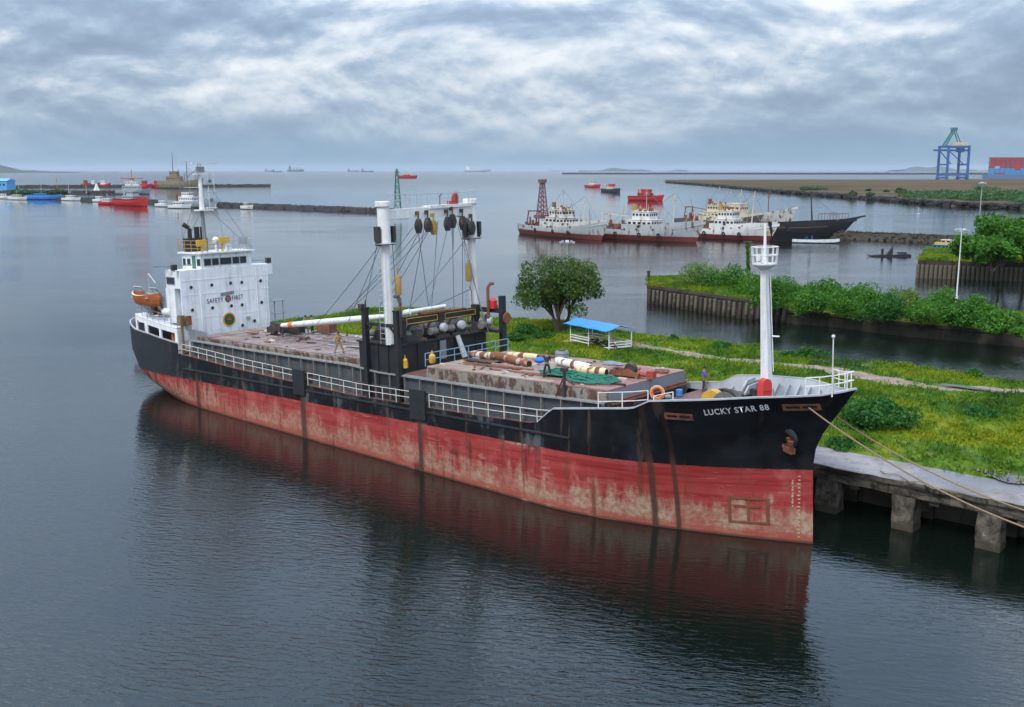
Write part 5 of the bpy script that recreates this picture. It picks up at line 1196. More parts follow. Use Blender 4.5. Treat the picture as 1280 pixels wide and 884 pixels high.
for i in range(150):
    fore = rr.random() < .62; x = rr.uniform(-28.5, -12.5) if fore else rr.uniform(-60, -37); y = rr.uniform(-4.2, 4.2); L_ = rr.uniform(.15, 1.6) if rr.random() < .5 else rr.uniform(.1, .4)
    lt.box((x, y, zht(x) + .11), (L_, rr.uniform(.06, .25), rr.uniform(.03, .16)), rr.uniform(-.5, .5) if rr.random() < .6 else rr.random() * 3, rr.randrange(5))
tag(lt.build('deck_litter', [RUSTM, BLACKR, HT3, CREAM, GREYL], None, SHIP.copy()), None, None, None, 'stuff')
# orange lifeboat in its davits
LBO = paint('weathered orange', (.40, .11, .025), .25, .5)
root = thing('lifeboat', 'orange open lifeboat hanging in the davits beside the deckhouse', 'lifeboat', sm(-68.7, -5.4, 11.35))
P = []
for x in np.linspace(-2.5, 2.5, 13):
    e = max(.04, (1 - abs(x / 2.52) ** 2.6)); hb = 1.0 * e; sh = .35 * (x / 2.5) ** 2; kz = .25 * (abs(x) / 2.5) ** 4
    P.append([(x, -hb, 1.15 + sh), (x, -hb * .95, .75 + sh), (x, -hb * .65, .28 + kz), (x, 0, kz), (x, hb * .65, .28 + kz), (x, hb * .95, .75 + sh), (x, hb, 1.15 + sh)])
MB().grid(P, flip=True).build('boat_hull', LBO, root)
MB().grid([[(p_[0][0], p_[0][1] * 1.05, p_[0][2] + .02), (p_[0][0], p_[0][1] * .8, p_[0][2] + .05)] for p_ in P]).grid([[(p_[6][0], p_[6][1] * 1.05, p_[6][2] + .02), (p_[6][0], p_[6][1] * .8, p_[6][2] + .05)] for p_ in P], flip=True).build('gunwale', CREAM, root)
mb = MB(); 
for x in (-1.4, 0, 1.4): mb.box((x, 0, .95), (.3, 1.7, .06))
mb.build('thwart', CREAM, root); MB().grid([[(p_[1][0], p_[1][1] * .9, .7), (p_[1][0], -p_[1][1] * .9, .7)] for p_ in P]).build('floor', RUSTM, root)
root = thing('life_raft', 'white life raft canister on the deck below the lifeboat', 'life raft', sm(-65.9, -4.75, 10.9)); MB().lathe([(.1, -.75), (.36, -.66), (.38, -.02), (.40, 0), (.38, .02), (.36, .66), (.1, .75)], (0, 0, 0), 14, 'X').build('canister', WHITE, root); MB().box((0, 0, -.42), (1.0, .5, .14)).build('cradle', GREY, root)
root = thing('ship_anchor', 'rusty anchor housed in the bow under the ship name', 'anchor', sm(-1.0, -half(-1.0, 6.6) - .25, 6.45, R(-35)))
mb = MB(); mb.beam((0, -.1, .35), (0, .1, -.35), .24, .24); mb.build('shank', RUSTM, root)
mb = MB(); mb.box((0, -.05, -.42), (.9, .34, .34)); mb.build('crown', RUSTM, root)
for s in (-1, 1): mb = MB(); mb.beam((s * .38, -.1, -.45), (s * .62, -.28, .12), .2, .16); mb.beam((s * .6, -.28, 0), (s * .72, -.34, .3), .3, .08); mb.build('fluke', RUSTM, root)
# mooring ropes
def rope(label, a, b, sag, r=.06):
    a, b = Vector(a), Vector(b); pts = [a.lerp(b, k / 24) - Vector((0, 0, 4 * sag * (k / 24) * (1 - k / 24))) for k in range(25)]
    return tag(MB().path(pts, r, 6).build('mooring_rope', ROPE, None), label, 'rope', 'mooring ropes at the bow')
fa = SHIP @ Vector((.25, -half(.25, 8.8) - .12, 8.8)); fb = SHIP @ Vector((-1.5, half(-1.5, 8.5) + .1, 8.4))
rope('nearer mooring rope running from the fairlead beside the ship name to the quay', fa, at(1330, 676, 3.35), .8, .05)
rope('farther mooring rope leaving from behind the bow down to the quay', fb, at(1340, 656, 3.35), .9, .045)
tag(MB().path([at(1100 + 6 * k, 588 + 1.9 * k + 2.0 * math.sin(k * 1.3), 3.36) for k in range(14)], .04, 5).build('slack_rope', ROPE, None), 'thin slack rope lying along the quay deck', 'rope')

# ================================================================== PEOPLE
def skin_mesh(name, verts, edges, radii, mat, sub=1):
    me = bpy.data.meshes.new(name); me.from_pydata([tuple(v) for v in verts], edges, []); o_ = bpy.data.objects.new(name, me); col.objects.link(o_)
    md = o_.modifiers.new('s', 'SKIN'); sv_ = me.skin_vertices[0].data
    for i, r_ in enumerate(radii): sv_[i].radius = (r_, r_) if not isinstance(r_, tuple) else r_
    for v in sv_: v.use_root = False
    sv_[0].use_root = True; md.use_smooth_shade = True
    s2 = o_.modifiers.new('d', 'SUBSURF'); s2.levels = sub; s2.render_levels = sub
    dg = bpy.context.evaluated_depsgraph_get(); nm = bpy.data.meshes.new_from_object(o_.evaluated_get(dg)); bpy.data.objects.remove(o_); nm.name = name
    nm.materials.clear(); nm.materials.append(mat); nm.polygons.foreach_set('use_smooth', [True] * len(nm.polygons)); return nm
def person(label, M, shirt, trous, hair=HAIR, bend=0.0, arms=((.12, .1), (.12, .1)), stance=.16, hat=None, step=0.0):
    """bend: forward lean of the trunk in radians (facing +x); arms: per side (swing forward, out)"""
    root = thing('person', label, 'person', M)
    def tr(p_): # lean everything above the hips
        x, y, z = p_; 
        if z <= .95: return Vector(p_)
        c2, s2 = math.cos(bend), math.sin(bend); q_ = z - .93; return Vector((x * c2 + q_ * s2 - .10 * bend, y, .93 + q_ * c2 - x * s2))
    V = [(0, 0, .96), (0, 0, 1.12), (0, 0, 1.32), (0, 0, 1.46), (.01, 0, 1.53), (.02, 0, 1.60), (.02, 0, 1.70)]; Rr = [(.155, .115), (.135, .10), (.165, .115), (.11, .09), .058, (.082, .095), (.075, .085)]
    V = [tr(v) for v in V]; E = [(i, i + 1) for i in range(6)]
    sleeves, legs = [], []
    for sgn, (sw, ou) in ((-1, arms[0]), (1, arms[1])):
        sh = tr((0, sgn * .17, 1.43)); el = sh + Vector((.28 * math.sin(sw), sgn * .28 * math.sin(ou), -.28 * math.cos(sw))); wr = el + Vector((.25 * math.sin(sw + .25), sgn * .10 * math.sin(ou), -.25 * math.cos(sw + .25))); dr = (wr - el).normalized(); pal = wr + dr * .08
        i0 = len(V); V += [sh, el, wr, pal]; Rr += [.058, .042, .030, (.036, .02)]; E += [(3, i0), (i0, i0 + 1), (i0 + 1, i0 + 2), (i0 + 2, i0 + 3)]
        sleeves.append((sh, el, wr, i0))
        for k in range(5):
            off = Vector((.028 * (k - 2), sgn * .004, 0)); ln = (.05, .085, .092, .086, .068)[k]; b_ = pal + off * .8; 
            if k == 0: b_ = wr + dr * .03 + off
            V += [b_ + dr * ln * .55, b_ + dr * ln + Vector((.012, -sgn * .015, 0))]; Rr += [.011, .008]; E += [(i0 + 3 if k else i0 + 2, len(V) - 2), (len(V) - 2, len(V) - 1)]
        hp_ = Vector((0, sgn * .095, .92)); kn = Vector((.04 + step * sgn * .5, sgn * (.095 + stance * .35), .50)); an = Vector((-.02 + step * sgn, sgn * (.09 + stance * .8), .09)); to = an + Vector((.17, sgn * .03, -.045))
        i1 = len(V); V += [hp_, kn, an, to]; Rr += [.095, .062, .042, (.045, .03)]; E += [(0, i1), (i1, i1 + 1), (i1 + 1, i1 + 2), (i1 + 2, i1 + 3)]; legs.append((hp_, kn, an))
    link('body', skin_mesh('body', V, E, Rr, SKIN), root)
    SV = [V[0] + (V[1] - V[0]) * .2, V[1], V[2], V[3]]; SE = [(0, 1), (1, 2), (2, 3)]; SR = [(.175, .135), (.16, .125), (.185, .135), (.125, .105)]
    for sh, el, wr, _ in sleeves:
        i = len(SV); SV += [sh, sh.lerp(el, .95), el.lerp(wr, .55)]; SR += [.080, .062, .052]; SE += [(3, i), (i, i + 1), (i + 1, i + 2)]
    link('shirt', skin_mesh('shirt', SV, SE, SR, shirt), root)
    TV = [Vector((0, 0, .97)), Vector((0, 0, .90))]; TE = [(0, 1)]; TR = [(.17, .13), (.16, .125)]
    for hp_, kn, an in legs:
        i = len(TV); TV += [hp_ - Vector((0, 0, .06)), kn, an + Vector((0, 0, .05))]; TR += [.108, .082, .066]; TE += [(1, i), (i, i + 1), (i + 1, i + 2)]
    link('trousers', skin_mesh('trousers', TV, TE, TR, trous), root)
    hd = tr((.02, 0, 1.66)); ax = (tr((.02, 0, 1.76)) - hd).normalized(); fw = Vector((ax.z, 0, -ax.x))
    mb = MB(); mb.ball(hd + ax * .035 - fw * .018, .108, 12, 7, 0, (1.0, .86, 1.0)); mb.build('hat' if hat else 'hair', hat or hair, root)
    mb = MB(); mb.lathe([(.014, 0), (.006, .03)], (0, 0, 0), 5); mb2 = MB().ball(hd + fw * .095 - ax * .01, .018, 6, 4, 0, (1.2, .7, 1.2)).build('nose', SKIN, root)
    for sgn in (-1, 1): MB().ball(hd + fw * .082 + Vector((0, sgn * .034, 0)) + ax * .018, .012, 6, 4).build('eye', HAIR, root); MB().ball(hd + Vector((0, sgn * .088, 0)), .022, 6, 4, 0, (.8, .5, 1.3)).build('ear', SKIN, root)
    MB().ball(hd + fw * .083 - ax * .05, .02, 6, 4, 0, (.5, 1.3, .35)).build('mouth', REDP, root)
    for hp_, kn, an in legs: MB().box(an + Vector((.06, 0, -.055)), (.27, .1, .075)).build('shoe', BLACK, root)
    return root
CL_TAN = paint('tan cloth', (.30, .20, .07), 0, .2, .9); CL_NAVY = paint('dark navy cloth', (.015, .017, .028), 0, .2, .9); CL_PURPLE = paint('violet cloth', (.12, .09, .42), 0, .15, .9); CL_BLUE = paint('blue cloth', (.04, .16, .55), 0, .1, .9); CL_OLIVE = paint('olive cloth', (.20, .16, .08), 0, .2, .9); CL_GREY = paint('grey blue cloth', (.16, .18, .26), 0, .2, .9); CL_DRED = paint('dark red cloth', (.22, .02, .025), 0, .2, .9)
def px_ship(px_, py_, z): # point of a horizontal ship plane seen at a pixel of the photo
    M_ = SHIP.inverted(); a = M_ @ Vector((0, 0, CAMH)); b = M_ @ at(px_, py_, 0.0); t_ = (z - a.z) / (b.z - a.z); return a.lerp(b, t_)
q = px_ship(424, 441, 8.86); person('crew member in tan shirt and trousers standing alone on the aft hatch', sm(q.x, q.y, 8.86, -.6), CL_TAN, CL_TAN, HAIR, .05, ((.15, .35), (.2, .4)), .34)
q = px_ship(684, 471, 9.02); person('worker in dark clothes and red cap bending over the pipes on the fore hatch', sm(q.x, q.y, 9.03, 2.2), CL_NAVY, CL_NAVY, HAIR, .35, ((.7, .1), (.9, .1)), .2, REDP)
person('man in a violet shirt standing in front of the hatch on the foredeck', sm(-10.75, 4.9, 7.55, .6), CL_PURPLE, CL_NAVY, HAIR, .15, ((.3, .2), (.5, .1)), .15)
person('left man of the pair on the aft hatch, olive shirt', sm(-53.5, 2.6, 8.8, -.6), CL_OLIVE, CL_OLIVE, HAIR, .15, ((.5, .1), (.4, .1)), .15)
person('right man of the pair on the aft hatch, grey blue shirt', sm(-52.9, 2.9, 8.8, -2.6), CL_GREY, CL_NAVY, HAIR, .05)
tag(MB().ball((0, 0, .25), .5, 10, 6, 0, (.9, .6, .5)).ball((.4, .1, .3), .35, 8, 5, 0, (1, .7, .5)).build('blue_sack', CL_BLUE, None, sm(-22.0, .35, 9.1)), 'blue sack slumped on the pipe left of the bending worker', 'sack')
tag(MB().lathe([(.2, 0), (.26, .15), (.26, .55), (.14, .72)], (0, 0, 0), 12).tube((0, 0, .7), (0, 0, .95), .06, .05, 6).build('yellow_fitting', YELLOW, None, sm(-29.6, -3.4, 8.95)), 'small yellow and red fitting at the aft corner of the fore hatch', 'lamp')

# ================================================================== SHELTER AND MOTORBIKES ON THE QUAY
def G2(px_, py_): return gz(px_, py_)
root = thing('shelter', 'open white shelter with a blue sheet roof on the quay grass', 'shelter')
A, B, C_ = G2(713, 429), G2(761, 439.5), G2(789, 437); D_ = A + (C_ - B); zg = min(A.z, B.z, C_.z); UP = Vector((0, 0, 1))
for p_ in (A, B, C_, D_, A.lerp(B, .48), D_.lerp(C_, .48)):
    MB().tube(p_ - UP * .3, Vector((p_.x, p_.y, zg + 2.45)), .06, .06, 8).build('post', WHITE, root)
for a, b in ((A, B), (B, C_), (D_, C_), (A, D_)):
    for z in ((.55, .85, 1.15) if (a is not A or b is not B) else (.6, .95, 1.2)):
        if a is A and b is B: b_ = A.lerp(B, .5)
        else: b_ = b
        MB().beam(Vector((a.x, a.y, zg + z)), Vector((b_.x, b_.y, zg + z)), .05, .10).build('slat', WHITE, root)
mb = MB(); u_ = (C_ - B).normalized(); v_ = (B - A).normalized()
mb.add([Vector((p_.x, p_.y, zg + z)) for p_, z in ((B - v_ * .9, .5), (C_ - v_ * .9, .5), (C_, .5), (B, .5))], [(0, 1, 2, 3)]); mb.build('bench', WHITE, root)
def sheet(name, pts, th, mat):
    mb = MB(); n = 10; P = [[pts[0].lerp(pts[1], i / n).lerp(pts[3].lerp(pts[2], i / n), j / 6) + Vector((0, 0, .03 * math.sin(i * 1.9) - .05 * math.sin(math.pi * j / 6))) for j in range(7)] for i in range(n + 1)]
    mb.grid(P); mb.grid([[q_ - Vector((0, 0, th)) for q_ in row] for row in P], flip=True); return mb.build(name, mat, root)
TARP = paint('blue tarpaulin', (.03, .22, .75), 0, .12, .45, .6); TARPG = paint('grey blue roof sheet', (.10, .16, .28), .05, .3)
lo, hi = zg + 2.42, zg + 2.95
oA, oB = A - u_ * .5 - v_ * .6, B - u_ * .5 + v_ * .25; mA, mB_ = A.lerp(D_, .42) - v_ * .6, B.lerp(C_, .42) + v_ * .25
eA, eB = D_ + u_ * .5 - v_ * .6, C_ + u_ * .5 + v_ * .25
z_ = lambda p_, z: Vector((p_.x, p_.y, z))
sheet('roof_sheet', [z_(oA, lo), z_(oB, lo), z_(mB_, hi), z_(mA, hi)], .05, TARP); sheet('roof_sheet', [z_(mA, hi), z_(mB_, hi), z_(eB, lo + .1), z_(eA, lo + .1)], .05, TARPG)
def motorbike(label, M, mat):
    root = thing('motorbike', label, 'motorbike', M, 'motorbikes parked in the shelter')
    for x in (-.62, .62):
        w_ = torus(MB(), (x, 0, .3), .25, .055, 'Y', 18, 6).build('tyre', RUBBER, root); mb = MB(); mb.lathe([(.07, -.06), (.07, .06)], (x, 0, .3), 8, 'Y')
        for k in range(6): mb.tube((x, 0, .3), (x + .23 * math.cos(k * 1.047), 0, .3 + .23 * math.sin(k * 1.047)), .012, .012, 4)
        mb.build('wheel', GREYL, root)
    MB().beam((-.3, 0, .45), (.35, 0, .75), .12, .16).box((.0, 0, .42), (.42, .24, .3)).beam((-.62, .08, .3), (-.05, .08, .42), .05, .06).build('frame', BLACK, root)
    MB().ball((.16, 0, .80), .2, 10, 6, 0, (1.3, .65, .7)).box((-.55, 0, .72), (.35, .16, .1), 0, 0, .2).ball((.55, 0, .62), .12, 8, 5, 0, (1, .7, .7)).build('tank', mat, root)
    MB().box((-.28, 0, .82), (.62, .24, .09)).build('seat', RUBBER, root)
    MB().tube((.62, 0, .3), (.42, 0, .95), .035, .035, 6).tube((.42, -.33, 1.02), (.42, .33, 1.02), .02, .02, 6).build('fork', GREYL, root); MB().ball((.5, 0, .88), .09, 8, 5).build('headlight', WHITE, root)
    MB().tube((-.1, -.14, .3), (-.7, -.16, .4), .04, .05, 6).build('exhaust', GREYL, root)
    return root
ce = lambda a, b, c: A + (B - A) * a + (D_ - A) * b + Vector((0, 0, zg - A.z + .0))
motorbike('dark red motorbike parked at the left end of the shelter', T(*ce(.42, .45, 0), -.6), CL_DRED)
motorbike('black motorbike parked in the middle of the shelter', T(*ce(.72, .42, 0), -1.0), BLACK)
motorbike('bright red motorbike by the bench at the right end of the shelter', T(*ce(.95, .28, 0), -1.2), RED)

# ================================================================== LAMPS AND BEACONS
def lamp(label, p_, h, arms, heads, mat, both=True):
    root = thing('lamp_post', label, 'lamp post', Matrix.Translation(p_), 'tall quay lamp posts')
    MB().tube((0, 0, -.5), (0, 0, h), .12, .07, 8).tube((0, 0, -.1), (0, 0, .5), .24, .24, 8).build('pole', mat, root)
    mb = MB(); mb.box((0, 0, h - .06), (arms * 2, .1, .1)); mb.box((0, 0, h - .06), (.1, arms * 2, .1)); mb.build('cross_arm', mat, root)
    for k in range(heads):
        a = 2 * math.pi * k / heads; MB().box((arms * math.cos(a), arms * math.sin(a), h + .08), (.62, .42, .28), a, 0, .35).build('lamp_head', GREYL, root)
    return root
lamp('double headed lamp post rising behind the crown of the quay tree', at(708, 402, 2.8), 10.4, .7, 4, GREYL)
lamp('tall white lamp post standing in front of the hedge near the right edge', at(1195.5, 374, 2.8), 10.6, .8, 4, WHITE)
lamp('lamp post with a box head above the right bank trees', at(1243, 333, 3.6) + Vector((9, 28, 0)), 16.0, .6, 3, GREYL)
p_ = at(497, 264.5, 3.2); root = thing('beacon_tower', 'tapering green lattice beacon at the end of the breakwater', 'beacon', Matrix.Translation(p_))
mb = MB(); Hh = 18.5
for k in range(4):
    a = math.pi / 4 + k * math.pi / 2; mb.tube((2.2 * math.cos(a), 2.2 * math.sin(a), 0), (.7 * math.cos(a), .7 * math.sin(a), Hh), .28, .2, 5)
    for j in range(6):
        z0, z1 = Hh * j / 6, Hh * (j + 1) / 6; r0, r1 = 2.2 - 1.5 * j / 6, 2.2 - 1.5 * (j + 1) / 6; a2 = a + math.pi / 2
        mb.tube((r0 * math.cos(a), r0 * math.sin(a), z0), (r1 * math.cos(a2), r1 * math.sin(a2), z1), .14, .14, 4); mb.tube((r1 * math.cos(a), r1 * math.sin(a), z1), (r1 * math.cos(a2), r1 * math.sin(a2), z1), .14, .14, 4)
mb.build('lattice', GREENP, root); mb = MB(); mb.lathe([(1.2, 0), (1.2, .3), (.5, .4), (.5, 1.3), (.1, 1.7)], (0, 0, Hh), 10); mb.build('lantern', GREENP, root)

# ================================================================== BOATS
def bmat(name, up, low, zl, rust=.25, zl2=None, top=None):
    m, t, p = pm(name, None, .55); o = t.obj(); q_ = t.sep(o)
    n1 = t.noise(o, .5, 6, .65); n2 = t.noise(t.scl(o, (.9, .9, .12)), 1, 6, .65)
    c = t.mix(t.ss(n2, .48, .7, 0, .5), up, tuple(.35 * v + .03 for v in up))
    if top: c = t.mix(t.ss(q_[2], top[0], top[0] + .2), c, top[1])
    c = t.mix(t.ss(t.m('ADD', q_[2], t.m('MULTIPLY', n1, .4)), zl + .3, zl + .2), c, t.mix(n1, tuple(v * .6 for v in low), low))
    c = t.mix(t.ss(t.m('ADD', t.m('MULTIPLY', n1, .45), t.m('MULTIPLY', n2, .55)), .70 - .4 * rust, .78 - .4 * rust), c, (.13, .05, .025))
    c = t.mix(t.ss(q_[2], .35, .1), c, (.03, .025, .02)); t.put(p.inputs['Base Color'], c); return m
def boat_hull(L, B, mid, bow, stern, rake, k=0, n=22, tr=.75, bowx=.0, entry=2.2):
    """x from -L/2 (stern) to L/2 (bow); returns MB with the outside, a deck and a bulwark top"""
    mb = MB()
    def sheer(u): return mid + (bow - mid) * max(0, (u - .45) / .55) ** 2 + (stern - mid) * max(0, (.35 - u) / .35) ** 2
    def hb(u, q_): # q 0 keel..1 deck
        f = 1 - max(0, (u - .52) / .48) ** (entry * (.62 + .45 * q_)); a = tr + (1 - tr) * min(1, u / .3) ** .6; w_ = B / 2 * max(0, f) * a; return w_ * (.72 + .28 * min(1, q_ * 1.6)) ** (1 + .0)
    Pp, Ps = [], []
    for i in range(n):
        u = i / (n - 1); sh = sheer(u); rp, rs = [], []
        for j in range(8):
            q_ = j / 7; z = -1 + (sh + 1) * q_; X = -L / 2 + L * u + (rake * (z / bow) * u ** 4 if z > 0 else 0) - (rake * .25 * (z / stern) * (1 - u) ** 4 if z > 0 else 0); y = hb(u, q_); rp.append((X, y, z)); rs.append((X, -y, z))
        Pp.append(rp); Ps.append(rs)
    mb.grid(Ps, k); mb.grid(Pp, k, flip=True); mb.add(Ps[0] + Pp[0], [(j, j + 1, 9 + j, 8 + j) for j in range(7)], k)
    dz = .9
    mb.grid([[(Ps[i][7][0] - (.3 if i == n - 1 else 0), Ps[i][7][1] * .97, Ps[i][7][2] - dz), (Pp[i][7][0] - (.3 if i == n - 1 else 0), Pp[i][7][1] * .97, Pp[i][7][2] - dz)] for i in range(n)], k, flip=True)
    mb.grid([[(Ps[i][7][0], Ps[i][7][1] * .95, Ps[i][7][2]), (Ps[i][7][0], Ps[i][7][1] * .95, Ps[i][7][2] - dz)] for i in range(n)], k); mb.grid([[(Pp[i][7][0], Pp[i][7][1] * .95, Pp[i][7][2]), (Pp[i][7][0], Pp[i][7][1] * .95, Pp[i][7][2] - dz)] for i in range(n)], k, flip=True)
    return mb, sheer, hb
def house(parent, name, x0, x1, w_, z0, z1, mat, wins=0, zw=None, front=True, overhang=.15):
    mb = MB(); mb.b2((x0, -w_ / 2, z0), (x1, w_ / 2, z1)); mb.b2((x0 - overhang, -w_ / 2 - overhang, z1), (x1 + overhang * 2, w_ / 2 + overhang, z1 + .14)); h_ = mb.build(name, mat, parent)
    if wins:
        z = zw or (z0 * .35 + z1 * .65); s_ = (x1 - x0) / wins; me = MB().box((0, 0, 0), (s_ * .62, .08, min(.75, (z1 - z0) * .36))).mesh('window', GLASS)
        for i in range(wins):
            for sg in (-1, 1): link('window', me, h_, T(x0 + s_ * (i + .5), sg * (w_ / 2 + .01), z))
        nw = max(2, int(w_ / 1.2)); me = MB().box((0, 0, 0), (.08, w_ / nw * .62, min(.75, (z1 - z0) * .36))).mesh('window', GLASS)
        for i in range(nw): link('window', me, h_, T(x1 + .01, -w_ / 2 + w_ / nw * (i + .5), z))
    return h_
def mast(parent, x, z0, z1, mat, yard=0, stays=(), r=.16, y=0, lean=0):
    mb = MB(); mb.tube((x, y, z0), (x + lean, y, z1), r, r * .5, 6)
    if yard: mb.tube((x + lean * .75, y - yard, z0 + (z1 - z0) * .75), (x + lean * .75, y + yard, z0 + (z1 - z0) * .75), r * .5, r * .5, 5); mb.box((x + lean * .8, y, z0 + (z1 - z0) * .82), (.5, .5, .4))
    m_ = mb.build('mast', mat, parent)
    if stays:
        mb = MB()
        for (sx, sy, sz) in stays: mb.tube((x + lean, y, z1 - .3), (sx, sy, sz), .05, .05, 4)
        mb.build('stay_wire', WIRE, m_)
    return m_
def place(a, b): # matrix for a hull lying from stern point a to bow point b
    d_ = b - a; return Matrix.Translation((a + b) / 2) @ Matrix.Rotation(math.atan2(d_.y, d_.x), 4, 'Z'), d_.length
def clutter(parent, name, x0, x1, w_, z, n, mat, seed, hmax=1.2):
    rr = random.Random(seed); mb = MB()
    for i in range(n): h_ = rr.uniform(.25, hmax); mb.box((rr.uniform(x0, x1), rr.uniform(-w_ / 2, w_ / 2), z + h_ / 2), (rr.uniform(.25, 1.0), rr.uniform(.25, 1.0), h_), rr.random() * 3)
    for i in range(n // 2): x = rr.uniform(x0, x1); y = rr.uniform(-w_ / 2, w_ / 2); mb.tube((x, y, z), (x + rr.uniform(-1, 1), y, z + rr.uniform(.8, 2.2)), .06, .05, 5)
    return mb.build(name, mat, parent)
TW = bmat('trawler rusty white', (.54, .52, .48), (.15, .045, .03), 1.7, .46)
TW2 = bmat('trawler white', (.64, .63, .60), (.20, .035, .028), 1.6, .36)
TG = bmat('trawler grey bow', (.37, .385, .39), (.20, .04, .03), 1.7, .42)
def trawler(label, a, b, hullm, housem, B, bow, seed, kind=0):
    M_, L = place(a, b); root = thing('trawler', label, 'trawler', M_, 'derelict trawlers rafted together'); rr = random.Random(seed)
    mb, sh, hb = boat_hull(L, B, 3.4, bow, 3.6, 3.2); mb.build('hull', hullm, root)
    # raised side plating amidships to forecastle
    xs = np.linspace(.34, .98, 16); g = lambda u, z, s, f=1: (-L / 2 + L * u + (3.2 * (min(z, bow) / bow) * u ** 4), s * max(.05, hb(u, 1)) * f, z)
    mb = MB(); top = lambda u: max(sh(u), 5.2 + (bow + .5 - 5.2) * max(0, (u - .5) / .5) ** 1.5)
    for s in (-1, 1): mb.grid([[g(u, sh(u) - .05, s, .99), g(u, top(u), s, .99)] for u in xs], flip=(s > 0))
    mb.grid([[g(u, top(u) - .8, -1, .97), g(u, top(u) - .8, 1, .97)] for u in xs], flip=True); mb.add([g(xs[0], 3, -1), g(xs[0], 3, 1), g(xs[0], 5.2, 1), g(xs[0], 5.2, -1)], [(0, 1, 2, 3)])
    mb.build('forecastle_plating', housem if kind != 1 else hullm, root)
    h1 = house(root, 'deckhouse', -L * .12, L * .12, B * .72, 3, 6.6, housem, 5, 5.6)
    h2 = house(root, 'wheelhouse', -L * .08, L * .09, B * .62, 6.6, 9.2, housem, 5)
    MB().tube((-L * .1, 0, 8.5), (-L * .1, 0, 11.6), .75, .65, 10).build('funnel', OCHRE if kind else RUSTM, root)
    mast(root, L * .02, 9.2, 16.5, GREYL, 1.5, ((L * .3, 0, bow), (-L * .3, 1, 4))); mast(root, L * .28, 5, 14 + rr.random() * 2, CREAM, 1.2, ((L * .45, 0, bow), (L * .05, 0, 9)), .22, 0, .8)
    mb = MB()
    for s in (-1, 1): mb.beam((-L * .4, s * B * .3, 3), (-L * .38, s * B * .26, 8.2), .35, .35)
    mb.beam((-L * .38, -B * .3, 8.2), (-L * .38, B * .3, 8.2), .4, .4); mb.beam((-L * .36, 0, 8.2), (-L * .16, 0, 7.5), .25, .25); mb.build('stern_gallows', RUSTM if kind != 1 else CREAM, root)
    clutter(root, 'deck_gear', -L * .44, -L * .14, B * .7, 2.9, 26, RUSTM if kind == 0 else MACH, seed); clutter(root, 'roof_gear', -L * .07, L * .07, B * .5, 9.3, 10, CREAM, seed + 1, .8); clutter(root, 'winch_gear', L * .13, L * .36, B * .5, 4.6, 14, MACH, seed + 2, 1.6)
    for q_ in (-.22, .02, .2):
        x = L * q_; u = (x + L / 2) / L; tr_ = MB(); torus(tr_, (x, -hb(u, .9) - .15, 2.0), .5, .2, 'Y', 10, 5); tr_.build('tyre_fender', RUBBER, root)
    clutter(root, 'gallows_gear', -L * .42, -L * .2, B * .6, 3.0, 16, RUSTM, seed + 7, 3.2); clutter(root, 'bridge_gear', -L * .06, L * .1, B * .4, 9.2, 8, RUSTM, seed + 8, 1.6)
    mb = MB()
    for k in range(7): x = rr.uniform(-L * .4, L * .42); mb.tube((x, rr.uniform(-2, 2), 5), (x + rr.uniform(-3, 3), rr.uniform(-2, 2), rr.uniform(8, 12.5)), .09, .06, 5)
    mb.build('boom', OCHRE if kind else RUSTM, root)
    mb = MB()
    for k in range(14): # dark openings and stains of missing plates
        u = rr.uniform(.08, .9); mb.box((-L / 2 + L * u, -hb(u, 1) * .995 - .02, rr.uniform(2.6, 4.6) if u < .5 else rr.uniform(3.6, 5.2)), (rr.uniform(.3, 1.1), .1, rr.uniform(.3, .7)))
    mb.build('port_opening', DARKHOLE, root)
    return root
tA = trawler('rusty white trawler with the lattice tower, leftmost of the raft', at(657, 291.5), at(752, 301), TG, TW, 8.4, 6.4, 21, 0)
mb = MB(); bx, tz = -12.4, 18.3
for k in range(4):
    a = math.pi / 4 + k * math.pi / 2; mb.tube((bx + 2.0 * math.cos(a), 2.0 * math.sin(a), 7), (bx + .8 * math.cos(a), .8 * math.sin(a), tz), .22, .18, 5)
    for j in range(7):
        z0, z1 = 7 + (tz - 7) * j / 7, 7 + (tz - 7) * (j + 1) / 7; r0, r1 = 2 - 1.2 * j / 7, 2 - 1.2 * (j + 1) / 7; a2 = a + math.pi / 2
        mb.tube((bx + r0 * math.cos(a), r0 * math.sin(a), z0), (bx + r1 * math.cos(a2), r1 * math.sin(a2), z1), .13, .13, 4); mb.tube((bx + r1 * math.cos(a), r1 * math.sin(a), z1), (bx + r1 * math.cos(a2), r1 * math.sin(a2), z1), .13, .13, 4)
mb.box((bx, 0, tz + .5), (2.4, 2.2, 1.2)); mb.b2((bx - 2.2, -2.2, 5.8), (bx + 2.2, 2.2, 7.0)); mb.tube((bx - 1.5, -1.5, 3), (bx - 1.5, -1.5, 6), .3, .3, 6); mb.tube((bx + 1.5, 1.5, 3), (bx + 1.5, 1.5, 6), .3, .3, 6)
LT = paint('lattice tower red brown', (.17, .07, .075), .3, .4); mb.build('lattice_tower', LT, tA)
trawler('white trawler with grey flared bow and red waterline, second in the raft', at(744, 297), at(870, 303.5), TG, TW2, 8.2, 6.8, 22, 1)
trawler('white trawler third in the raft with red boot top, behind the foremast', at(860, 296.5), at(962, 301.5), TW2, TW2, 8.0, 5.8, 23, 1)
tD = trawler('dark hulled trawler with cluttered deck lying behind the third white one', at(850, 284), at(945, 289), bmat('dark rusty hull', (.07, .075, .085), (.15, .04, .03), 1, .3), CREAM, 8.0, 6.4, 24, 0)
M_, L = place(at(905, 281.5), at(985, 285.5)); root = thing('fishing_vessel', 'pale vessel with rust stained bow behind the black wooden hull', 'fishing vessel', M_)
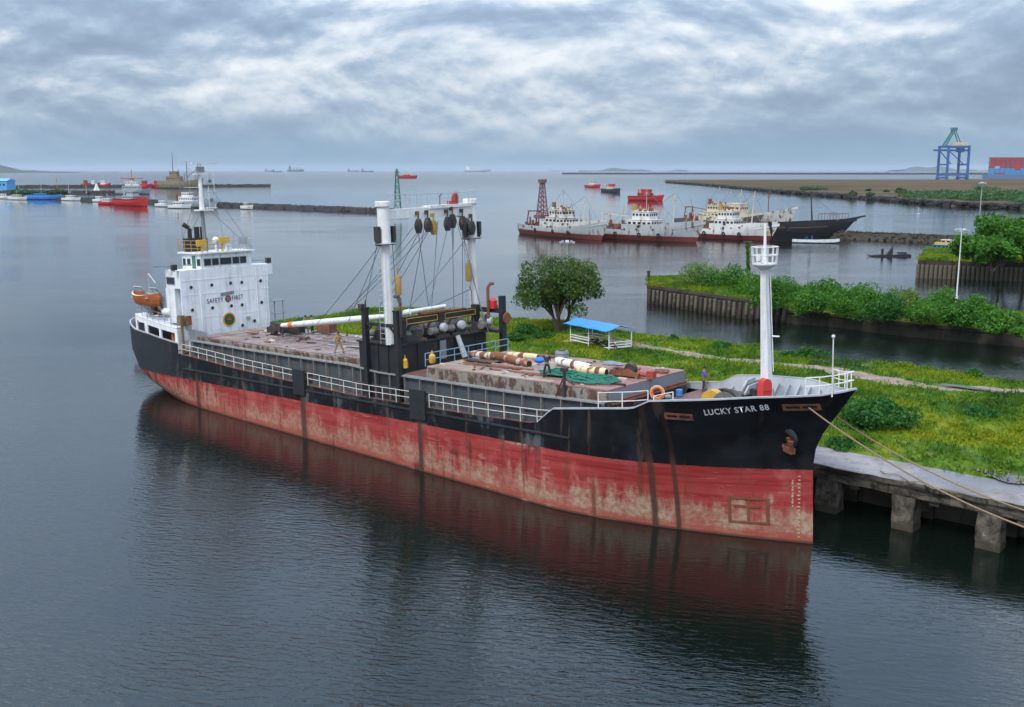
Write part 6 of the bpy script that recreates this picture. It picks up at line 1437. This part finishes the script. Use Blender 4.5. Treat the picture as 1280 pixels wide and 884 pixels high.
mb, sh, hb = boat_hull(L, 9, 5.2, 8.6, 4.6, 4); mb.build('hull', bmat('pale rusty bow', (.52, .52, .47), (.25, .05, .03), 1.0, .48), root); mast(root, 6, 4, 14.5, RUSTM, 1, ((18, 0, 8), (-6, 0, 6)), .28); house(root, 'deckhouse', -14, -6, 6, 4, 9, CREAM, 4)
# black wooden hull with bowsprit
M_, L = place(at(958, 301), at(1050, 296.5)); root = thing('wooden_hulk', 'black wooden sailing hulk with a long bowsprit and one bare mast', 'sailing boat', M_)
BW = bmat('black tarred wood', (.018, .017, .018), (.02, .018, .018), .5, .12); mb, sh, hb = boat_hull(L, 8.5, 5.7, 6.1, 6.2, 8.0, tr=.7); mb.build('hull', BW, root)
mb = MB(); mb.beam((L * .5 + 2, 0, 5.9), (L * .5 + 12.0, 0, 6.9), .6, .5); mb.build('bowsprit', BW, root); mb = MB(); mb.ext([(L * .42, 4.9), (L * .5 + 6.2, 5.5), (L * .5 + 10, 6.6), (L * .47, 6.15)], lambda u, v, s: (u, -.5 + s, v)); mb.build('beakhead', BW, root)
mast(root, L * .10, 4.5, 14.8, paint('old spar wood', (.06, .035, .03), .1, .4), 0, ((L * .5, 0, 6.2),), .34, 0, -1.3)
mb = MB(); 
for s in (-1, 1):
    for i in range(7): x = L * .26 + i * 1.5; mb.tube((x, s * 2.4, 5.8), (x, s * 2.4, 8.0), .1, .1, 4)
    mb.path([(L * .26, s * 2.4, 8.0), (L * .26 + 9, s * 2.4, 8.2)], .1, 4)
mb.build('foredeck_rail', RUSTM, root); MB().box((-L * .30, -hb(.2, 1) - .0, 3.9), (5.0, .12, 1.7)).build('side_opening', DARKHOLE, root)
mb = MB(); mb.grid([[(-L / 2 + L * u, -hb(u, .75) - .16, sh(u) * .72 + dz) for dz in (-.14, .14)] for u in np.linspace(.03, .9, 14)]); mb.build('wale', RUSTM, root)
def small_boat(label, a, b, hullm, B, mid, bow, group=None, cab=None, cabm=WHITE, name='small_boat', mastz=0, seed=3, cat='boat', gear=None, extra=None):
    M_, L = place(a, b); root = thing(name, label, cat, M_, group); mb, sh, hb = boat_hull(L, B, mid, bow, mid * 1.1, L * .06); mb.build('hull', hullm, root)
    if cab:
        for (x0, x1, w_, z0, z1, wn) in cab: house(root, 'cabin', x0 * L, x1 * L, w_ * B, z0, z1, cabm, wn)
    if mastz: mast(root, -.05 * L, mid, mastz, GREYL, B * .15, ((L * .45, 0, bow), (-L * .4, 0, mid)), .12)
    if gear: clutter(root, 'deck_gear', gear[0] * L, gear[1] * L, B * .6, mid - .7, 10, gear[2], seed, gear[3] if len(gear) > 3 else 1.0)
    return root
BWH = bmat('white boat hull', (.62, .64, .64), (.10, .25, .35), .3, .05); BBL = bmat('blue boat hull', (.05, .24, .62), (.03, .12, .35), .5, .05); BRD = bmat('red boat hull', (.52, .025, .03), (.35, .02, .02), .4, .06); BDK = bmat('dark boat hull', (.035, .045, .06), (.03, .03, .03), .4, .15); BGN = bmat('teal boat hull', (.05, .22, .22), (.05, .10, .10), .4, .08); BYL = bmat('yellow boat hull', (.60, .38, .05), (.3, .15, .05), .4, .08); BCR = bmat('cream ship hull', (.24, .21, .14), (.10, .07, .05), 1.5, .4); BGR = bmat('grey boat hull', (.30, .33, .36), (.12, .12, .13), .8, .2)
small_boat('white and blue open boat floating under the bow of the black hulk', at(991, 303.5), at(1046, 304.5), BWH, 3.0, 1.0, 1.5, None, None, WHITE, 'small_boat', 0, 1, 'boat', (-.3, .3, BLUE, .5))
small_boat('teal boat moored left of the yellow one by the right bank', at(1159, 313), at(1200, 315.5), BGN, 2.6, 1.0, 1.6, None, ((-.3, .1, .6, .6, 1.7, 3),), BGN, 'small_boat', 0, 2, 'boat', (-.1, .35, ORANGE, .6))
small_boat('yellow boat with white roof bales by the right bank', at(1169, 309.5), at(1207, 311), BYL, 2.8, 1.5, 2.0, None, ((-.3, .35, .7, 1.2, 2.3, 4),), CREAM, 'small_boat', 0, 3, 'boat', (-.3, .3, WHITE, 1.6))
small_boat('blue green boat half hidden by the right bank tree', at(1195, 312), at(1228, 314), BGN, 2.6, 1.2, 1.8, None, ((-.3, .2, .6, .6, 1.9, 3),), BLUE)
small_boat('orange and red low boat nearest the right bank wall', at(1177, 318), at(1208, 321), BRD, 2.0, .7, 1.1, None, None, WHITE, 'small_boat', 0, 5, 'boat', (-.3, .3, YELLOW, .5))
# half sunk hulk
root = thing('sunken_wreck', 'low dark half sunk wreck with standing posts right of the foremast', 'wreck', Matrix.Translation(at(1112, 320.5)))
MB().ext([(-5.6, -.4), (-5.2, .35), (-2, .5), (1, .45), (4.5, .7), (5.3, .5), (5.4, -.4)], lambda u, v, s: (u, -1.1 + 2.2 * s, v)).build('hull', BW, root)
mb = MB(); mb.box((-2.0, 0, 1.2), (.5, .5, 1.6)); mb.ext([(-1.0, .4), (.5, 2.4), (.7, 2.4), (.6, .4)], lambda u, v, s: (u, -.4 + .8 * s, v)); mb.box((3.2, 0, .95), (2.2, 1.2, .35)); mb.tube((-.4, .3, .5), (.6, .2, 2.6), .12, .1, 5); mb.tube((-5.4, 0, .3), (-6.3, 0, .5), .1, .1, 5); mb.build('post', BW, root)
tag(MB().lathe([(.7, -.3), (.9, .2), (.25, .6), (.2, 3.4), (.05, 3.6)], (0, 0, 0), 10).build('channel_buoy', GREYL, None, Matrix.Translation(at(1148, 268))), 'thin pale channel buoy right of the black hulk bowsprit', 'buoy')
# tugs in the roads
def tug(label, a, b, hullm, cabm, topm, mid, bow, B, group='tugs anchored behind the trawlers', name='tug_boat'):
    M_, L = place(a, b); root = thing(name, label, 'tug', M_, group); mb, sh, hb = boat_hull(L, B, mid, bow, mid, 1.5, tr=.85, entry=3); mb.build('hull', hullm, root)
    house(root, 'deckhouse', -L * .22, L * .16, B * .62, mid - .9, mid + 2.2, cabm, 4); house(root, 'wheelhouse', -L * .10, L * .12, B * .5, mid + 2.3, mid + 5, topm, 4)
    mb = MB()
    for s in (-1, 1): mb.tube((-L * .2, s * B * .2, mid), (-L * .2, s * B * .2, mid + 5.2), .6, .5, 8)
    mb.build('funnel', topm, root); mast(root, 0, mid + 5, mid + 10, GREYL, 1.2, (), .2); clutter(root, 'deck_gear', -L * .42, L * .36, B * .5, mid - .8, 8, topm, 5)
    mb = MB(); mb.grid([[(-L / 2 + L * u, -hb(u, .9) - .25, sh(u) - .55), (-L / 2 + L * u, -hb(u, .9) - .3, sh(u) - .1)] for u in np.linspace(.02, .95, 14)]); mb.build('rubber_belt', RUBBER, root)
    return root
tug('red tug with white cabin furthest left in the roads behind the trawlers', at(733, 234.6), at(750, 235), BRD, WHITE, CREAM, 3.2, 4.8, 8)
tug('dark hulled tug with red top and white cabin between two red boats', at(754.5, 239.5), at(775, 241), BDK, WHITE, RED, 3.2, 4.8, 8)
tug('bright red tug, largest and nearest behind the trawlers', at(788, 250.5), at(828, 251.5), BRD, REDP, RED, 3.4, 4.8, 8)
tug('small red tug alone in the open bay above the gantry', at(497, 223.3), at(521, 223.3), BRD, RED, CREAM, 8, 9, 14, None)
# ships at anchor on the horizon
FARG = paint('far ship blue grey', (.10, .13, .16), 0, .2); FARW = paint('far ship pale', (.42, .46, .50), 0, .2)
for i, (x0, x1, y, hh, m_, lab) in enumerate([(331, 341, 214.6, 38, FARG, 'tiny far ship leftmost of those on the horizon'), (340, 352, 215.2, 26, FARG, 'tiny low far ship just right of the leftmost one'), (359.5, 379.5, 214.8, 66, FARG, 'larger dark far ship right of the radar mast'), (434, 449, 214.7, 36, FARG, 'flat far ship left of the gantry'), (451, 467, 215.2, 30, FARG, 'flat far ship nearest left of the gantry'), (580, 613, 215, 60, FARW, 'pale large ship on the horizon above the gantry'), (688, 704, 213.9, 20, FARG, 'low far barge above the trawlers')]):
    a, b = at(x0, y), at(x1, y); M_, L = place(a, b); root = thing('anchored_ship', lab, 'ship', M_, 'ships anchored on the horizon')
    mb, sh, hb = boat_hull(L, L * .16, hh * .45, hh * .6, hh * .5, L * .03); mb.build('hull', m_, root); MB().b2((-L * .42, -L * .06, hh * .3), (-L * .28, L * .06, hh * 1.15)).b2((-L * .40, -L * .05, hh * 1.15), (-L * .33, L * .05, hh * 1.5)).build('deckhouse', m_ if m_ is FARG else WHITE, root)
    mb = MB()
    for q_ in (-.1, .1, .3): mb.b2((L * (q_ - .02), -L * .03, hh * .3), (L * (q_ + .02), L * .03, hh * (.95 if i == 2 else .7)))
    if i == 5: mb.b2((-L * .25, -L * .06, hh * .28), (L * .34, L * .06, hh * .95))
    mb.build('deck_crane', m_, root)
# left hand harbour
tug('red tug with tall grey tower and white bow moored at the left pier', at(149, 256.5), at(184, 258), BRD, GREYL, GREYL, 4.2, 6.0, 9, None)
p_ = at(165, 257); root = thing('tower_vessel', 'red and white patrol vessel with a tall mast behind the left red tug', 'ship', Matrix.Translation(at(166, 243)) @ Matrix.Rotation(.2, 4, 'Z'))
mb, sh, hb = boat_hull(30, 8, 4, 6, 4, 2); mb.build('hull', BGR, root); house(root, 'deckhouse', -9, 8, 6.4, 3, 8, GREYL, 6); house(root, 'bridge', -6, 6, 6, 8, 12, WHITE, 5); MB().tube((0, 0, 12), (0, 0, 15.5), 2.4, 1.4, 10).build('funnel', CREAM, root); MB().b2((-10, -2.8, 14.6), (10, 2.8, 15.3)).build('upper_platform', RED, root); mast(root, 0, 15, 24, RED, 2, (), .35)
small_boat('bright blue boat moored at the far left pier', at(33, 249.5), at(75, 249.5), BBL, 6, 3.2, 4.2, None, ((-.25, .1, .5, 2.4, 4.6, 4),), BLUE, 'small_boat', 9, 11, 'boat', (-.4, .4, BLUE))
for (x0, x1, y, lab, m_, c_) in ((-6, 14, 248.5, 'white boat at the left edge of the photo beside the blue shed', BWH, WHITE), (12, 33, 249.8, 'low white boat left of the bright blue boat', BWH, CREAM), (79, 100, 250.8, 'white cabin boat just right of the bright blue boat', BWH, WHITE), (118, 132, 252.5, 'small white boat left of the red and white launch', BWH, WHITE), (125, 146, 255.5, 'red and white launch left of the red tug', BRD, WHITE), (196, 214, 258.5, 'white launch between the red tug and the radar mast', BWH, WHITE), (212, 238, 260.5, 'white cabin boat directly left of the radar mast', BWH, WHITE), (303, 316, 261.5, 'cream boat lying against the breakwater right of the radar mast', BWH, CREAM)):
    small_boat(lab, at(x0, y), at(x1, y + .4), m_, 4.2, 1.9, 2.8, None, ((-.25, .15, .62, 1.3, 3.9, 3), ), c_, 'small_boat', 7.5 if x1 - x0 > 20 else 0, int(x1), 'boat', (-.4, .35, MACH))
small_boat('grey masted coaster crossing behind the radar mast', at(214, 259), at(270, 260.5), BGR, 8, 4, 5.5, None, ((-.25, .05, .6, 3, 6.5, 6), (-.2, -.04, .45, 6.5, 9, 4)), WHITER, 'coaster', 24, 15, 'ship', (-.4, .42, RUSTM, 5))
MB().tube((-11, 0, 4), (-11, 0, 23), .25, .15, 6).tube((7, 0, 4), (7, 0, 20), .25, .15, 6).tube((-11, 0, 12), (2, 0, 9), .15, .15, 5).build('mast', MACH, bpy.data.objects['coaster'])
OLDT = paint('old ship tan', (.22, .18, .105), .4, .5)
small_boat('cream grey old ship with high superstructure on the further breakwater', at(199, 236), at(252, 236), BCR, 14, 9, 13, None, ((-.3, .04, .7, 8, 15, 6), (-.22, -.04, .5, 15, 21, 4)), OLDT, 'old_ship', 40, 16, 'ship', (-.45, .42, OLDT, 13))
MB().tube((9, 0, 8), (9, 0, 34), .6, .4, 6).tube((22, 0, 9), (23, 0, 30), .5, .4, 6).tube((9, 0, 14), (24, 0, 26), .4, .4, 5).tube((-8, 0, 20), (-8, 0, 44), .6, .3, 6).build('mast', MACH, bpy.data.objects['old_ship'])
for k, (x0, x1, y, m_, lab) in enumerate([(103, 113, 234.5, BRD, 'leftmost red boat by the further breakwater'), (112, 124, 234.8, BDK, 'dark boat beside the leftmost red one at the further breakwater'), (123, 138, 235, BRD, 'red boat with white cabin in the middle of the far row'), (174, 190, 235.5, BRD, 'red boat right of the patrol vessel mast'), (190, 204, 235.4, BRD, 'red boat close left of the cream old ship')]):
    small_boat(lab, at(x0, y), at(x1, y), m_, 7, 4.5, 6.5, 'boats along the further breakwater', ((-.25, .12, .6, 4, 9.5, 3),), WHITE if k in (1, 2) else REDP, 'small_boat', 17, k + 30, 'boat', (-.4, .4, REDP, 2.5))
root = thing('pyramid_marker', 'small white pyramid marker on the left pier', 'marker', Matrix.Translation(at(121, 240))); MB().prism([(3, 3), (-3, 3), (-3, -3), (3, -3)], 0, 1.5).lathe([(3.6, 1.5), (1.6, 5.5), (1.3, 7.5), (.2, 9)], (0, 0, 0), 4).build('body', WHITE, root)
b0 = at(-40, 244, 0); rubble('breakwater', 'low rubble jetty with scrub between the left breakwaters', at(-70, 242.5), at(152, 242.5), 10, 3.2, STONE, 300, 9)
root = thing('dock_shed', 'blue dock shed at the left edge of the photo', 'shed', Matrix.Translation(at(-12, 241.5)))
MB().b2((-21, -9, 0), (21.5, 9, 12)).build('wall', paint('shed blue', (.10, .33, .60), .05, .2), root); MB().ext([(-9.6, 12), (0, 14.6), (9.6, 12)], lambda u, v, s: (-22 + 44 * s, u, v)).build('roof', paint('shed roof', (.12, .36, .62), .1, .2), root)
for x in (-12, -2, 8): MB().box((x, -9.05, 3), (6, .2, 5.4)).build('door', GREYL, root)
for x in (14.5, 18.5): MB().box((x, -9.05, 8.4), (2.0, .2, 1.8)).build('window', GLASS, root)
V = [(q_.x, q_.y, 4.2, 5, 4, rr.uniform(1.2, 2.6)) for q_ in [at(20 + 5.2 * i, 242 + rr.uniform(-.4, .4), 3) for i in range(12)]]
tag(link('jetty_scrub', quads('jetty_scrub', blob_leaves(V, 5000, .7), LEAF_FAR)), None, None, None, 'stuff')
for i, (px_, h_, lab) in enumerate([(24, 9, 'leftmost thin mast pole behind the blue boat'), (52, 11, 'pale thin pole on the scrub jetty left of the red pole'), (72, 13, 'thin red pole on the scrub jetty'), (86, 8, 'short pole between the two left jetties'), (108, 7, 'thin pole left of the white pyramid marker')]):
    tag(MB().tube((0, 0, 0), (0, 0, h_), .28, .16, 6).box((0, 0, h_ * .8), (1.6, .2, .2)).lathe([(.5, 0), (.5, .8), (.3, 1.0)], (0, 0, 0), 8).build('mast_pole', RED if i == 2 else GREYL, None, Matrix.Translation(at(px_, 241.5, 2.4))), lab, 'pole', 'poles on the left jetty')
# container crane and container ship on the far right
root = thing('container_crane', 'blue ship to shore container crane with a green raised apex', 'crane', Matrix.Translation(at(1190, 224.4, 3)) @ Matrix.Rotation(.22, 4, 'Z'))
mb = MB(); wx, wy = 25, 16; HT = 72
for sx in (-1, 1):
    for sy in (-1, 1): mb.b2((sx * wx - 2.0, sy * wy - 2.0, 4), (sx * wx + 2.0, sy * wy + 2.0, HT))
    mb.b2((sx * wx - 1.6, -wy, 30), (sx * wx + 1.6, wy, 33.5)); mb.b2((sx * wx - 1.5, -wy, HT - 4), (sx * wx + 1.5, wy, HT)); mb.b2((sx * wx - 2, -wy - 3, 2), (sx * wx + 2, wy + 3, 6))
for sy in (-1, 1):
    mb.b2((-wx, sy * wy - 1.3, 8), (wx, sy * wy + 1.3, 11)); mb.b2((-wx - 2, sy * wy - 1.3, HT - 5), (wx + 2, sy * wy + 1.3, HT - .5)); mb.beam((-wx + 2, sy * wy, 60), (wx - 12 if sy < 0 else 6, sy * wy, 33), 1.6, 1.6)
mb.build('portal', CRANEB, root)
mb = MB(); mb.b2((-48, -4, HT - 12), (wx + 6, -2, HT - 8)); mb.b2((-48, 2, HT - 12), (wx + 6, 4, HT - 8)); mb.b2((8, -5, HT - 14), (22, 5, HT - 4)); mb.build('boom', CRANEB, root)
mb = MB()
for sy in (-1, 1): mb.beam((-wx, sy * 5, HT), (-4.5, sy * 3, HT + 34), 3.2, 3.2); mb.beam((14, sy * 5, HT), (-3, sy * 3, HT + 34), 1.6, 1.6)
mb.b2((-10, -4, HT + 31), (2, 4, HT + 38)); mb.build('apex_frame', paint('crane green', (.04, .17, .15), .02, .2), root)
MB().b2((-4, -8, HT), (wx + 2, 8, HT + 7)).build('machinery_house', CREAM, root)
mb = MB()
for sx in (-1, 1):
    for sy in (-1, 1):
        for k in range(4): mb.lathe([(1.6, -.8), (1.6, .8)], (sx * wx, sy * wy - 4 + k * 2.6, 1.6), 8, 'X')
mb.build('bogie_wheels', GREENP, root)
root = thing('container_ship', 'stacked container ship cut by the right edge of the photo', 'container ship', Matrix.Translation(at(1310, 224.6, 0) + Vector((0, 60, 0))))
MB().b2((-128, -16, -1), (120, 16, 13)).build('hull', paint('container ship hull', (.10, .16, .26), .02, .1), root)
rr = random.Random(3); boxme = {}
cols = [CONTRED, CONTRED, CONTRED, paint('container brown', (.20, .05, .04), .05, .2), CONTBLUE, GREYL, paint('container orange', (.5, .16, .05), .05, .2)]
for bay in range(9):
    for tier in range(9):
        if tier > (7 if bay < 7 else 5): continue
        for row in range(3):
            m_ = (CONTBLUE if rr.random() < .75 else cols[0]) if tier < 3 else cols[(0, 0, 3, 0, 0, 3, 5)[rr.randrange(7)]]
            if m_.name not in boxme: boxme[m_.name] = MB().box((0, 0, 0), (12.0, 2.5, 2.9)).mesh('container', m_)
            link('container', boxme[m_.name], root, T(-118 + bay * 12.8, -12 + row * 2.7, 14 + tier * 5.4) @ Matrix.Diagonal((1, 1, 1.8, 1)))
MB().b2((-5, -14, 13), (12, 14, 74)).b2((-3, -16, 74), (10, 16, 78)).build('accommodation', CREAM, root); MB().tube((-2, 0, 78), (-2, 0, 98), 2.2, 1.2, 8).b2((-8, -5, 86), (4, 5, 88)).build('mast', CRANEB, root)
mb = MB(); mb.beam((-22, -18, 13), (-12, -18, 46), 3, 3); mb.build('gangway_arm', WHITE, root)

# ================================================================== SEA AIR: far things fade towards the horizon
hz = bpy.data.materials.new('haze'); hz.use_nodes = True; hn = hz.node_tree.nodes; hn.clear()
ho = hn.new('ShaderNodeOutputMaterial'); hv = hn.new('ShaderNodeVolumePrincipled'); hz.node_tree.links.new(hv.outputs[0], ho.inputs['Volume'])
hv.inputs['Color'].default_value = (.80, .90, 1.0, 1); hv.inputs['Density'].default_value = 2.2e-5; hv.inputs['Anisotropy'].default_value = .2
tag(MB().b2((-46000, -450, -4.2), (46000, 46000, 190)).build('haze', hz, None, None, None, False), None, None, None, 'stuff')
